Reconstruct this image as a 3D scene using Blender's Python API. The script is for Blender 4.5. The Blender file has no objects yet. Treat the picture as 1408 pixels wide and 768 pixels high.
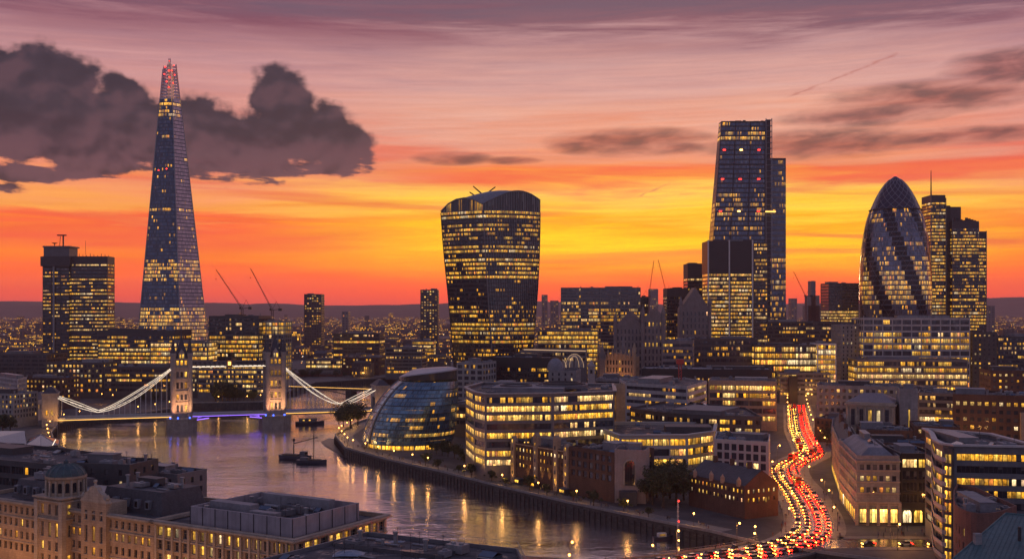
import bpy, math, random
from mathutils import Vector, noise as mnoise
from mathutils.geometry import tessellate_polygon
R = random.Random(11)
S = bpy.context.scene
COL = S.collection
# ------------------------------------------------------------------ view, sky, sun, exposure
F, H, Y0, CX = 1500.0, 85.0, 425.0, 704.0      # focal length in photo pixels, eye height (m), horizon row, centre column
cam = bpy.data.cameras.new("camera")
cam.sensor_width = 36.0
cam.lens = F / 1408.0 * 36.0
cam.shift_y = (Y0 - 384.0) / 1408.0
cam.clip_start, cam.clip_end = 1.0, 60000.0
cam_o = bpy.data.objects.new("camera", cam)
COL.objects.link(cam_o)
cam_o.location = (0, 0, H)
cam_o.rotation_euler = (math.radians(90), 0, 0)
S.camera = cam_o
S.view_settings.view_transform = 'Standard'
S.view_settings.look = 'None'
S.view_settings.exposure = 0.0
S.view_settings.gamma = 1.0
S.view_settings.use_curve_mapping = False
S.render.engine = 'CYCLES'
cy = S.cycles
cy.use_denoising = True
cy.use_light_tree = True
cy.max_bounces, cy.diffuse_bounces, cy.glossy_bounces, cy.transmission_bounces = 4, 2, 3, 2
cy.volume_bounces = 0
cy.transparent_max_bounces = 6
cy.caustics_reflective = cy.caustics_refractive = False
cy.sample_clamp_indirect = 3.0
cy.sample_clamp_direct = 12.0


HAZE = 0.000062                                                      # haze density, per metre


def lin(r, g, b):
    f = lambda c: c / 12.92 if c <= 0.04045 else ((c + 0.055) / 1.055) ** 2.4
    return (f(r / 255), f(g / 255), f(b / 255), 1.0)


class V:
    """a shader value: arithmetic on it adds Math nodes to the tree"""
    nt = None

    def __init__(s, k): s.k = k

    @staticmethod
    def m(op, *a, clamp=False):
        n = V.nt.nodes.new('ShaderNodeMath'); n.operation = op; n.use_clamp = clamp
        for i, x in enumerate(a):
            V.put(n.inputs[i], x)
        return V(n.outputs[0])

    @staticmethod
    def put(inp, x):
        if isinstance(x, V): V.nt.links.new(x.k, inp)
        else: inp.default_value = x

    def __add__(s, o): return V.m('ADD', s, o)
    __radd__ = __add__
    def __sub__(s, o): return V.m('SUBTRACT', s, o)
    def __rsub__(s, o): return V.m('SUBTRACT', o, s)
    def __mul__(s, o): return V.m('MULTIPLY', s, o)
    __rmul__ = __mul__
    def __truediv__(s, o): return V.m('DIVIDE', s, o)
    def floor(s): return V.m('FLOOR', s)
    def fract(s): return V.m('FRACT', s)
    def lt(s, o): return V.m('LESS_THAN', s, o)
    def gt(s, o): return V.m('GREATER_THAN', s, o)
    def sat(s): return V.m('ADD', s, 0.0, clamp=True)


def step(x, a, b):
    n = V.nt.nodes.new('ShaderNodeMapRange'); n.interpolation_type = 'SMOOTHSTEP'
    V.put(n.inputs[0], x); n.inputs[1].default_value = a; n.inputs[2].default_value = b
    return V(n.outputs[0])


def vec(x, y, z=0.0):
    n = V.nt.nodes.new('ShaderNodeCombineXYZ')
    for i, q in enumerate((x, y, z)): V.put(n.inputs[i], q)
    return V(n.outputs[0])


def xyz(v):
    n = V.nt.nodes.new('ShaderNodeSeparateXYZ'); V.put(n.inputs[0], v)
    return [V(o) for o in n.outputs]


def noi(v, scale=1.0, detail=4.0, rough=0.55, dist=0.0, out=0):
    n = V.nt.nodes.new('ShaderNodeTexNoise')
    if v is not None: V.put(n.inputs['Vector'], v)
    n.inputs['Scale'].default_value = scale; n.inputs['Detail'].default_value = detail
    n.inputs['Roughness'].default_value = rough; n.inputs['Distortion'].default_value = dist
    return V(n.outputs[out])


def wn(w, dim='1D'):
    n = V.nt.nodes.new('ShaderNodeTexWhiteNoise'); n.noise_dimensions = dim
    V.put(n.inputs['W' if dim == '1D' else 'Vector'], w)
    return V(n.outputs[0]), V(n.outputs[1])


def mix(f, a, b, bt='MIX'):
    n = V.nt.nodes.new('ShaderNodeMix'); n.data_type = 'RGBA'; n.blend_type = bt
    V.put(n.inputs[0], f)
    for i, q in ((6, a), (7, b)):
        if isinstance(q, V): V.put(n.inputs[i], q)
        else: n.inputs[i].default_value = q if len(q) == 4 else (*q, 1)
    return V(n.outputs[2])


def ramp(x, stops):
    n = V.nt.nodes.new('ShaderNodeValToRGB'); V.put(n.inputs[0], x)
    r = n.color_ramp; r.interpolation = 'LINEAR'
    while len(r.elements) < len(stops): r.elements.new(0.5)
    for e, (p, c) in zip(r.elements, stops):
        e.position = p; e.color = c if len(c) == 4 else (*c, 1)
    return V(n.outputs[0])


def AZ(px): return math.degrees(math.atan((px - CX) / F))
def EL(py): return math.degrees(math.atan((Y0 - py) / F))


SUN_EL, SUN_AZ = 2.0, 6.0                                           # sun just at the horizon, a little right of the view axis
w = bpy.data.worlds.new("World"); S.world = w; w.use_nodes = True
V.nt = w.node_tree; w.node_tree.nodes.clear()
tc = V.nt.nodes.new('ShaderNodeTexCoord')
dx, dy, dz = xyz(V(tc.outputs['Generated']))
DEG = 180 / math.pi
az = V.m('ARCTAN2', dx, dy) * DEG
el = V.m('ARCSINE', dz) * DEG
# --- long streaks of high cloud bend the colour bands
sv = vec(az * 0.05, el * 0.55 + az * 0.012, 3.7)
s1 = noi(sv, 1.0, 6.0, 0.55, 0.6)
sv2 = vec(az * 0.11, el * 1.7 - az * 0.02, 9.1)
s2 = noi(sv2, 1.0, 7.0, 0.68, 0.4)
amp = 0.12 + step(el, 0.5, 6.0) * 0.88
ele = el + ((s1 - 0.5) * 5.0 + (s2 - 0.5) * 3.6) * amp
t = (ele / 20.0).sat()
E = lambda y: EL(y) / 20.0
mid = ramp(t, [(0.0, lin(205, 62, 52)), (E(408), lin(238, 70, 34)), (E(388), lin(255, 92, 8)), (E(362), lin(255, 158, 0)),
               (E(334), lin(255, 204, 0)), (E(313), lin(255, 172, 0)), (E(290), lin(255, 206, 52)), (E(264), lin(252, 192, 78)), (E(238), lin(238, 138, 84)), (E(205), lin(230, 146, 116)),
               (E(165), lin(226, 162, 142)), (E(112), lin(212, 158, 150)), (E(70), lin(186, 140, 142)), (E(40), lin(134, 92, 104)), (E(12), lin(114, 88, 104))])
side = ramp(t, [(0.0, lin(196, 68, 66)), (E(405), lin(232, 76, 46)), (E(375), lin(250, 98, 26)), (E(340), lin(252, 130, 24)),
                (E(322), lin(244, 96, 50)), (E(295), lin(250, 162, 70)), (E(265), lin(246, 152, 92)), (E(228), lin(228, 132, 112)),
                (E(165), lin(214, 146, 136)), (E(110), lin(200, 144, 144)), (E(65), lin(178, 130, 138)), (E(38), lin(128, 90, 106)), (E(12), lin(112, 86, 104))])
f_mid = step(V.m('ABSOLUTE', az - AZ(900)), 23.0, 8.0)
sky = mix(f_mid, side, mid)
fine = noi(vec(az * 0.09 + 4.0, el * 2.6 - az * 0.05, 21.0), 1.0, 6.0, 0.62, 0.3)
fk = 1.0 + (fine - 0.5) * 0.75 * step(el, 0.6, 2.5) * step(el, 17.0, 9.0)
sky = mix(1.0, sky, vec(V.m('POWER', fk, 0.5), fk, fk), 'MULTIPLY')
# thin red-mauve bands lit from below
rb = step(noi(vec(az * 0.045, el * 0.9 + az * 0.02, 17.0), 1.0, 4.0, 0.5, 0.5), 0.54, 0.70)
rb = rb * step(el, 1.4, 3.4) * step(el, 11.0, 7.0) * 0.62
sky = mix(rb, sky, lin(226, 84, 62))
sky = mix(step(V.m('ABSOLUTE', el - EL(243) + (s1 - 0.5) * 2.4), 0.75, 0.1) * step(az, -9.0, -1.0) * 0.62, sky, lin(238, 70, 48))
sky = mix(step(V.m('ABSOLUTE', el - EL(335) + (s1 - 0.5) * 1.5), 0.7, 0.1) * step(az, -3.0, -12.0) * 0.5, sky, lin(236, 82, 58))
tb = step(noi(vec(az * 0.035, el * 0.42, 31.0), 1.0, 5.0, 0.55, 0.4), 0.44, 0.66) * step(el, 12.2, 14.6)
sky = mix(tb * 0.7, sky, lin(128, 70, 88))


def blobs(lst):
    out = None
    for px, py, rx, ry in lst:
        a = (az - AZ(px)) * (1.0 / (rx / F * DEG)); b = (el - EL(py)) * (1.0 / (ry / F * DEG))
        d = 1.0 - (a * a + b * b)
        if out is None: out = d
        else:
            n = V.nt.nodes.new('ShaderNodeMath'); n.operation = 'SMOOTH_MAX'
            V.put(n.inputs[0], out); V.put(n.inputs[1], d); n.inputs[2].default_value = 0.35
            out = V(n.outputs[0])
    return out


# dark drawn-out streaks of cloud, right half of the view
st_d = blobs([(868, 196, 135, 24), (800, 201, 62, 14), (622, 218, 66, 12), (705, 221, 48, 7), (930, 205, 60, 12),
              (1290, 152, 170, 26), (1385, 122, 90, 30), (1190, 172, 130, 18), (1120, 206, 190, 24), (1330, 205, 160, 14)])
st_n = noi(vec(az * 0.42, el * 1.6 - az * 0.10, 5.0), 1.0, 5.0, 0.52, 0.3)
st_m = step(V.m('POWER', st_d.sat(), 0.6) * (0.30 + st_n * 1.5), 0.22, 1.20)
sky = mix(st_m * 0.80, sky, mix(step(st_n, 0.35, 0.7), lin(150, 74, 70), lin(72, 48, 58)))
# the heap of dark cumulus, left
cu_d = blobs([(60, 148, 66, 54), (-12, 160, 62, 58), (110, 190, 90, 42), (168, 178, 42, 54), (240, 196, 90, 50), (50, 205, 130, 38),
              (290, 206, 80, 46), (388, 146, 44, 48), (402, 190, 84, 50), (456, 206, 62, 42), (330, 226, 110, 30), (150, 228, 130, 24),
              (25, 255, 60, 15), (-10, 272, 50, 10), (120, 236, 60, 20)])
cv = vec(az * 0.42, el * 0.50, 2.0)
c_n = noi(cv, 0.85, 6.0, 0.48, 0.1)
c_b = noi(cv, 2.0, 4.0, 0.45, 0.0)
c_f = noi(cv, 6.5, 4.0, 0.5, 0.1)
dens = V.m('MAXIMUM', cu_d, -1.6) + (c_n - 0.5) * 2.2 + (c_b - 0.5) * 1.7 + (c_f - 0.5) * 0.4 + 0.26
lowc = step(el, EL(185), EL(248))
wisp = noi(vec(az * 0.30, el * 1.7 + az * 0.06, 7.0), 1.0, 6.0, 0.58, 0.3)
dens = dens + (wisp - 0.5) * (0.4 + lowc * 3.4) - lowc * 0.12
c_m = step(dens, -0.10, 0.62) * 0.97
shade = noi(vec(az * 0.42 + 0.12, el * 0.50 - 0.22, 2.0), 0.85, 3.0, 0.45, 0.1) - noi(cv, 0.85, 3.0, 0.45, 0.1) + 0.5
low = step(el, EL(160), EL(250))
ccol = mix(low, lin(50, 45, 60), lin(92, 65, 76))
ccol = mix(step(shade, 0.47, 0.60) * 0.8, ccol, lin(36, 35, 50))
ccol = mix(step(shade, 0.52, 0.40) * 0.4, ccol, lin(104, 72, 82))
ccol = mix(step(dens, 0.55, 0.0) * 0.6, ccol, mix(low, lin(160, 112, 112), lin(226, 122, 84)))
sky = mix(c_m, sky, ccol)
# a few wisps of contrail
for (ax, ay, bx, by) in ((870, 274, 925, 251), (1075, 145, 1240, 92)):
    a0, e0, a1, e1 = AZ(ax), EL(ay), AZ(bx), EL(by); L_ = math.hypot(a1 - a0, e1 - e0)
    ux, uy = (a1 - a0) / L_, (e1 - e0) / L_
    along = (az - a0) * ux + (el - e0) * uy
    across = V.m('ABSOLUTE', (el - e0) * ux - (az - a0) * uy + (s2 - 0.5) * 0.5)
    sky = mix(step(across, 0.09, 0.0) * step(along, 0.0, 0.5) * step(along, L_, L_ - 0.5) * step(noi(vec(az, el, 1), 2.0), .3, .6) * 0.5, sky, lin(176, 96, 90))
# the low sky shines through kilometres of haze
path = V.m('MINIMUM', V.m('DIVIDE', 335.0, V.m('MAXIMUM', V.m('SINE', el * (math.pi / 180)), 0.001)), 12800.0)
gain = V.m('EXPONENT', path * HAZE * 0.92)
sky = mix(1.0, sky, vec(gain, gain, gain), 'MULTIPLY')
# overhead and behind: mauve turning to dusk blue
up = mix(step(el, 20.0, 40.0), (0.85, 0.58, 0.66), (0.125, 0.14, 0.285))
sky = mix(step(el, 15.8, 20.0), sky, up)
back = mix(step(el, 0.0, 50.0), (0.40, 0.35, 0.50), (0.125, 0.14, 0.285))
sky = mix(step(V.m('ABSOLUTE', az), 45.0, 100.0), sky, back)
sky = mix(step(el, 0.0, -1.5), sky, (0.05, 0.035, 0.05))
nis = V.nt.nodes.new('ShaderNodeTexSky'); nis.sky_type = 'NISHITA'; nis.sun_disc = False
nis.sun_elevation = math.radians(SUN_EL); nis.sun_rotation = math.radians(SUN_AZ)
sky = mix(0.004, sky, V(nis.outputs[0]), 'ADD')
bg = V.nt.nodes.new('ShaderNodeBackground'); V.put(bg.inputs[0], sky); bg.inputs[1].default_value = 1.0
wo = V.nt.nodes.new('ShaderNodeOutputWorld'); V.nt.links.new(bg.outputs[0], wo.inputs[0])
w.cycles.sampling_method = 'MANUAL'; w.cycles.sample_map_resolution = 1024

sl = bpy.data.lights.new("sun", 'SUN'); sl.energy = 0.22; sl.angle = math.radians(4.0); sl.color = (1.0, 0.52, 0.25)
so = bpy.data.objects.new("sun", sl); COL.objects.link(so)
so.rotation_euler = Vector((-math.sin(math.radians(SUN_AZ)), -math.cos(math.radians(SUN_AZ)), -math.tan(math.radians(SUN_EL)))).to_track_quat('-Z', 'Y').to_euler()
# ------------------------------------------------------------------ helpers: measures, meshes, things
def X(px, Y): return (px - CX) / F * Y
def Z(py, Y): return H - (py - Y0) / F * Y
def YG(py, z=5.0): return F * (H - z) / (py - Y0)
def G(px, py, z=5.0):
    Y = YG(py, z); return (X(px, Y), Y)
def PT(px, Y): return (X(px, Y), Y)


BASE = {}
CNT = {}


def link(name, data, parent=None, color=None):
    o = bpy.data.objects.new(name, data); COL.objects.link(o)
    if parent is not None:
        o.parent = parent; BASE[o.name] = BASE.get(parent.name, Vector())
    if color is not None: o.color = color
    return o


def tag(o, label=None, cat=None, group=None, kind=None):
    for k, v in (('label', label), ('category', cat), ('group', group), ('kind', kind)):
        if v: o[k] = v
    return o


def thing(name, label, cat, loc=(0, 0, 0), group=None, rz=0.0):
    o = link(name, None); o.location = loc; o.rotation_euler = (0, 0, rz); o.empty_display_size = 1
    BASE[o.name] = Vector(loc)
    return tag(o, label, cat, group)


class MB:
    def __init__(s): s.v, s.f, s.uv, s.mi = [], [], [], []

    def face(s, pts, uvs=None, m=0):
        k = len(s.v); s.v += [tuple(p) for p in pts]; s.f.append(tuple(range(k, k + len(pts)))); s.mi.append(m)
        if uvs is None:
            a, b = Vector(pts[0]), Vector(pts[1]); c = Vector(pts[-1])
            n = (b - a).cross(c - a)
            if abs(n.z) > 0.7 * max(n.length, 1e-9): uvs = [(p[0], p[1]) for p in pts]
            else:
                d = Vector((-n.y, n.x, 0)); d = d.normalized() if d.length > 1e-9 else Vector((1, 0, 0))
                uvs = [(p[0] * d.x + p[1] * d.y, p[2]) for p in pts]
        s.uv += uvs
        return s

    def prism(s, poly, z0, z1, m=0, bottom=True, top=True, z1s=None):
        n = len(poly)
        zt = z1s or [z1] * n
        for i in range(n):
            a, b = poly[i], poly[(i + 1) % n]
            s.face([(a[0], a[1], z0), (b[0], b[1], z0), (b[0], b[1], zt[(i + 1) % n]), (a[0], a[1], zt[i])], None, m)
        if top: s.face([(p[0], p[1], zt[i]) for i, p in enumerate(poly)], None, m)
        if bottom: s.face([(p[0], p[1], z0) for p in reversed(poly)], None, m)
        return s

    def box(s, c, sx, sy, sz, rz=0.0, m=0):
        """box standing on c (centre of its base)"""
        ca, sa = math.cos(rz), math.sin(rz)
        P = [(c[0] + ca * x * sx / 2 - sa * y * sy / 2, c[1] + sa * x * sx / 2 + ca * y * sy / 2) for x, y in ((-1, -1), (1, -1), (1, 1), (-1, 1))]
        return s.prism(P, c[2], c[2] + sz, m)

    def tube(s, p, q, r, n=6, r2=None, m=0, cap=True):
        p, q = Vector(p), Vector(q); d = (q - p)
        if d.length < 1e-6: return s
        d.normalize(); u = d.orthogonal().normalized(); w_ = d.cross(u); r2 = r if r2 is None else r2
        A = [p + (u * math.cos(2 * math.pi * i / n) + w_ * math.sin(2 * math.pi * i / n)) * r for i in range(n)]
        B = [q + (u * math.cos(2 * math.pi * i / n) + w_ * math.sin(2 * math.pi * i / n)) * r2 for i in range(n)]
        for i in range(n):
            j = (i + 1) % n; s.face([A[i], A[j], B[j], B[i]], [(i, 0), (i + 1, 0), (i + 1, 1), (i, 1)], m)
        if cap: s.face(A[::-1], None, m); s.face(B, None, m)
        return s

    def path(s, pts, r, n=6, m=0):
        for a, b in zip(pts, pts[1:]): s.tube(a, b, r, n, None, m)
        return s

    def lathe(s, prof, c=(0, 0, 0), n=16, m=0, ph=0.0, sx=1.0, sy=1.0):
        ring = lambda r, z: [(c[0] + sx * r * math.cos(ph + 2 * math.pi * i / n), c[1] + sy * r * math.sin(ph + 2 * math.pi * i / n), c[2] + z) for i in range(n)]
        rs = [ring(r, z) for r, z in prof]
        for k in range(len(rs) - 1):
            for i in range(n):
                j = (i + 1) % n
                if prof[k + 1][0] < 1e-6: s.face([rs[k][i], rs[k][j], rs[k + 1][i]], None, m)
                elif prof[k][0] < 1e-6: s.face([rs[k][i], rs[k + 1][j], rs[k + 1][i]], None, m)
                else: s.face([rs[k][i], rs[k][j], rs[k + 1][j], rs[k + 1][i]], None, m)
        if prof[-1][0] > 1e-6: s.face(rs[-1], None, m)
        if prof[0][0] > 1e-6: s.face(rs[0][::-1], None, m)
        return s

    def loft(s, rings, closed=True, m=0, us=None, caps=True, vm=None):
        """rings: lists of 3-D points, equal counts"""
        n = len(rings[0])
        for k in range(len(rings) - 1):
            a, b = rings[k], rings[k + 1]; u = 0.0
            for i in range(n if closed else n - 1):
                j = (i + 1) % n; L = (Vector(a[j]) - Vector(a[i])).length
                v0, v1 = (a[i][2], b[i][2]) if vm is None else (0.0, 1.0)
                s.face([a[i], a[j], b[j], b[i]], [(u, v0), (u + L, v0), (u + L, v1), (u, v1)], m if not callable(m) else m(i, k)); u += L
        if caps and closed: s.face(rings[-1], None, 0 if callable(m) else m); s.face(rings[0][::-1], None, 0 if callable(m) else m)
        return s

    def build(s, name, mats, parent=None, color=None, smooth=False, loc=None):
        b = BASE.get(parent.name, Vector()) if parent is not None else Vector(loc or (0, 0, 0))
        me = bpy.data.meshes.new(name)
        me.from_pydata([(x - b.x, y - b.y, z - b.z) for x, y, z in s.v], [], s.f)
        ul = me.uv_layers.new(name='UVMap'); ul.data.foreach_set('uv', [c for p in s.uv for c in p])
        for m_ in (mats if isinstance(mats, (list, tuple)) else [mats]): me.materials.append(m_)
        if isinstance(mats, (list, tuple)): me.polygons.foreach_set('material_index', s.mi)
        if smooth: me.polygons.foreach_set('use_smooth', [True] * len(s.f))
        o = link(name, me, parent, color)
        if parent is None:
            o.location = b; BASE[o.name] = b
        return o


def dup(root, loc, rz=0.0, label=None, group=None, scale=None):
    kids = {}
    for o in TREE[root.name]: kids.setdefault(o.parent.name, []).append(o)
    r = root.copy(); COL.objects.link(r); r.location = loc; r.rotation_euler = (0, 0, rz)
    if scale: r.scale = (scale,) * 3
    if label: r['label'] = label
    if group: r['group'] = group
    for ch in kids.get(root.name, []):
        c = ch.copy(); COL.objects.link(c); c.parent = r
        for g in kids.get(ch.name, []):
            d = g.copy(); COL.objects.link(d); d.parent = c
    return r


TREE = {}


def proto(root):
    """remember a thing's parts and sub-parts so that dup() copies them fast"""
    TREE[root.name] = [o for o in COL.objects if o.parent is root or (o.parent is not None and o.parent.parent is root)]
    return root


def inset(poly, d):
    n = len(poly); out = []
    for i in range(n):
        p0, p1, p2 = (Vector(poly[(i + k) % n]) for k in (-1, 0, 1))
        e0, e1 = (p1 - p0).normalized(), (p2 - p1).normalized()
        n0, n1 = Vector((-e0.y, e0.x)), Vector((-e1.y, e1.x))
        den = 1 + n0.dot(n1)
        out.append(tuple(p1 + (n0 + n1) * (d / max(den, 0.25))))
    return out


def fp(xl, Yl, xr, Yr, dep):
    """footprint from the left and right front corners (photo column, distance) and a depth in metres"""
    a, b = Vector(PT(xl, Yl)), Vector(PT(xr, Yr)); d = (b - a).normalized(); n = Vector((-d.y, d.x)) * dep
    return [tuple(a), tuple(b), tuple(b + n), tuple(a + n)]


def corner(L, C, Rt):
    """parallelogram with two faces in view: far left end, near corner, right end (photo column, distance)"""
    a, b, c = (Vector(PT(*q)) for q in (L, C, Rt))
    return [tuple(a), tuple(b), tuple(c), tuple(c + a - b)]


def rim(outer, inner, z0, z1, mb):
    n = len(outer)
    for i in range(n):
        j = (i + 1) % n; a, b, c, d = outer[i], outer[j], inner[j], inner[i]
        mb.face([(*a, z0), (*b, z0), (*b, z1), (*a, z1)]); mb.face([(*a, z1), (*b, z1), (*c, z1), (*d, z1)])
        mb.face([(*c, z0), (*d, z0), (*d, z1), (*c, z1)]); mb.face([(*b, z0), (*a, z0), (*d, z0), (*c, z0)])
    return mb


# ------------------------------------------------------------------ materials
MATS = {}


def newmat(name):
    m = bpy.data.materials.new(name); m.use_nodes = True; V.nt = m.node_tree
    b = m.node_tree.nodes['Principled BSDF']; MATS[name] = m
    return m, b


def objco():
    return V(V.nt.nodes.new('ShaderNodeTexCoord').outputs['Object'])


def uvco():
    return V(V.nt.nodes.new('ShaderNodeTexCoord').outputs['UV'])


def oinfo(k):
    n = V.nt.nodes.new('ShaderNodeObjectInfo'); return V(n.outputs[k])


def plain(name, col, rough=0.7, var=0.35, scale=0.25, metal=0.0, bump=0.0, spec=0.4, streak=True):
    """weathered surface: two sizes of blotches and rain streaks"""
    m, b = newmat(name)
    c = objco(); x, y, z = xyz(c)
    n1 = noi(c, scale, 5.0, 0.6); n2 = noi(c, scale * 7.0, 4.0, 0.6)
    f = (n1 - 0.5) * 1.2 + (n2 - 0.5) * 0.8
    if streak: f = f + (noi(vec(x * 1.3, y * 1.3, z * 0.12), 1.0, 3.0) - 0.5) * 0.8
    k = 1.0 + f * (var * 2.0)
    cc = mix(1.0, col, vec(k, k, k), 'MULTIPLY')
    V.put(b.inputs['Base Color'], cc)
    b.inputs['Roughness'].default_value = rough; b.inputs['Metallic'].default_value = metal
    b.inputs['Specular IOR Level'].default_value = spec
    if bump:
        bn = V.nt.nodes.new('ShaderNodeBump'); bn.inputs['Strength'].default_value = bump; bn.inputs['Distance'].default_value = 0.1
        V.put(bn.inputs['Height'], n2); V.nt.links.new(bn.outputs[0], b.inputs['Normal'])
    return m


def blocks(name, c1, c2, mortar, bw, bh, rough=0.85, msize=0.02):
    """coursed masonry or panels, from the wall's own metres"""
    m, b = newmat(name)
    n = V.nt.nodes.new('ShaderNodeTexBrick'); V.put(n.inputs['Vector'], uvco())
    n.inputs['Color1'].default_value = c1; n.inputs['Color2'].default_value = c2; n.inputs['Mortar'].default_value = mortar
    n.inputs['Scale'].default_value = 1.0; n.inputs['Mortar Size'].default_value = msize
    n.inputs['Brick Width'].default_value = bw; n.inputs['Row Height'].default_value = bh; n.inputs['Bias'].default_value = 0.0
    c = objco(); x, y, z = xyz(c)
    k = 1.0 + (noi(c, 0.22, 5.0, 0.6) - 0.5) * 0.9 + (noi(vec(x, y, z * 0.1), 1.0, 4.0) - 0.5) * 0.6
    V.put(b.inputs['Base Color'], mix(1.0, V(n.outputs[0]), vec(k, k, k), 'MULTIPLY'))
    b.inputs['Roughness'].default_value = rough; b.inputs['Specular IOR Level'].default_value = 0.3
    return m


def rgb(h): return lin(*h)


def glazing(name, glass, frame=(0.05, 0.05, 0.055, 1), metal=0.25, rough=0.08, mull=0.07, warm=((1.0, 0.41, 0.022), (1.0, 0.59, 0.085)), rows=None):
    """A strip of panes. UV: u in metres along the strip, v 0..1 up the storey (or metres when rows is the storey height).
    Object colour: R share of lit panes, G spare tint, B pane width / 10 m, alpha brightness / 4."""
    m, b = newmat(name)
    u, v, _ = xyz(uvco())
    oc = V.nt.nodes.new('ShaderNodeObjectInfo'); cr, cg, cb = xyz(V(oc.outputs['Color'])); al = V(oc.outputs['Alpha'])
    rnd = (V(oc.outputs['Random']) * 997.0).floor()
    bay = cb * 10.0
    cu = u / bay
    if rows:
        fl = (v / rows).floor(); v = (v / rows).fract(); rnd = rnd + fl * 37.0
    ci = cu.floor(); fu = cu.fract()
    r1, rc = wn(ci + rnd * 13.0); r2, r3, r4 = xyz(rc)
    g1, _ = wn((cu / 6.0 + r1 * 0.15).floor() + rnd * 7.3)
    fr, _ = wn(rnd * 3.1 + 0.5)
    p = cr if not rows else cr * (0.25 + fr * 1.5)
    lit = (r1 * 0.38 + g1 * 0.62).lt(p * 0.92 + p.gt(0.015) * 0.05 + step(p, 0.9, 1.0) * 0.2)
    inside = fu.gt(mull) * fu.lt(1.0 - mull) * v.gt(0.05) * v.lt(0.93)
    nz = noi(vec(u * 1.3 + rnd, v * 1.6, rnd), 1.0, 3.0, 0.6)
    glow = (0.25 + step(nz, 0.3, 0.7) * 0.85) * (0.62 + step(v, 0.0, 0.85) * 0.55)
    ceil_ = step(v, 0.72, 0.80) * step(V.m('ABSOLUTE', (u * 0.55 + r2).fract() - 0.5), 0.2, 0.1) * 0.7
    st = lit * inside * al * 6.6 * (0.22 + V.m('POWER', r3, 1.4) * 1.15) * (glow + ceil_)
    wc = mix(V.m('POWER', r2, 1.3), warm[0], warm[1])
    wc = mix(r4.gt(0.955), wc, (1.0, 0.30, 0.05)); wc = mix(g1.gt(0.9) * 0.6, wc, (1.0, 0.86, 0.55))
    wc = mix(cg, wc, (1.0, 0.88, 0.55))
    V.put(b.inputs['Emission Color'], wc); V.put(b.inputs['Emission Strength'], st)
    blind = r4.gt(0.78) * inside * v.gt(r3) * 0.35
    tone = mix(1.0, glass, vec(0.55 + r2 * 0.9, 0.55 + r2 * 0.9, 0.55 + r2 * 0.9), 'MULTIPLY')
    V.put(b.inputs['Base Color'], mix(1.0 - inside, mix(blind, tone, (0.30, 0.29, 0.27)), frame))
    V.put(b.inputs['Metallic'], inside * metal)
    b.inputs['Roughness'].default_value = rough; b.inputs['Specular IOR Level'].default_value = 0.7
    # panes are never quite coplanar: a slight tilt each
    bn = V.nt.nodes.new('ShaderNodeBump'); bn.inputs['Strength'].default_value = 0.25; bn.inputs['Distance'].default_value = 0.3
    V.put(bn.inputs['Height'], noi(vec(u * 0.35, v * 0.8, rnd), 1.0, 2.0)); V.nt.links.new(bn.outputs[0], b.inputs['Normal'])
    m.cycles.emission_sampling = 'NONE'
    return m


def emis(name, col, st, sample='NONE'):
    m, b = newmat(name)
    b.inputs['Base Color'].default_value = (0.02, 0.02, 0.02, 1)
    b.inputs['Emission Color'].default_value = (*col[:3], 1); b.inputs['Emission Strength'].default_value = st
    m.cycles.emission_sampling = sample
    return m


def paint(name, rough=0.25):
    """vehicle paint and the like, from the object's colour"""
    m, b = newmat(name)
    V.put(b.inputs['Base Color'], oinfo('Color')); b.inputs['Roughness'].default_value = rough
    b.inputs['Coat Weight'].default_value = 0.4
    return m


GZ = glazing('office glazing', (0.045, 0.055, 0.075, 1))
GZN = glazing('navy tower glazing', (0.055, 0.085, 0.14, 1), metal=0.55, rough=0.1)
GZB = glazing('blue steel glazing', (0.10, 0.19, 0.26, 1), metal=0.6, rough=0.22, frame=(0.10, 0.15, 0.19, 1))
GZK = glazing('black glazing', (0.018, 0.02, 0.028, 1), metal=0.2)
GZP = glazing('pale lattice glazing', (0.50, 0.35, 0.36, 1), metal=0.3, rough=0.3, frame=(0.60, 0.44, 0.44, 1), mull=0.2)
GZL = glazing('diamond pane glazing', (0.10, 0.12, 0.18, 1), metal=0.5, rough=0.16, frame=(0.22, 0.22, 0.26, 1))
GZD = plain('dark spiral glass', (0.014, 0.015, 0.022, 1), 0.10, 0.2, metal=0.3, streak=False)
GZF = glazing('far facade', (0.035, 0.035, 0.05, 1), frame=(0.060, 0.052, 0.058, 1), mull=0.2, rows=3.6, metal=0.0, rough=0.5)
STONE = blocks('portland stone', (0.40, 0.33, 0.26, 1), (0.34, 0.28, 0.22, 1), (0.20, 0.165, 0.13, 1), 1.6, 0.8)
STONEG = blocks('grey stone', (0.27, 0.255, 0.25, 1), (0.22, 0.21, 0.21, 1), (0.14, 0.13, 0.13, 1), 1.4, 0.7)
STONEW = blocks('warm bath stone', (0.40, 0.29, 0.20, 1), (0.33, 0.24, 0.165, 1), (0.19, 0.14, 0.10, 1), 1.3, 0.65)
BRICK = blocks('brown brick', (0.115, 0.056, 0.040, 1), (0.075, 0.038, 0.029, 1), (0.085, 0.07, 0.062, 1), 0.45, 0.15)
BRICKR = blocks('red brick', (0.25, 0.095, 0.06, 1), (0.16, 0.065, 0.045, 1), (0.15, 0.12, 0.11, 1), 0.45, 0.15)
QUAY = blocks('quay wall stone', (0.10, 0.09, 0.08, 1), (0.06, 0.055, 0.05, 1), (0.03, 0.028, 0.025, 1), 1.8, 0.7, 0.8)
PANELS = blocks('pale facade panels', (0.40, 0.38, 0.37, 1), (0.36, 0.34, 0.34, 1), (0.20, 0.19, 0.19, 1), 3.2, 3.0, 0.6, 0.03)
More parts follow.
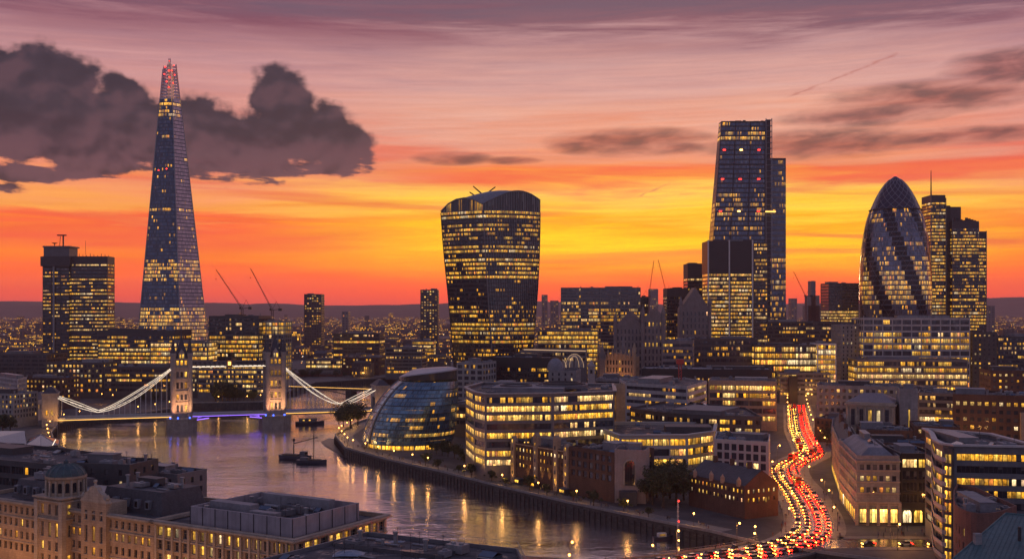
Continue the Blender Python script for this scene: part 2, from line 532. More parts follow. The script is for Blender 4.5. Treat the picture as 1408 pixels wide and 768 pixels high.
PANELM = blocks('mauve grey plant screen', (0.31, 0.275, 0.29, 1), (0.29, 0.26, 0.275, 1), (0.15, 0.13, 0.14, 1), 4.6, 9.0, 0.6, 0.03)
CONC = plain('concrete', (0.26, 0.25, 0.24, 1), 0.85, 0.3)
DARKC = plain('dark cladding', (0.055, 0.055, 0.06, 1), 0.55, 0.3)
MIDC = plain('grey cladding', (0.13, 0.13, 0.14, 1), 0.55, 0.3)
SPAN = plain('spandrel metal', (0.16, 0.15, 0.155, 1), 0.4, 0.25, metal=0.3)
WHITEM = plain('white frame', (0.40, 0.385, 0.37, 1), 0.5, 0.15)
ROOF = blocks('patched roof felt', (0.115, 0.112, 0.118, 1), (0.045, 0.045, 0.05, 1), (0.03, 0.03, 0.032, 1), 5.5, 1.9, 0.8, 0.05)
V.nt = ROOF.node_tree
V.put(ROOF.node_tree.nodes['Principled BSDF'].inputs['Roughness'], 0.12 + step(noi(objco(), 0.16, 4.0, 0.6), 0.36, 0.50) * 0.75)   # rain still lying in the dips
ROOFL = plain('light roof sheet', (0.19, 0.19, 0.205, 1), 0.6, 0.5, 0.15, streak=False)
SLATE = blocks('slate roof', (0.075, 0.075, 0.085, 1), (0.055, 0.055, 0.065, 1), (0.035, 0.035, 0.04, 1), 0.6, 0.35, 0.6)
ZINC = plain('rooftop metal', (0.24, 0.24, 0.25, 1), 0.45, 0.4, 0.6, metal=0.4)
COPPER = plain('green copper sheet', (0.06, 0.115, 0.12, 1), 0.6, 0.4, 0.5)
STEEL = plain('dark steel', (0.05, 0.05, 0.055, 1), 0.5, 0.3, 0.5, metal=0.5)
STEELW = plain('white painted steel', (0.55, 0.54, 0.52, 1), 0.5, 0.2)
STEELR = plain('red painted steel', (0.40, 0.045, 0.035, 1), 0.5, 0.3)
ROOFG = plain('roof glass', (0.10, 0.13, 0.17, 1), 0.12, 0.3, metal=0.4, streak=False)
BLACK = plain('black paint', (0.02, 0.02, 0.022, 1), 0.4, 0.2)
PAINT = paint('vehicle paint')
RUBBER = plain('rubber', (0.02, 0.02, 0.02, 1), 0.9, 0.2)
CARGLASS = plain('car glass', (0.02, 0.025, 0.03, 1), 0.06, 0.1, streak=False)
E_WARM = emis('warm lamp', (1.0, 0.45, 0.09), 14.0)
E_WHITE = emis('white light line', (1.0, 0.80, 0.60), 1.7)
E_GOLD = emis('golden light line', (1.0, 0.50, 0.10), 3.2)
E_DIM = emis('dim white light line', (1.0, 0.62, 0.36), 0.55)
E_BLUE = emis('blue light', (0.05, 0.12, 1.0), 5.0)
E_VIOLET = emis('violet light', (0.32, 0.15, 1.0), 2.2)
E_RED = emis('red warning light', (1.0, 0.03, 0.02), 6.0)
E_HEAD = emis('headlight', (1.0, 0.45, 0.05), 34.0, 'AUTO')
E_TAIL = emis('tail light', (1.0, 0.004, 0.002), 95.0, 'AUTO')


# ------------------------------------------------------------------ a building from its footprint
CAMP = Vector((0.0, 0.0))
PANES = {}


def pane_mesh(pw, wh, mat, arch=False):
    k = (round(pw, 2), round(wh, 2), mat.name, arch)
    if k not in PANES:
        b = MB()
        if arch:
            r = pw / 2; pts = [(0, 0, 0), (pw, 0, 0)] + [(r + r * math.cos(a), 0, wh - r + r * math.sin(a)) for a in (math.pi * i / 8 for i in range(9))]
            b.face(pts, [(p[0], p[2] / wh) for p in pts])
        else: b.face([(0, 0, 0), (pw, 0, 0), (pw, 0, wh), (0, 0, wh)], [(0, 0), (pw, 0), (pw, 1), (0, 1)])
        o = b.build('window', mat); PANES[k] = o.data; bpy.data.objects.remove(o)
    return PANES[k]


def frame_mesh(pw, wh, mat):
    k = (round(pw, 2), round(wh, 2), mat.name, 'frame')
    if k not in PANES:
        b = MB(); t_ = 0.09
        for (x0, x1, z0, z1) in ((0, t_, 0, wh), (pw - t_, pw, 0, wh), (t_, pw - t_, wh - t_, wh), (t_, pw - t_, 0, t_), (pw / 2 - .03, pw / 2 + .03, t_, wh - t_), (t_, pw / 2 - .03, wh * .6, wh * .6 + .06), (pw / 2 + .03, pw - t_, wh * .6, wh * .6 + .06)):
            b.prism([(x0, -0.10), (x1, -0.10), (x1, -0.02), (x0, -0.02)], z0, z1)
        b.prism([(-0.15, -0.6), (pw + 0.15, -0.6), (pw + 0.15, -0.03), (-0.15, -0.03)], -0.14, -0.01)
        o = b.build('frame', mat); PANES[k] = o.data; bpy.data.objects.remove(o)
    return PANES[k]


ST = dict(fh=4.0, wh=2.4, sill=0.9, bay=1.5, punch=False, pw=1.4, pitch=3.0, wall=None, lit=0.45, br=0.9, depth=0.35, gf=4.5, par=1.0,
          edge=0.8, seg=0, roof=None, glass=None, clutter=4, maxf=30, frames=False, tint=0.0, litf=None, pier=0.5, arch=False, big=True)


def facade(wall, p0, p1, z0, z1, cols, rows, depth):
    """wall face with real openings and reveals; returns the openings (u0, u1, v0, v1, row, column)"""
    p0, p1 = Vector(p0), Vector(p1); L = (p1 - p0).length; d = (p1 - p0) / L; n = Vector((d.y, -d.x))
    P = lambda u, z, q=0.0: (p0.x + d.x * u - n.x * q, p0.y + d.y * u - n.y * q, z)
    vs = z0; out = []
    for ri, (v0, v1) in enumerate(rows):
        if v0 > vs: wall.face([P(0, vs), P(L, vs), P(L, v0), P(0, v0)])
        us = 0.0
        for ci, (u0, u1) in enumerate(cols):
            if u0 > us: wall.face([P(us, v0), P(u0, v0), P(u0, v1), P(us, v1)])
            wall.face([P(u0, v0), P(u1, v0), P(u1, v0, depth), P(u0, v0, depth)])
            wall.face([P(u0, v1, depth), P(u1, v1, depth), P(u1, v1), P(u0, v1)])
            wall.face([P(u0, v0), P(u0, v0, depth), P(u0, v1, depth), P(u0, v1)])
            wall.face([P(u1, v0, depth), P(u1, v0), P(u1, v1), P(u1, v1, depth)])
            out.append((u0, u1, v0, v1, ri, ci)); us = u1
        if us < L: wall.face([P(us, v0), P(L, v0), P(L, v1), P(us, v1)])
        vs = v1
    if vs < z1: wall.face([P(0, vs), P(L, vs), P(L, z1), P(0, z1)])
    return out, P, d, n


def building(name, label, cat, poly, z1, st, z0=5.0, group=None, t=None, seed=None):
    s = dict(ST); s.update(st)
    rr = random.Random(seed if seed is not None else sum(map(ord, label)))
    cx = sum(p[0] for p in poly) / len(poly); cyy = sum(p[1] for p in poly) / len(poly)
    if t is None: t = thing(name, label, cat, (cx, cyy, z0), group)
    wall = MB(); todo = []
    nf = min(s['maxf'], int((z1 - z0 - s['par'] - s['gf']) / s['fh']))
    gap = 0.35 + s['fh'] - s['wh'] - s['sill']
    rows = []
    for k in range(nf - 1, -1, -1):
        zt = z1 - s['par'] - k * s['fh']
        rows.append((zt - s['fh'] + s['sill'], zt - s['fh'] + s['sill'] + s['wh']))
    fl_lit = [s['litf'][nf - 1 - k] if s['litf'] and nf - 1 - k < len(s['litf']) else min(0.97, max(0.03, s['lit'] + rr.gauss(0, 0.2))) for k in range(nf)]
    N = len(poly)
    for i in range(N):
        p0, p1 = Vector(poly[i]), Vector(poly[(i + 1) % N]); L = (p1 - p0).length
        if L < 0.05: continue
        d = (p1 - p0) / L; n = Vector((d.y, -d.x)); mid_ = (p0 + p1) / 2
        face_ = n.dot((CAMP - mid_).normalized())
        if face_ < -0.3 or L < 2.2 or not rows:
            wall.face([(p0.x, p0.y, z0), (p1.x, p1.y, z0), (p1.x, p1.y, z1), (p0.x, p0.y, z1)]); continue
        if s['punch']:
            m_ = max(1, int((L - 2 * s['edge'] + s['pitch'] - s['pw']) / s['pitch'])); pit = (L - 2 * s['edge']) / m_
            cols = [(s['edge'] + (j + 0.5) * pit - s['pw'] / 2, s['edge'] + (j + 0.5) * pit + s['pw'] / 2) for j in range(m_)]
        elif s['seg']:
            m_ = max(1, round((L - 2 * s['edge']) / s['seg'])); w_ = (L - 2 * s['edge'] + s['pier']) / m_
            cols = [(s['edge'] + j * w_, s['edge'] + (j + 1) * w_ - s['pier']) for j in range(m_)]
        else: cols = [(s['edge'], L - s['edge'])] if L > 2 * s['edge'] + 1 else []
        holes, P, d, n = facade(wall, p0, p1, z0, z1, cols, rows, s['depth'])
        for h in holes: todo.append((-(face_ > 0.12), -h[4], i, h, P, d))
    todo.sort(key=lambda q: q[:3])
    g = s['glass'] or GZ; rest = MB(); cap = 100
    for q in todo:
        u0, u1, v0, v1, ri, ci = q[3]; P, d = q[4], q[5]
        a = P(u0, v0, s['depth'])
        lp = fl_lit[ri]
        if s['punch']:
            on = 1.0 if rr.random() < lp else 0.0
            col = (on, max(s['tint'], rr.choice([0, 0, 0, .15, .35])), s['pw'] / 10.0, s['br'] * rr.uniform(0.4, 1.35) / 4)
        else:
            col = (min(0.97, max(0, lp + rr.gauss(0, 0.08))), max(s['tint'], rr.choice([0, 0, 0, .12, .3])), s['bay'] / 10.0, s['br'] * rr.uniform(0.75, 1.2) / 4)
        if cap > 0:
            cap -= 1
            if s['punch']:
                o = link('window', pane_mesh(u1 - u0, v1 - v0, g, s['arch']), t, col)
                o.location = Vector(a) - BASE[t.name]; o.rotation_euler = (0, 0, math.atan2(d.y, d.x))
                if s['frames']: link('frame', frame_mesh(u1 - u0, v1 - v0, s['frames']), o)
            else:
                b = MB(); w_ = u1 - u0
                b.face([a, P(u1, v0, s['depth']), P(u1, v1, s['depth']), P(u0, v1, s['depth'])], [(0, 0), (w_, 0), (w_, 1), (0, 1)])
                b.build('window_band', g, t, col)
        else:
            k = round(rr.random() * 500) * s['bay'] if not s['punch'] else len(rest.f) * s['pw']
            w_ = u1 - u0
            rest.face([a, P(u1, v0, s['depth']), P(u1, v1, s['depth']), P(u0, v1, s['depth'])], [(k, 0), (k + w_, 0), (k + w_, 1), (k, 1)])
    if rest.f:
        o = rest.build('window' if s['punch'] else 'window_band', g, t, (s['lit'] * 0.9, s['tint'], (s['pw'] if s['punch'] else s['bay']) / 10, s['br'] / 4)); o['kind'] = 'stuff'
    # parapet and roof
    pin = inset(poly, 0.45); zr = z1 - min(s['par'], 1.1)
    for i in range(N):
        j = (i + 1) % N
        wall.face([(*poly[i], z1), (*poly[j], z1), (*pin[j], z1), (*pin[i], z1)])
        wall.face([(*pin[j], z1), (*pin[i], z1), (*pin[i], zr), (*pin[j], zr)][::-1])
    wall.build('wall', s['wall'] or CONC, t)
    rf = MB(); rf.face([(*p, zr) for p in pin]); roof = rf.build('roof', s['roof'] or ROOF, t)
    if s['clutter']: clutter(t, poly, zr, s['clutter'], rr, s['big'])
    return t


def clutter(t, poly, zr, nmax, rr, big0=True):
    """plant rooms, cooling units, ducts and skylights on a flat roof"""
    a, b = Vector(poly[0]), Vector(poly[1])
    if len(poly) > 4:
        a, b = max(((Vector(poly[i]), Vector(poly[(i + 1) % len(poly)])) for i in range(len(poly))), key=lambda q: (q[1] - q[0]).length)
    d = (b - a).normalized(); n = Vector((-d.y, d.x)); ang = math.atan2(d.y, d.x)
    us = [(Vector(p) - a).dot(d) for p in poly]; vs = [(Vector(p) - a).dot(n) for p in poly]
    u0, u1, v0, v1 = min(us), max(us), min(vs), max(vs); W_, D_ = u1 - u0, v1 - v0

    def inside(x, y):
        c = False; j = len(poly) - 1
        for i in range(len(poly)):
            xi, yi = poly[i]; xj, yj = poly[j]
            if (yi > y) != (yj > y) and x < (xj - xi) * (y - yi) / (yj - yi) + xi: c = not c
            j = i
        return c
    placed = []
    for k in range(nmax * 9):
        if len(placed) >= nmax: break
        big = len(placed) == 0 and big0
        sx = rr.uniform(0.28, 0.5) * W_ if big else min(rr.uniform(1.6, 6.0), W_ * 0.3)
        sy = rr.uniform(0.22, 0.4) * D_ if big else min(rr.uniform(1.4, 4.5), D_ * 0.3)
        u = rr.uniform(u0 + 0.8 + sx / 2, u1 - 0.8 - sx / 2); v = rr.uniform(v0 + 0.8 + sy / 2, v1 - 0.8 - sy / 2)
        if big: v = v0 + D_ * 0.55
        if any(abs(u - q[0]) < (sx + q[2]) / 2 + 0.3 and abs(v - q[1]) < (sy + q[3]) / 2 + 0.3 for q in placed): continue
        cs = [a + d * (u + e * sx / 2) + n * (v + f * sy / 2) for e, f in ((-1, -1), (1, -1), (1, 1), (-1, 1))]
        if not all(inside(*q) for q in cs): continue
        placed.append((u, v, sx, sy)); c = a + d * u + n * v; h = rr.uniform(2.0, 3.2) if big else rr.uniform(0.7, 2.0)
        m = MB(); kind = 'plant_room' if big else rr.choice(['cooling_unit', 'cooling_unit', 'duct', 'skylight', 'vent_stack', 'pipe_run', 'pipe_run', 'roof_aerial'])
        if kind == 'plant_room':
            m.box((c.x, c.y, zr), sx, sy, h, ang); m.box((c.x, c.y, zr + h + .002), sx + .5, sy + .5, 0.22, ang)
            m.build(kind, rr.choice([MIDC, ZINC, ROOFL, DARKC]), t)
        elif kind == 'cooling_unit':
            m.box((c.x, c.y, zr + 0.25), sx, sy, h, ang)
            for e in range(max(1, int(sx / 1.8))):
                q = c + d * ((e + 0.5) * sx / max(1, int(sx / 1.8)) - sx / 2); m.lathe([(0.6, 0), (0.6, 0.35), (0.45, 0.38)], (q.x, q.y, zr + 0.25 + h), 8)
            m.build(kind, rr.choice([ZINC, ROOFL, MIDC]), t)
        elif kind == 'pipe_run':
            for e in range(3):
                p = c - d * sx / 2 + n * (e * .35); q = c + d * sx / 2 + n * (e * .35); m.tube((p.x, p.y, zr + .35), (q.x, q.y, zr + .35), .11, 5)
            for e in (0, 1): p = c + d * sx * (e - .5); m.box((p.x + n.x * .35, p.y + n.y * .35, zr), .12, 1.1, .35, ang)
            m.build(kind, ZINC, t)
        elif kind == 'roof_aerial':
            m.tube((c.x, c.y, zr), (c.x, c.y, zr + 2.6 + h), .07, 4)
            for e in range(3): q = d * .7; m.tube((c.x - q.x, c.y - q.y, zr + 2 + h + e * .25), (c.x + q.x, c.y + q.y, zr + 2 + h + e * .25), .035, 3)
            m.build(kind, STEEL, t)
        elif kind == 'duct':
            p, q = c - d * sx / 2, c + d * sx / 2; m.tube((p.x, p.y, zr + 0.7), (q.x, q.y, zr + 0.7), 0.45, 8)
            m.tube((q.x, q.y, zr), (q.x, q.y, zr + 1.2), 0.45, 8); m.build(kind, ZINC, t)
        elif kind == 'skylight':
            m.prism([tuple(q) for q in cs], zr, zr + 0.5)
            r0, r1 = (cs[0] + cs[3]) / 2, (cs[1] + cs[2]) / 2; z_ = zr + 0.502
            m.face([(*cs[0], z_), (*cs[1], z_), (*r1, z_ + 0.8), (*r0, z_ + 0.8)]); m.face([(*cs[2], z_), (*cs[3], z_), (*r0, z_ + 0.8), (*r1, z_ + 0.8)])
            m.build(kind, ROOFG, t)
        else:
            m.lathe([(0.5, 0), (0.5, h + .8), (0.7, h + .82), (0.7, h + 1.2)], (c.x, c.y, zr), 10); m.build(kind, ZINC, t)


def ring_tower(t, rings, mats, pick=None, lit=None, bay=1.5, br=0.8, spandrel=SPAN, share=0.74, tint=0.0, seed=1, part='window_band', cap=100):
    """storeys of a tower: between two neighbouring rings a glazed band (its own part) over a spandrel"""
    rr = random.Random(seed); sp = MB(); n = len(rings[0]); extra = MB()
    for k in range(len(rings) - 1):
        a, b = [Vector(q) for q in rings[k]], [Vector(q) for q in rings[k + 1]]
        mid_ = [p.lerp(q, 1 - share) for p, q in zip(a, b)]
        c0 = sum(a, Vector()) / n
        for i in range(n):
            j = (i + 1) % n
            o0, o1 = [(p - c0) for p in (a[i], a[j])]
            sp.face([a[i], a[j], mid_[j], mid_[i]])
        m = MB(); u = rr.randint(0, 50) * bay
        for i in range(n):
            j = (i + 1) % n; L = (mid_[j] - mid_[i]).length
            m.face([mid_[i], mid_[j], b[j], b[i]], [(u, 0), (u + L, 0), (u + L, 1), (u, 1)], pick(i, k) if pick else 0); u += L
        p = lit(k, rr) if lit else 0.4
        m.build(part, mats, t, (max(0.0, min(0.97, p)), tint, bay / 10, br * rr.uniform(0.7, 1.2) / 4))
    sp.build('spandrel', spandrel, t)
# ------------------------------------------------------------------ ground, river, hills, air
RIGHT_BANK = [(150, 326), (108, 352), (84, 371), (72, 390), (54, 411), (23, 450), (-8, 494), (-33, 533), (-67, 580), (-96, 628), (-112, 690),
              (-110, 760), (-98, 830), (-75, 900), (-30, 980), (60, 1080), (140, 1200)]
LEFT_BANK = [(60, 1275), (-140, 1275), (-215, 1190), (-219, 1030), (-216, 940), (-278, 928), (-274, 880), (-283, 840), (-314, 806), (-317, 763), (-298, 706),
             (-268, 640), (-232, 590), (-206, 545), (-185, 480), (-150, 425), (-100, 388), (-40, 364), (20, 345), (44, 300), (60, 246), (150, 246)]
RIVER = RIGHT_BANK + LEFT_BANK
OUTER = [(-9000, -200), (9000, -200), (9000, 12800), (-9000, 12800)]
m_, b_ = newmat('city ground')
c_ = V(V.nt.nodes.new('ShaderNodeNewGeometry').outputs['Position'])
k_ = noi(c_, 0.02, 6.0, 0.65); k2_ = noi(c_, 0.3, 4.0, 0.6)
V.put(b_.inputs['Base Color'], mix(step(k_, 0.4, 0.62), (0.045, 0.042, 0.044), (0.105, 0.098, 0.095)))
V.put(b_.inputs['Roughness'], 0.55 + k2_ * 0.5)
GROUND = m_
tri = tessellate_polygon([[Vector((*p, 0)) for p in OUTER], [Vector((*p, 0)) for p in RIVER]])
pts_ = OUTER + RIVER
g = MB()
for t3 in tri:
    P3 = [(*pts_[i], 5.0) for i in t3]
    if (P3[1][0] - P3[0][0]) * (P3[2][1] - P3[0][1]) - (P3[1][1] - P3[0][1]) * (P3[2][0] - P3[0][0]) < 0: P3.reverse()
    g.face(P3)
tag(g.build('ground', GROUND), kind='structure')

m_, b_ = newmat('river water')
c_ = V(V.nt.nodes.new('ShaderNodeNewGeometry').outputs['Position'])
x_, y_, z_ = xyz(c_)
h_ = noi(vec(x_ * 0.10, y_ * 0.16, 0.0), 1.0, 3.0, 0.55, 0.6) * 1.6 + noi(vec(x_ * 0.42, y_ * 0.60, 4.0), 1.0, 3.0, 0.6) * 0.42 + noi(vec(x_ * 0.012, y_ * 0.020, 8.0), 1.0, 2.0) * 1.2
bn_ = V.nt.nodes.new('ShaderNodeBump'); bn_.inputs['Strength'].default_value = 0.19; bn_.inputs['Distance'].default_value = 0.9
V.put(bn_.inputs['Height'], h_); V.nt.links.new(bn_.outputs[0], b_.inputs['Normal'])
b_.inputs['Base Color'].default_value = (0.88, 0.86, 0.92, 1); b_.inputs['Metallic'].default_value = 1.0
V.put(b_.inputs['Roughness'], 0.11 + step(noi(vec(x_ * 0.008, y_ * 0.03, 2.0), 1.0, 4.0), 0.4, 0.65) * 0.10)
b_.inputs['IOR'].default_value = 2.5; b_.inputs['Specular IOR Level'].default_value = 0.7
wt = MB(); wt.face([(-420, 200, 0), (220, 200, 0), (220, 1340, 0), (-420, 1340, 0)])
tag(wt.build('river', m_), kind='structure')

# embankment walls: one each side of the river, with coping and timber fenders
def bank(name, label, line, zt=5.0, th=0.9):
    t = thing(name, label, 'river wall', (line[len(line) // 2][0], line[len(line) // 2][1], 0))
    w_ = MB(); cp = MB(); fe = MB()
    for a, b in zip(line, line[1:]):
        A, B = Vector(a), Vector(b); d = (B - A); L = d.length; d /= L; n = Vector((-d.y, d.x))          # river lies on the left of the line
        w_.face([(*(A + n * .5), -1), (*(A), zt + .15), (*(B), zt + .15), (*(B + n * .5), -1)][::-1])
        w_.face([(*B, zt + .15), (*A, zt + .15), (*(A - n * th), zt + .15), (*(B - n * th), zt + .15)][::-1])
        cp.prism([tuple(A + n * .15), tuple(A - n * .35), tuple(B - n * .35), tuple(B + n * .15)], zt + .152, zt + 1.15)
        for k in range(int(L / 3.2)):
            q = A + d * (k * 3.2 + 1.0) + n * .55
            fe.box((q.x, q.y, -1), .35, .35, 5.2, math.atan2(d.y, d.x))
    w_.build('wall', QUAY, t); cp.build('parapet', CONC, t)
    if fe.f: o = fe.build('timber_fender', BLACK, t); o['kind'] = 'stuff'
    return t
bank('embankment_wall', 'long dark stone river wall below the dome and the warehouses', RIGHT_BANK)
bank('embankment_wall', 'river wall along the far bank beyond the bridge, with dark piles', LEFT_BANK[:10])
bank('embankment_wall', 'river wall on the near bank beneath the stone building', LEFT_BANK[9:])
fs = MB()
cps = [G(478, 632, 0), G(462, 622, 0), G(446, 613, 0), G(441, 607, 0), G(452, 602, 0), G(462, 603, 0)]
fs.face([(*p, .10) for p in cps][::-1] + []); fs.face([(*p, .35) for p in inset(cps[::-1], 1.2)])
tag(fs.build('foreshore', plain('wet mud', (0.05, 0.042, 0.035, 1), 0.35, 0.4)), kind='structure')

hl = MB()
NX, NY = 120, 8
def hill_z(x, k):
    px = CX + x / 11000.0 * F
    top = 418 - 6 * mnoise.noise(Vector((x * 0.0007, 1.3, 0))) - 3.0 * mnoise.noise(Vector((x * 0.003, 5.0, 0)))
    if px < 260: top -= 4 * min(1, (260 - px) / 160)
    if px > 1250: top -= 8 * min(1, (px - 1250) / 150)
    zt = Z(top, 11500)
    return 5 + (zt - 5) * math.sin(min(1.0, k / 5) * math.pi / 2) ** 1.3
for i in range(NX):
    for k in range(NY):
        q = []
        for a, b in ((i, k), (i + 1, k), (i + 1, k + 1), (i, k + 1)):
            x = -8900 + 17800 * a / NX; q.append((x, 9800 + 2500 * b / NY + 250 * mnoise.noise(Vector((x * .001, b, 0))), hill_z(x, b) - .5))
        hl.face(q)
tag(hl.build('hills', plain('wooded hills', (0.07, 0.07, 0.06, 1), 1.0, 0.5, 0.004, streak=False), smooth=True), kind='structure')

hz = MB(); hz.prism([(-9300, -260), (9300, -260), (9300, 12900), (-9300, 12900)], -2.0, 420.0)
m_ = bpy.data.materials.new('evening haze'); m_.use_nodes = True; V.nt = m_.node_tree; V.nt.nodes.clear()
pv = V.nt.nodes.new('ShaderNodeVolumePrincipled'); pv.inputs['Color'].default_value = (0.93, 0.63, 0.62, 1); pv.inputs['Density'].default_value = HAZE
pv.inputs['Anisotropy'].default_value = 0.25
mo = V.nt.nodes.new('ShaderNodeOutputMaterial'); V.nt.links.new(pv.outputs[0], mo.inputs['Volume'])
tag(hz.build('haze', m_), kind='stuff')

# ------------------------------------------------------------------ roads
def smooth_line(pts, n=8):
    out = []; P = [Vector(p) for p in pts]
    for i in range(len(P) - 1):
        p0, p1, p2, p3 = P[max(0, i - 1)], P[i], P[i + 1], P[min(len(P) - 1, i + 2)]
        for k in range(n):
            t_ = k / n
            out.append(0.5 * ((2 * p1) + (p2 - p0) * t_ + (2 * p0 - 5 * p1 + 4 * p2 - p3) * t_ * t_ + (3 * p1 - p0 - 3 * p2 + p3) * t_ ** 3))
    return out + [P[-1]]
def offset(line, o):
    out = []
    for i, p in enumerate(line):
        d = (line[min(i + 1, len(line) - 1)] - line[max(i - 1, 0)]).normalized(); out.append(p + Vector((d.y, -d.x)) * o)   # + = right of travel
    return out
def at_s(line, s_):
    for a, b in zip(line, line[1:]):
        L = (b - a).length
        if s_ <= L: return a + (b - a) * (s_ / L), (b - a).normalized()
        s_ -= L
    return line[-1], (line[-1] - line[-2]).normalized()
def length(line): return sum((b - a).length for a, b in zip(line, line[1:]))
ROAD = smooth_line([(-60, 300), (-1, 318), (35, 335), (66, 350), (90, 366), (106, 388), (115, 418), (121, 450), (126, 482), (131, 520), (139, 553), (153, 580), (166, 606), (177, 656), (190, 718), (206, 784), (224, 857), (238, 912)])
CROSS = smooth_line([(104, 372), (125, 374), (160, 372), (230, 366), (330, 352)])
def strip(line, o0, o1, z, mb, m=0):
    a, b = offset(line, o0), offset(line, o1); u = 0
    for i in range(len(line) - 1):
        L = (line[i + 1] - line[i]).length
        mb.face([(*a[i], z), (*b[i], z), (*b[i + 1], z), (*a[i + 1], z)], [(o0, u), (o1, u), (o1, u + L), (o0, u + L)], m); u += L
def kerbed(line, o0, o1, z0, z1, mb):
    strip(line, o0, o1, z1, mb); a, b = offset(line, o0), offset(line, o1)
    for i in range(len(line) - 1):
        mb.face([(*b[i], z0), (*b[i + 1], z0), (*b[i + 1], z1), (*b[i], z1)]); mb.face([(*a[i + 1], z0), (*a[i], z0), (*a[i], z1), (*a[i + 1], z1)])
m_, b_ = newmat('damp asphalt')
c_ = V(V.nt.nodes.new('ShaderNodeNewGeometry').outputs['Position'])
n1_, n2_ = noi(c_, 0.12, 5.0, 0.6), noi(c_, 3.0, 3.0, 0.6)
V.put(b_.inputs['Base Color'], mix(n1_, (0.035, 0.033, 0.033), (0.075, 0.07, 0.068)))
V.put(b_.inputs['Roughness'], 0.14 + step(n1_, 0.35, 0.65) * 0.16); b_.inputs['Specular IOR Level'].default_value = 0.9
bn_ = V.nt.nodes.new('ShaderNodeBump'); bn_.inputs['Strength'].default_value = 0.3; bn_.inputs['Distance'].default_value = 0.05
V.put(bn_.inputs['Height'], n2_); V.nt.links.new(bn_.outputs[0], b_.inputs['Normal'])
ASPH = m_
PAVE = blocks('paving slabs', (0.20, 0.185, 0.17, 1), (0.16, 0.15, 0.14, 1), (0.09, 0.085, 0.08, 1), 0.9, 0.6, 0.6)
LINE = plain('road paint', (0.62, 0.60, 0.55, 1), 0.6, 0.2)
RW = 7.4
rd = MB(); strip(ROAD, -RW, RW, 5.008, rd); tag(rd.build('road', ASPH), kind='structure')
rd = MB(); strip(CROSS, -6.5, 6.5, 5.004, rd); tag(rd.build('road', ASPH), kind='structure')
iN = next(i for i, p in enumerate(ROAD) if p.y > 384); iS = next(i for i, p in enumerate(ROAD) if p.y > 364)
for nm, ln, o0, o1 in (('pavement', ROAD, -RW - 3.2, -RW), ('pavement', ROAD[iN:], RW, RW + 4.2), ('pavement', ROAD[:iS], RW, RW + 4.5), ('pavement', CROSS[5:], -11, -6.5), ('pavement', CROSS[5:], 6.5, 11)):
    pv_ = MB(); kerbed(ln, o0, o1, 4.9, 5.13, pv_); tag(pv_.build(nm, PAVE), kind='structure')
mk = MB()
for o in (-3.7, 3.7):
    L = length(ROAD); s_ = 0
    ol = offset(ROAD, o)
    while s_ < L - 6:
        p, d = at_s(ol, s_); q = p + d * 3; n = Vector((d.y, -d.x)) * .09
        mk.face([(*(p - n), 5.013), (*(p + n), 5.013), (*(q + n), 5.013), (*(q - n), 5.013)]); s_ += 8
strip(ROAD, -.22, -.08, 5.013, mk); strip(ROAD, .08, .22, 5.013, mk)
for k in range(10):                                                     # zebra crossing at the junction
    p, d = at_s(ROAD, 0), None
    q = Vector((100 + k * 1.3, 384.5)); mk.face([(q.x, q.y - 2, 5.013), (q.x + .7, q.y - 2, 5.013), (q.x + .7, q.y + 2, 5.013), (q.x, q.y + 2, 5.013)])
tag(mk.build('road_markings', LINE), kind='structure')
# plaza round the junction and riverside walk
pl = MB(); strip([Vector(p) for p in RIGHT_BANK[3:14]], 1.0, 11.0, 5.006, pl); tag(pl.build('riverside_walk', PAVE), kind='structure')
# the road bridge over the river: arched slab with parapets
bt = thing('road_bridge', 'low stone road bridge carrying the traffic across the river', 'bridge', (40, 330, 0))
sl_ = MB(); brl = [p for p in ROAD if p.x < 100 and p.y < 372]
a_, b2_ = offset(brl, -RW - 5.6), offset(brl, RW + 5.0)
for i in range(len(brl) - 1):
    sl_.face([(*a_[i], 4.85), (*a_[i + 1], 4.85), (*a_[i + 1], 2.6), (*a_[i], 2.6)][::-1]); sl_.face([(*b2_[i + 1], 4.85), (*b2_[i], 4.85), (*b2_[i], 2.6), (*b2_[i + 1], 2.6)][::-1])
    sl_.face([(*a_[i], 2.6), (*b2_[i], 2.6), (*b2_[i + 1], 2.6), (*a_[i + 1], 2.6)][::-1]); sl_.face([(*a_[i], 4.85), (*b2_[i], 4.85), (*b2_[i + 1], 4.85), (*a_[i + 1], 4.85)])
sl_.build('deck', QUAY, bt)
for s_ in (22, 60, 98):
    p, d = at_s(brl, s_); q = MB(); q.box((p.x, p.y, -1), 3, 2 * RW + 8, 3.6, math.atan2(d.y, d.x)); q.build('pier', QUAY, bt)
for o, nm in ((-RW - 5.3, 'parapet'), (RW + 4.7, 'parapet')):
    q = MB(); ol = offset(brl, o)
    for i in range(len(ol) - 1):
        a, b = ol[i], ol[i + 1]; d = (b - a).normalized(); n = Vector((-d.y, d.x)) * .2
        q.prism([tuple(a - n), tuple(b - n), tuple(b + n), tuple(a + n)], 4.852, 5.55)
        q.tube((*a, 6.15), (*b, 6.15), .09, 5)
        L = (b - a).length
        for k in range(int(L / 1.5) + 1): c = a + d * min(L, k * 1.5); q.tube((*c, 5.55), (*c, 6.15), .05, 4)
    q.build(nm, STONEG, bt)
# ------------------------------------------------------------------ landmark towers
def lerp(a, b, t): return a + (b - a) * t
def interp(tab, y):
    for (y0, v0), (y1, v1) in zip(tab, tab[1:]):
        if y0 <= y <= y1: return lerp(v0, v1, (y - y0) / (y1 - y0))
    return tab[0][1] if y < tab[0][0] else tab[-1][1]
def aviation(t, pts, r=0.9):
    for p in pts:
        b = MB(); b.lathe([(0, -r), (r, 0), (0, r)], p, 6); b.build('warning_light', E_RED, t)

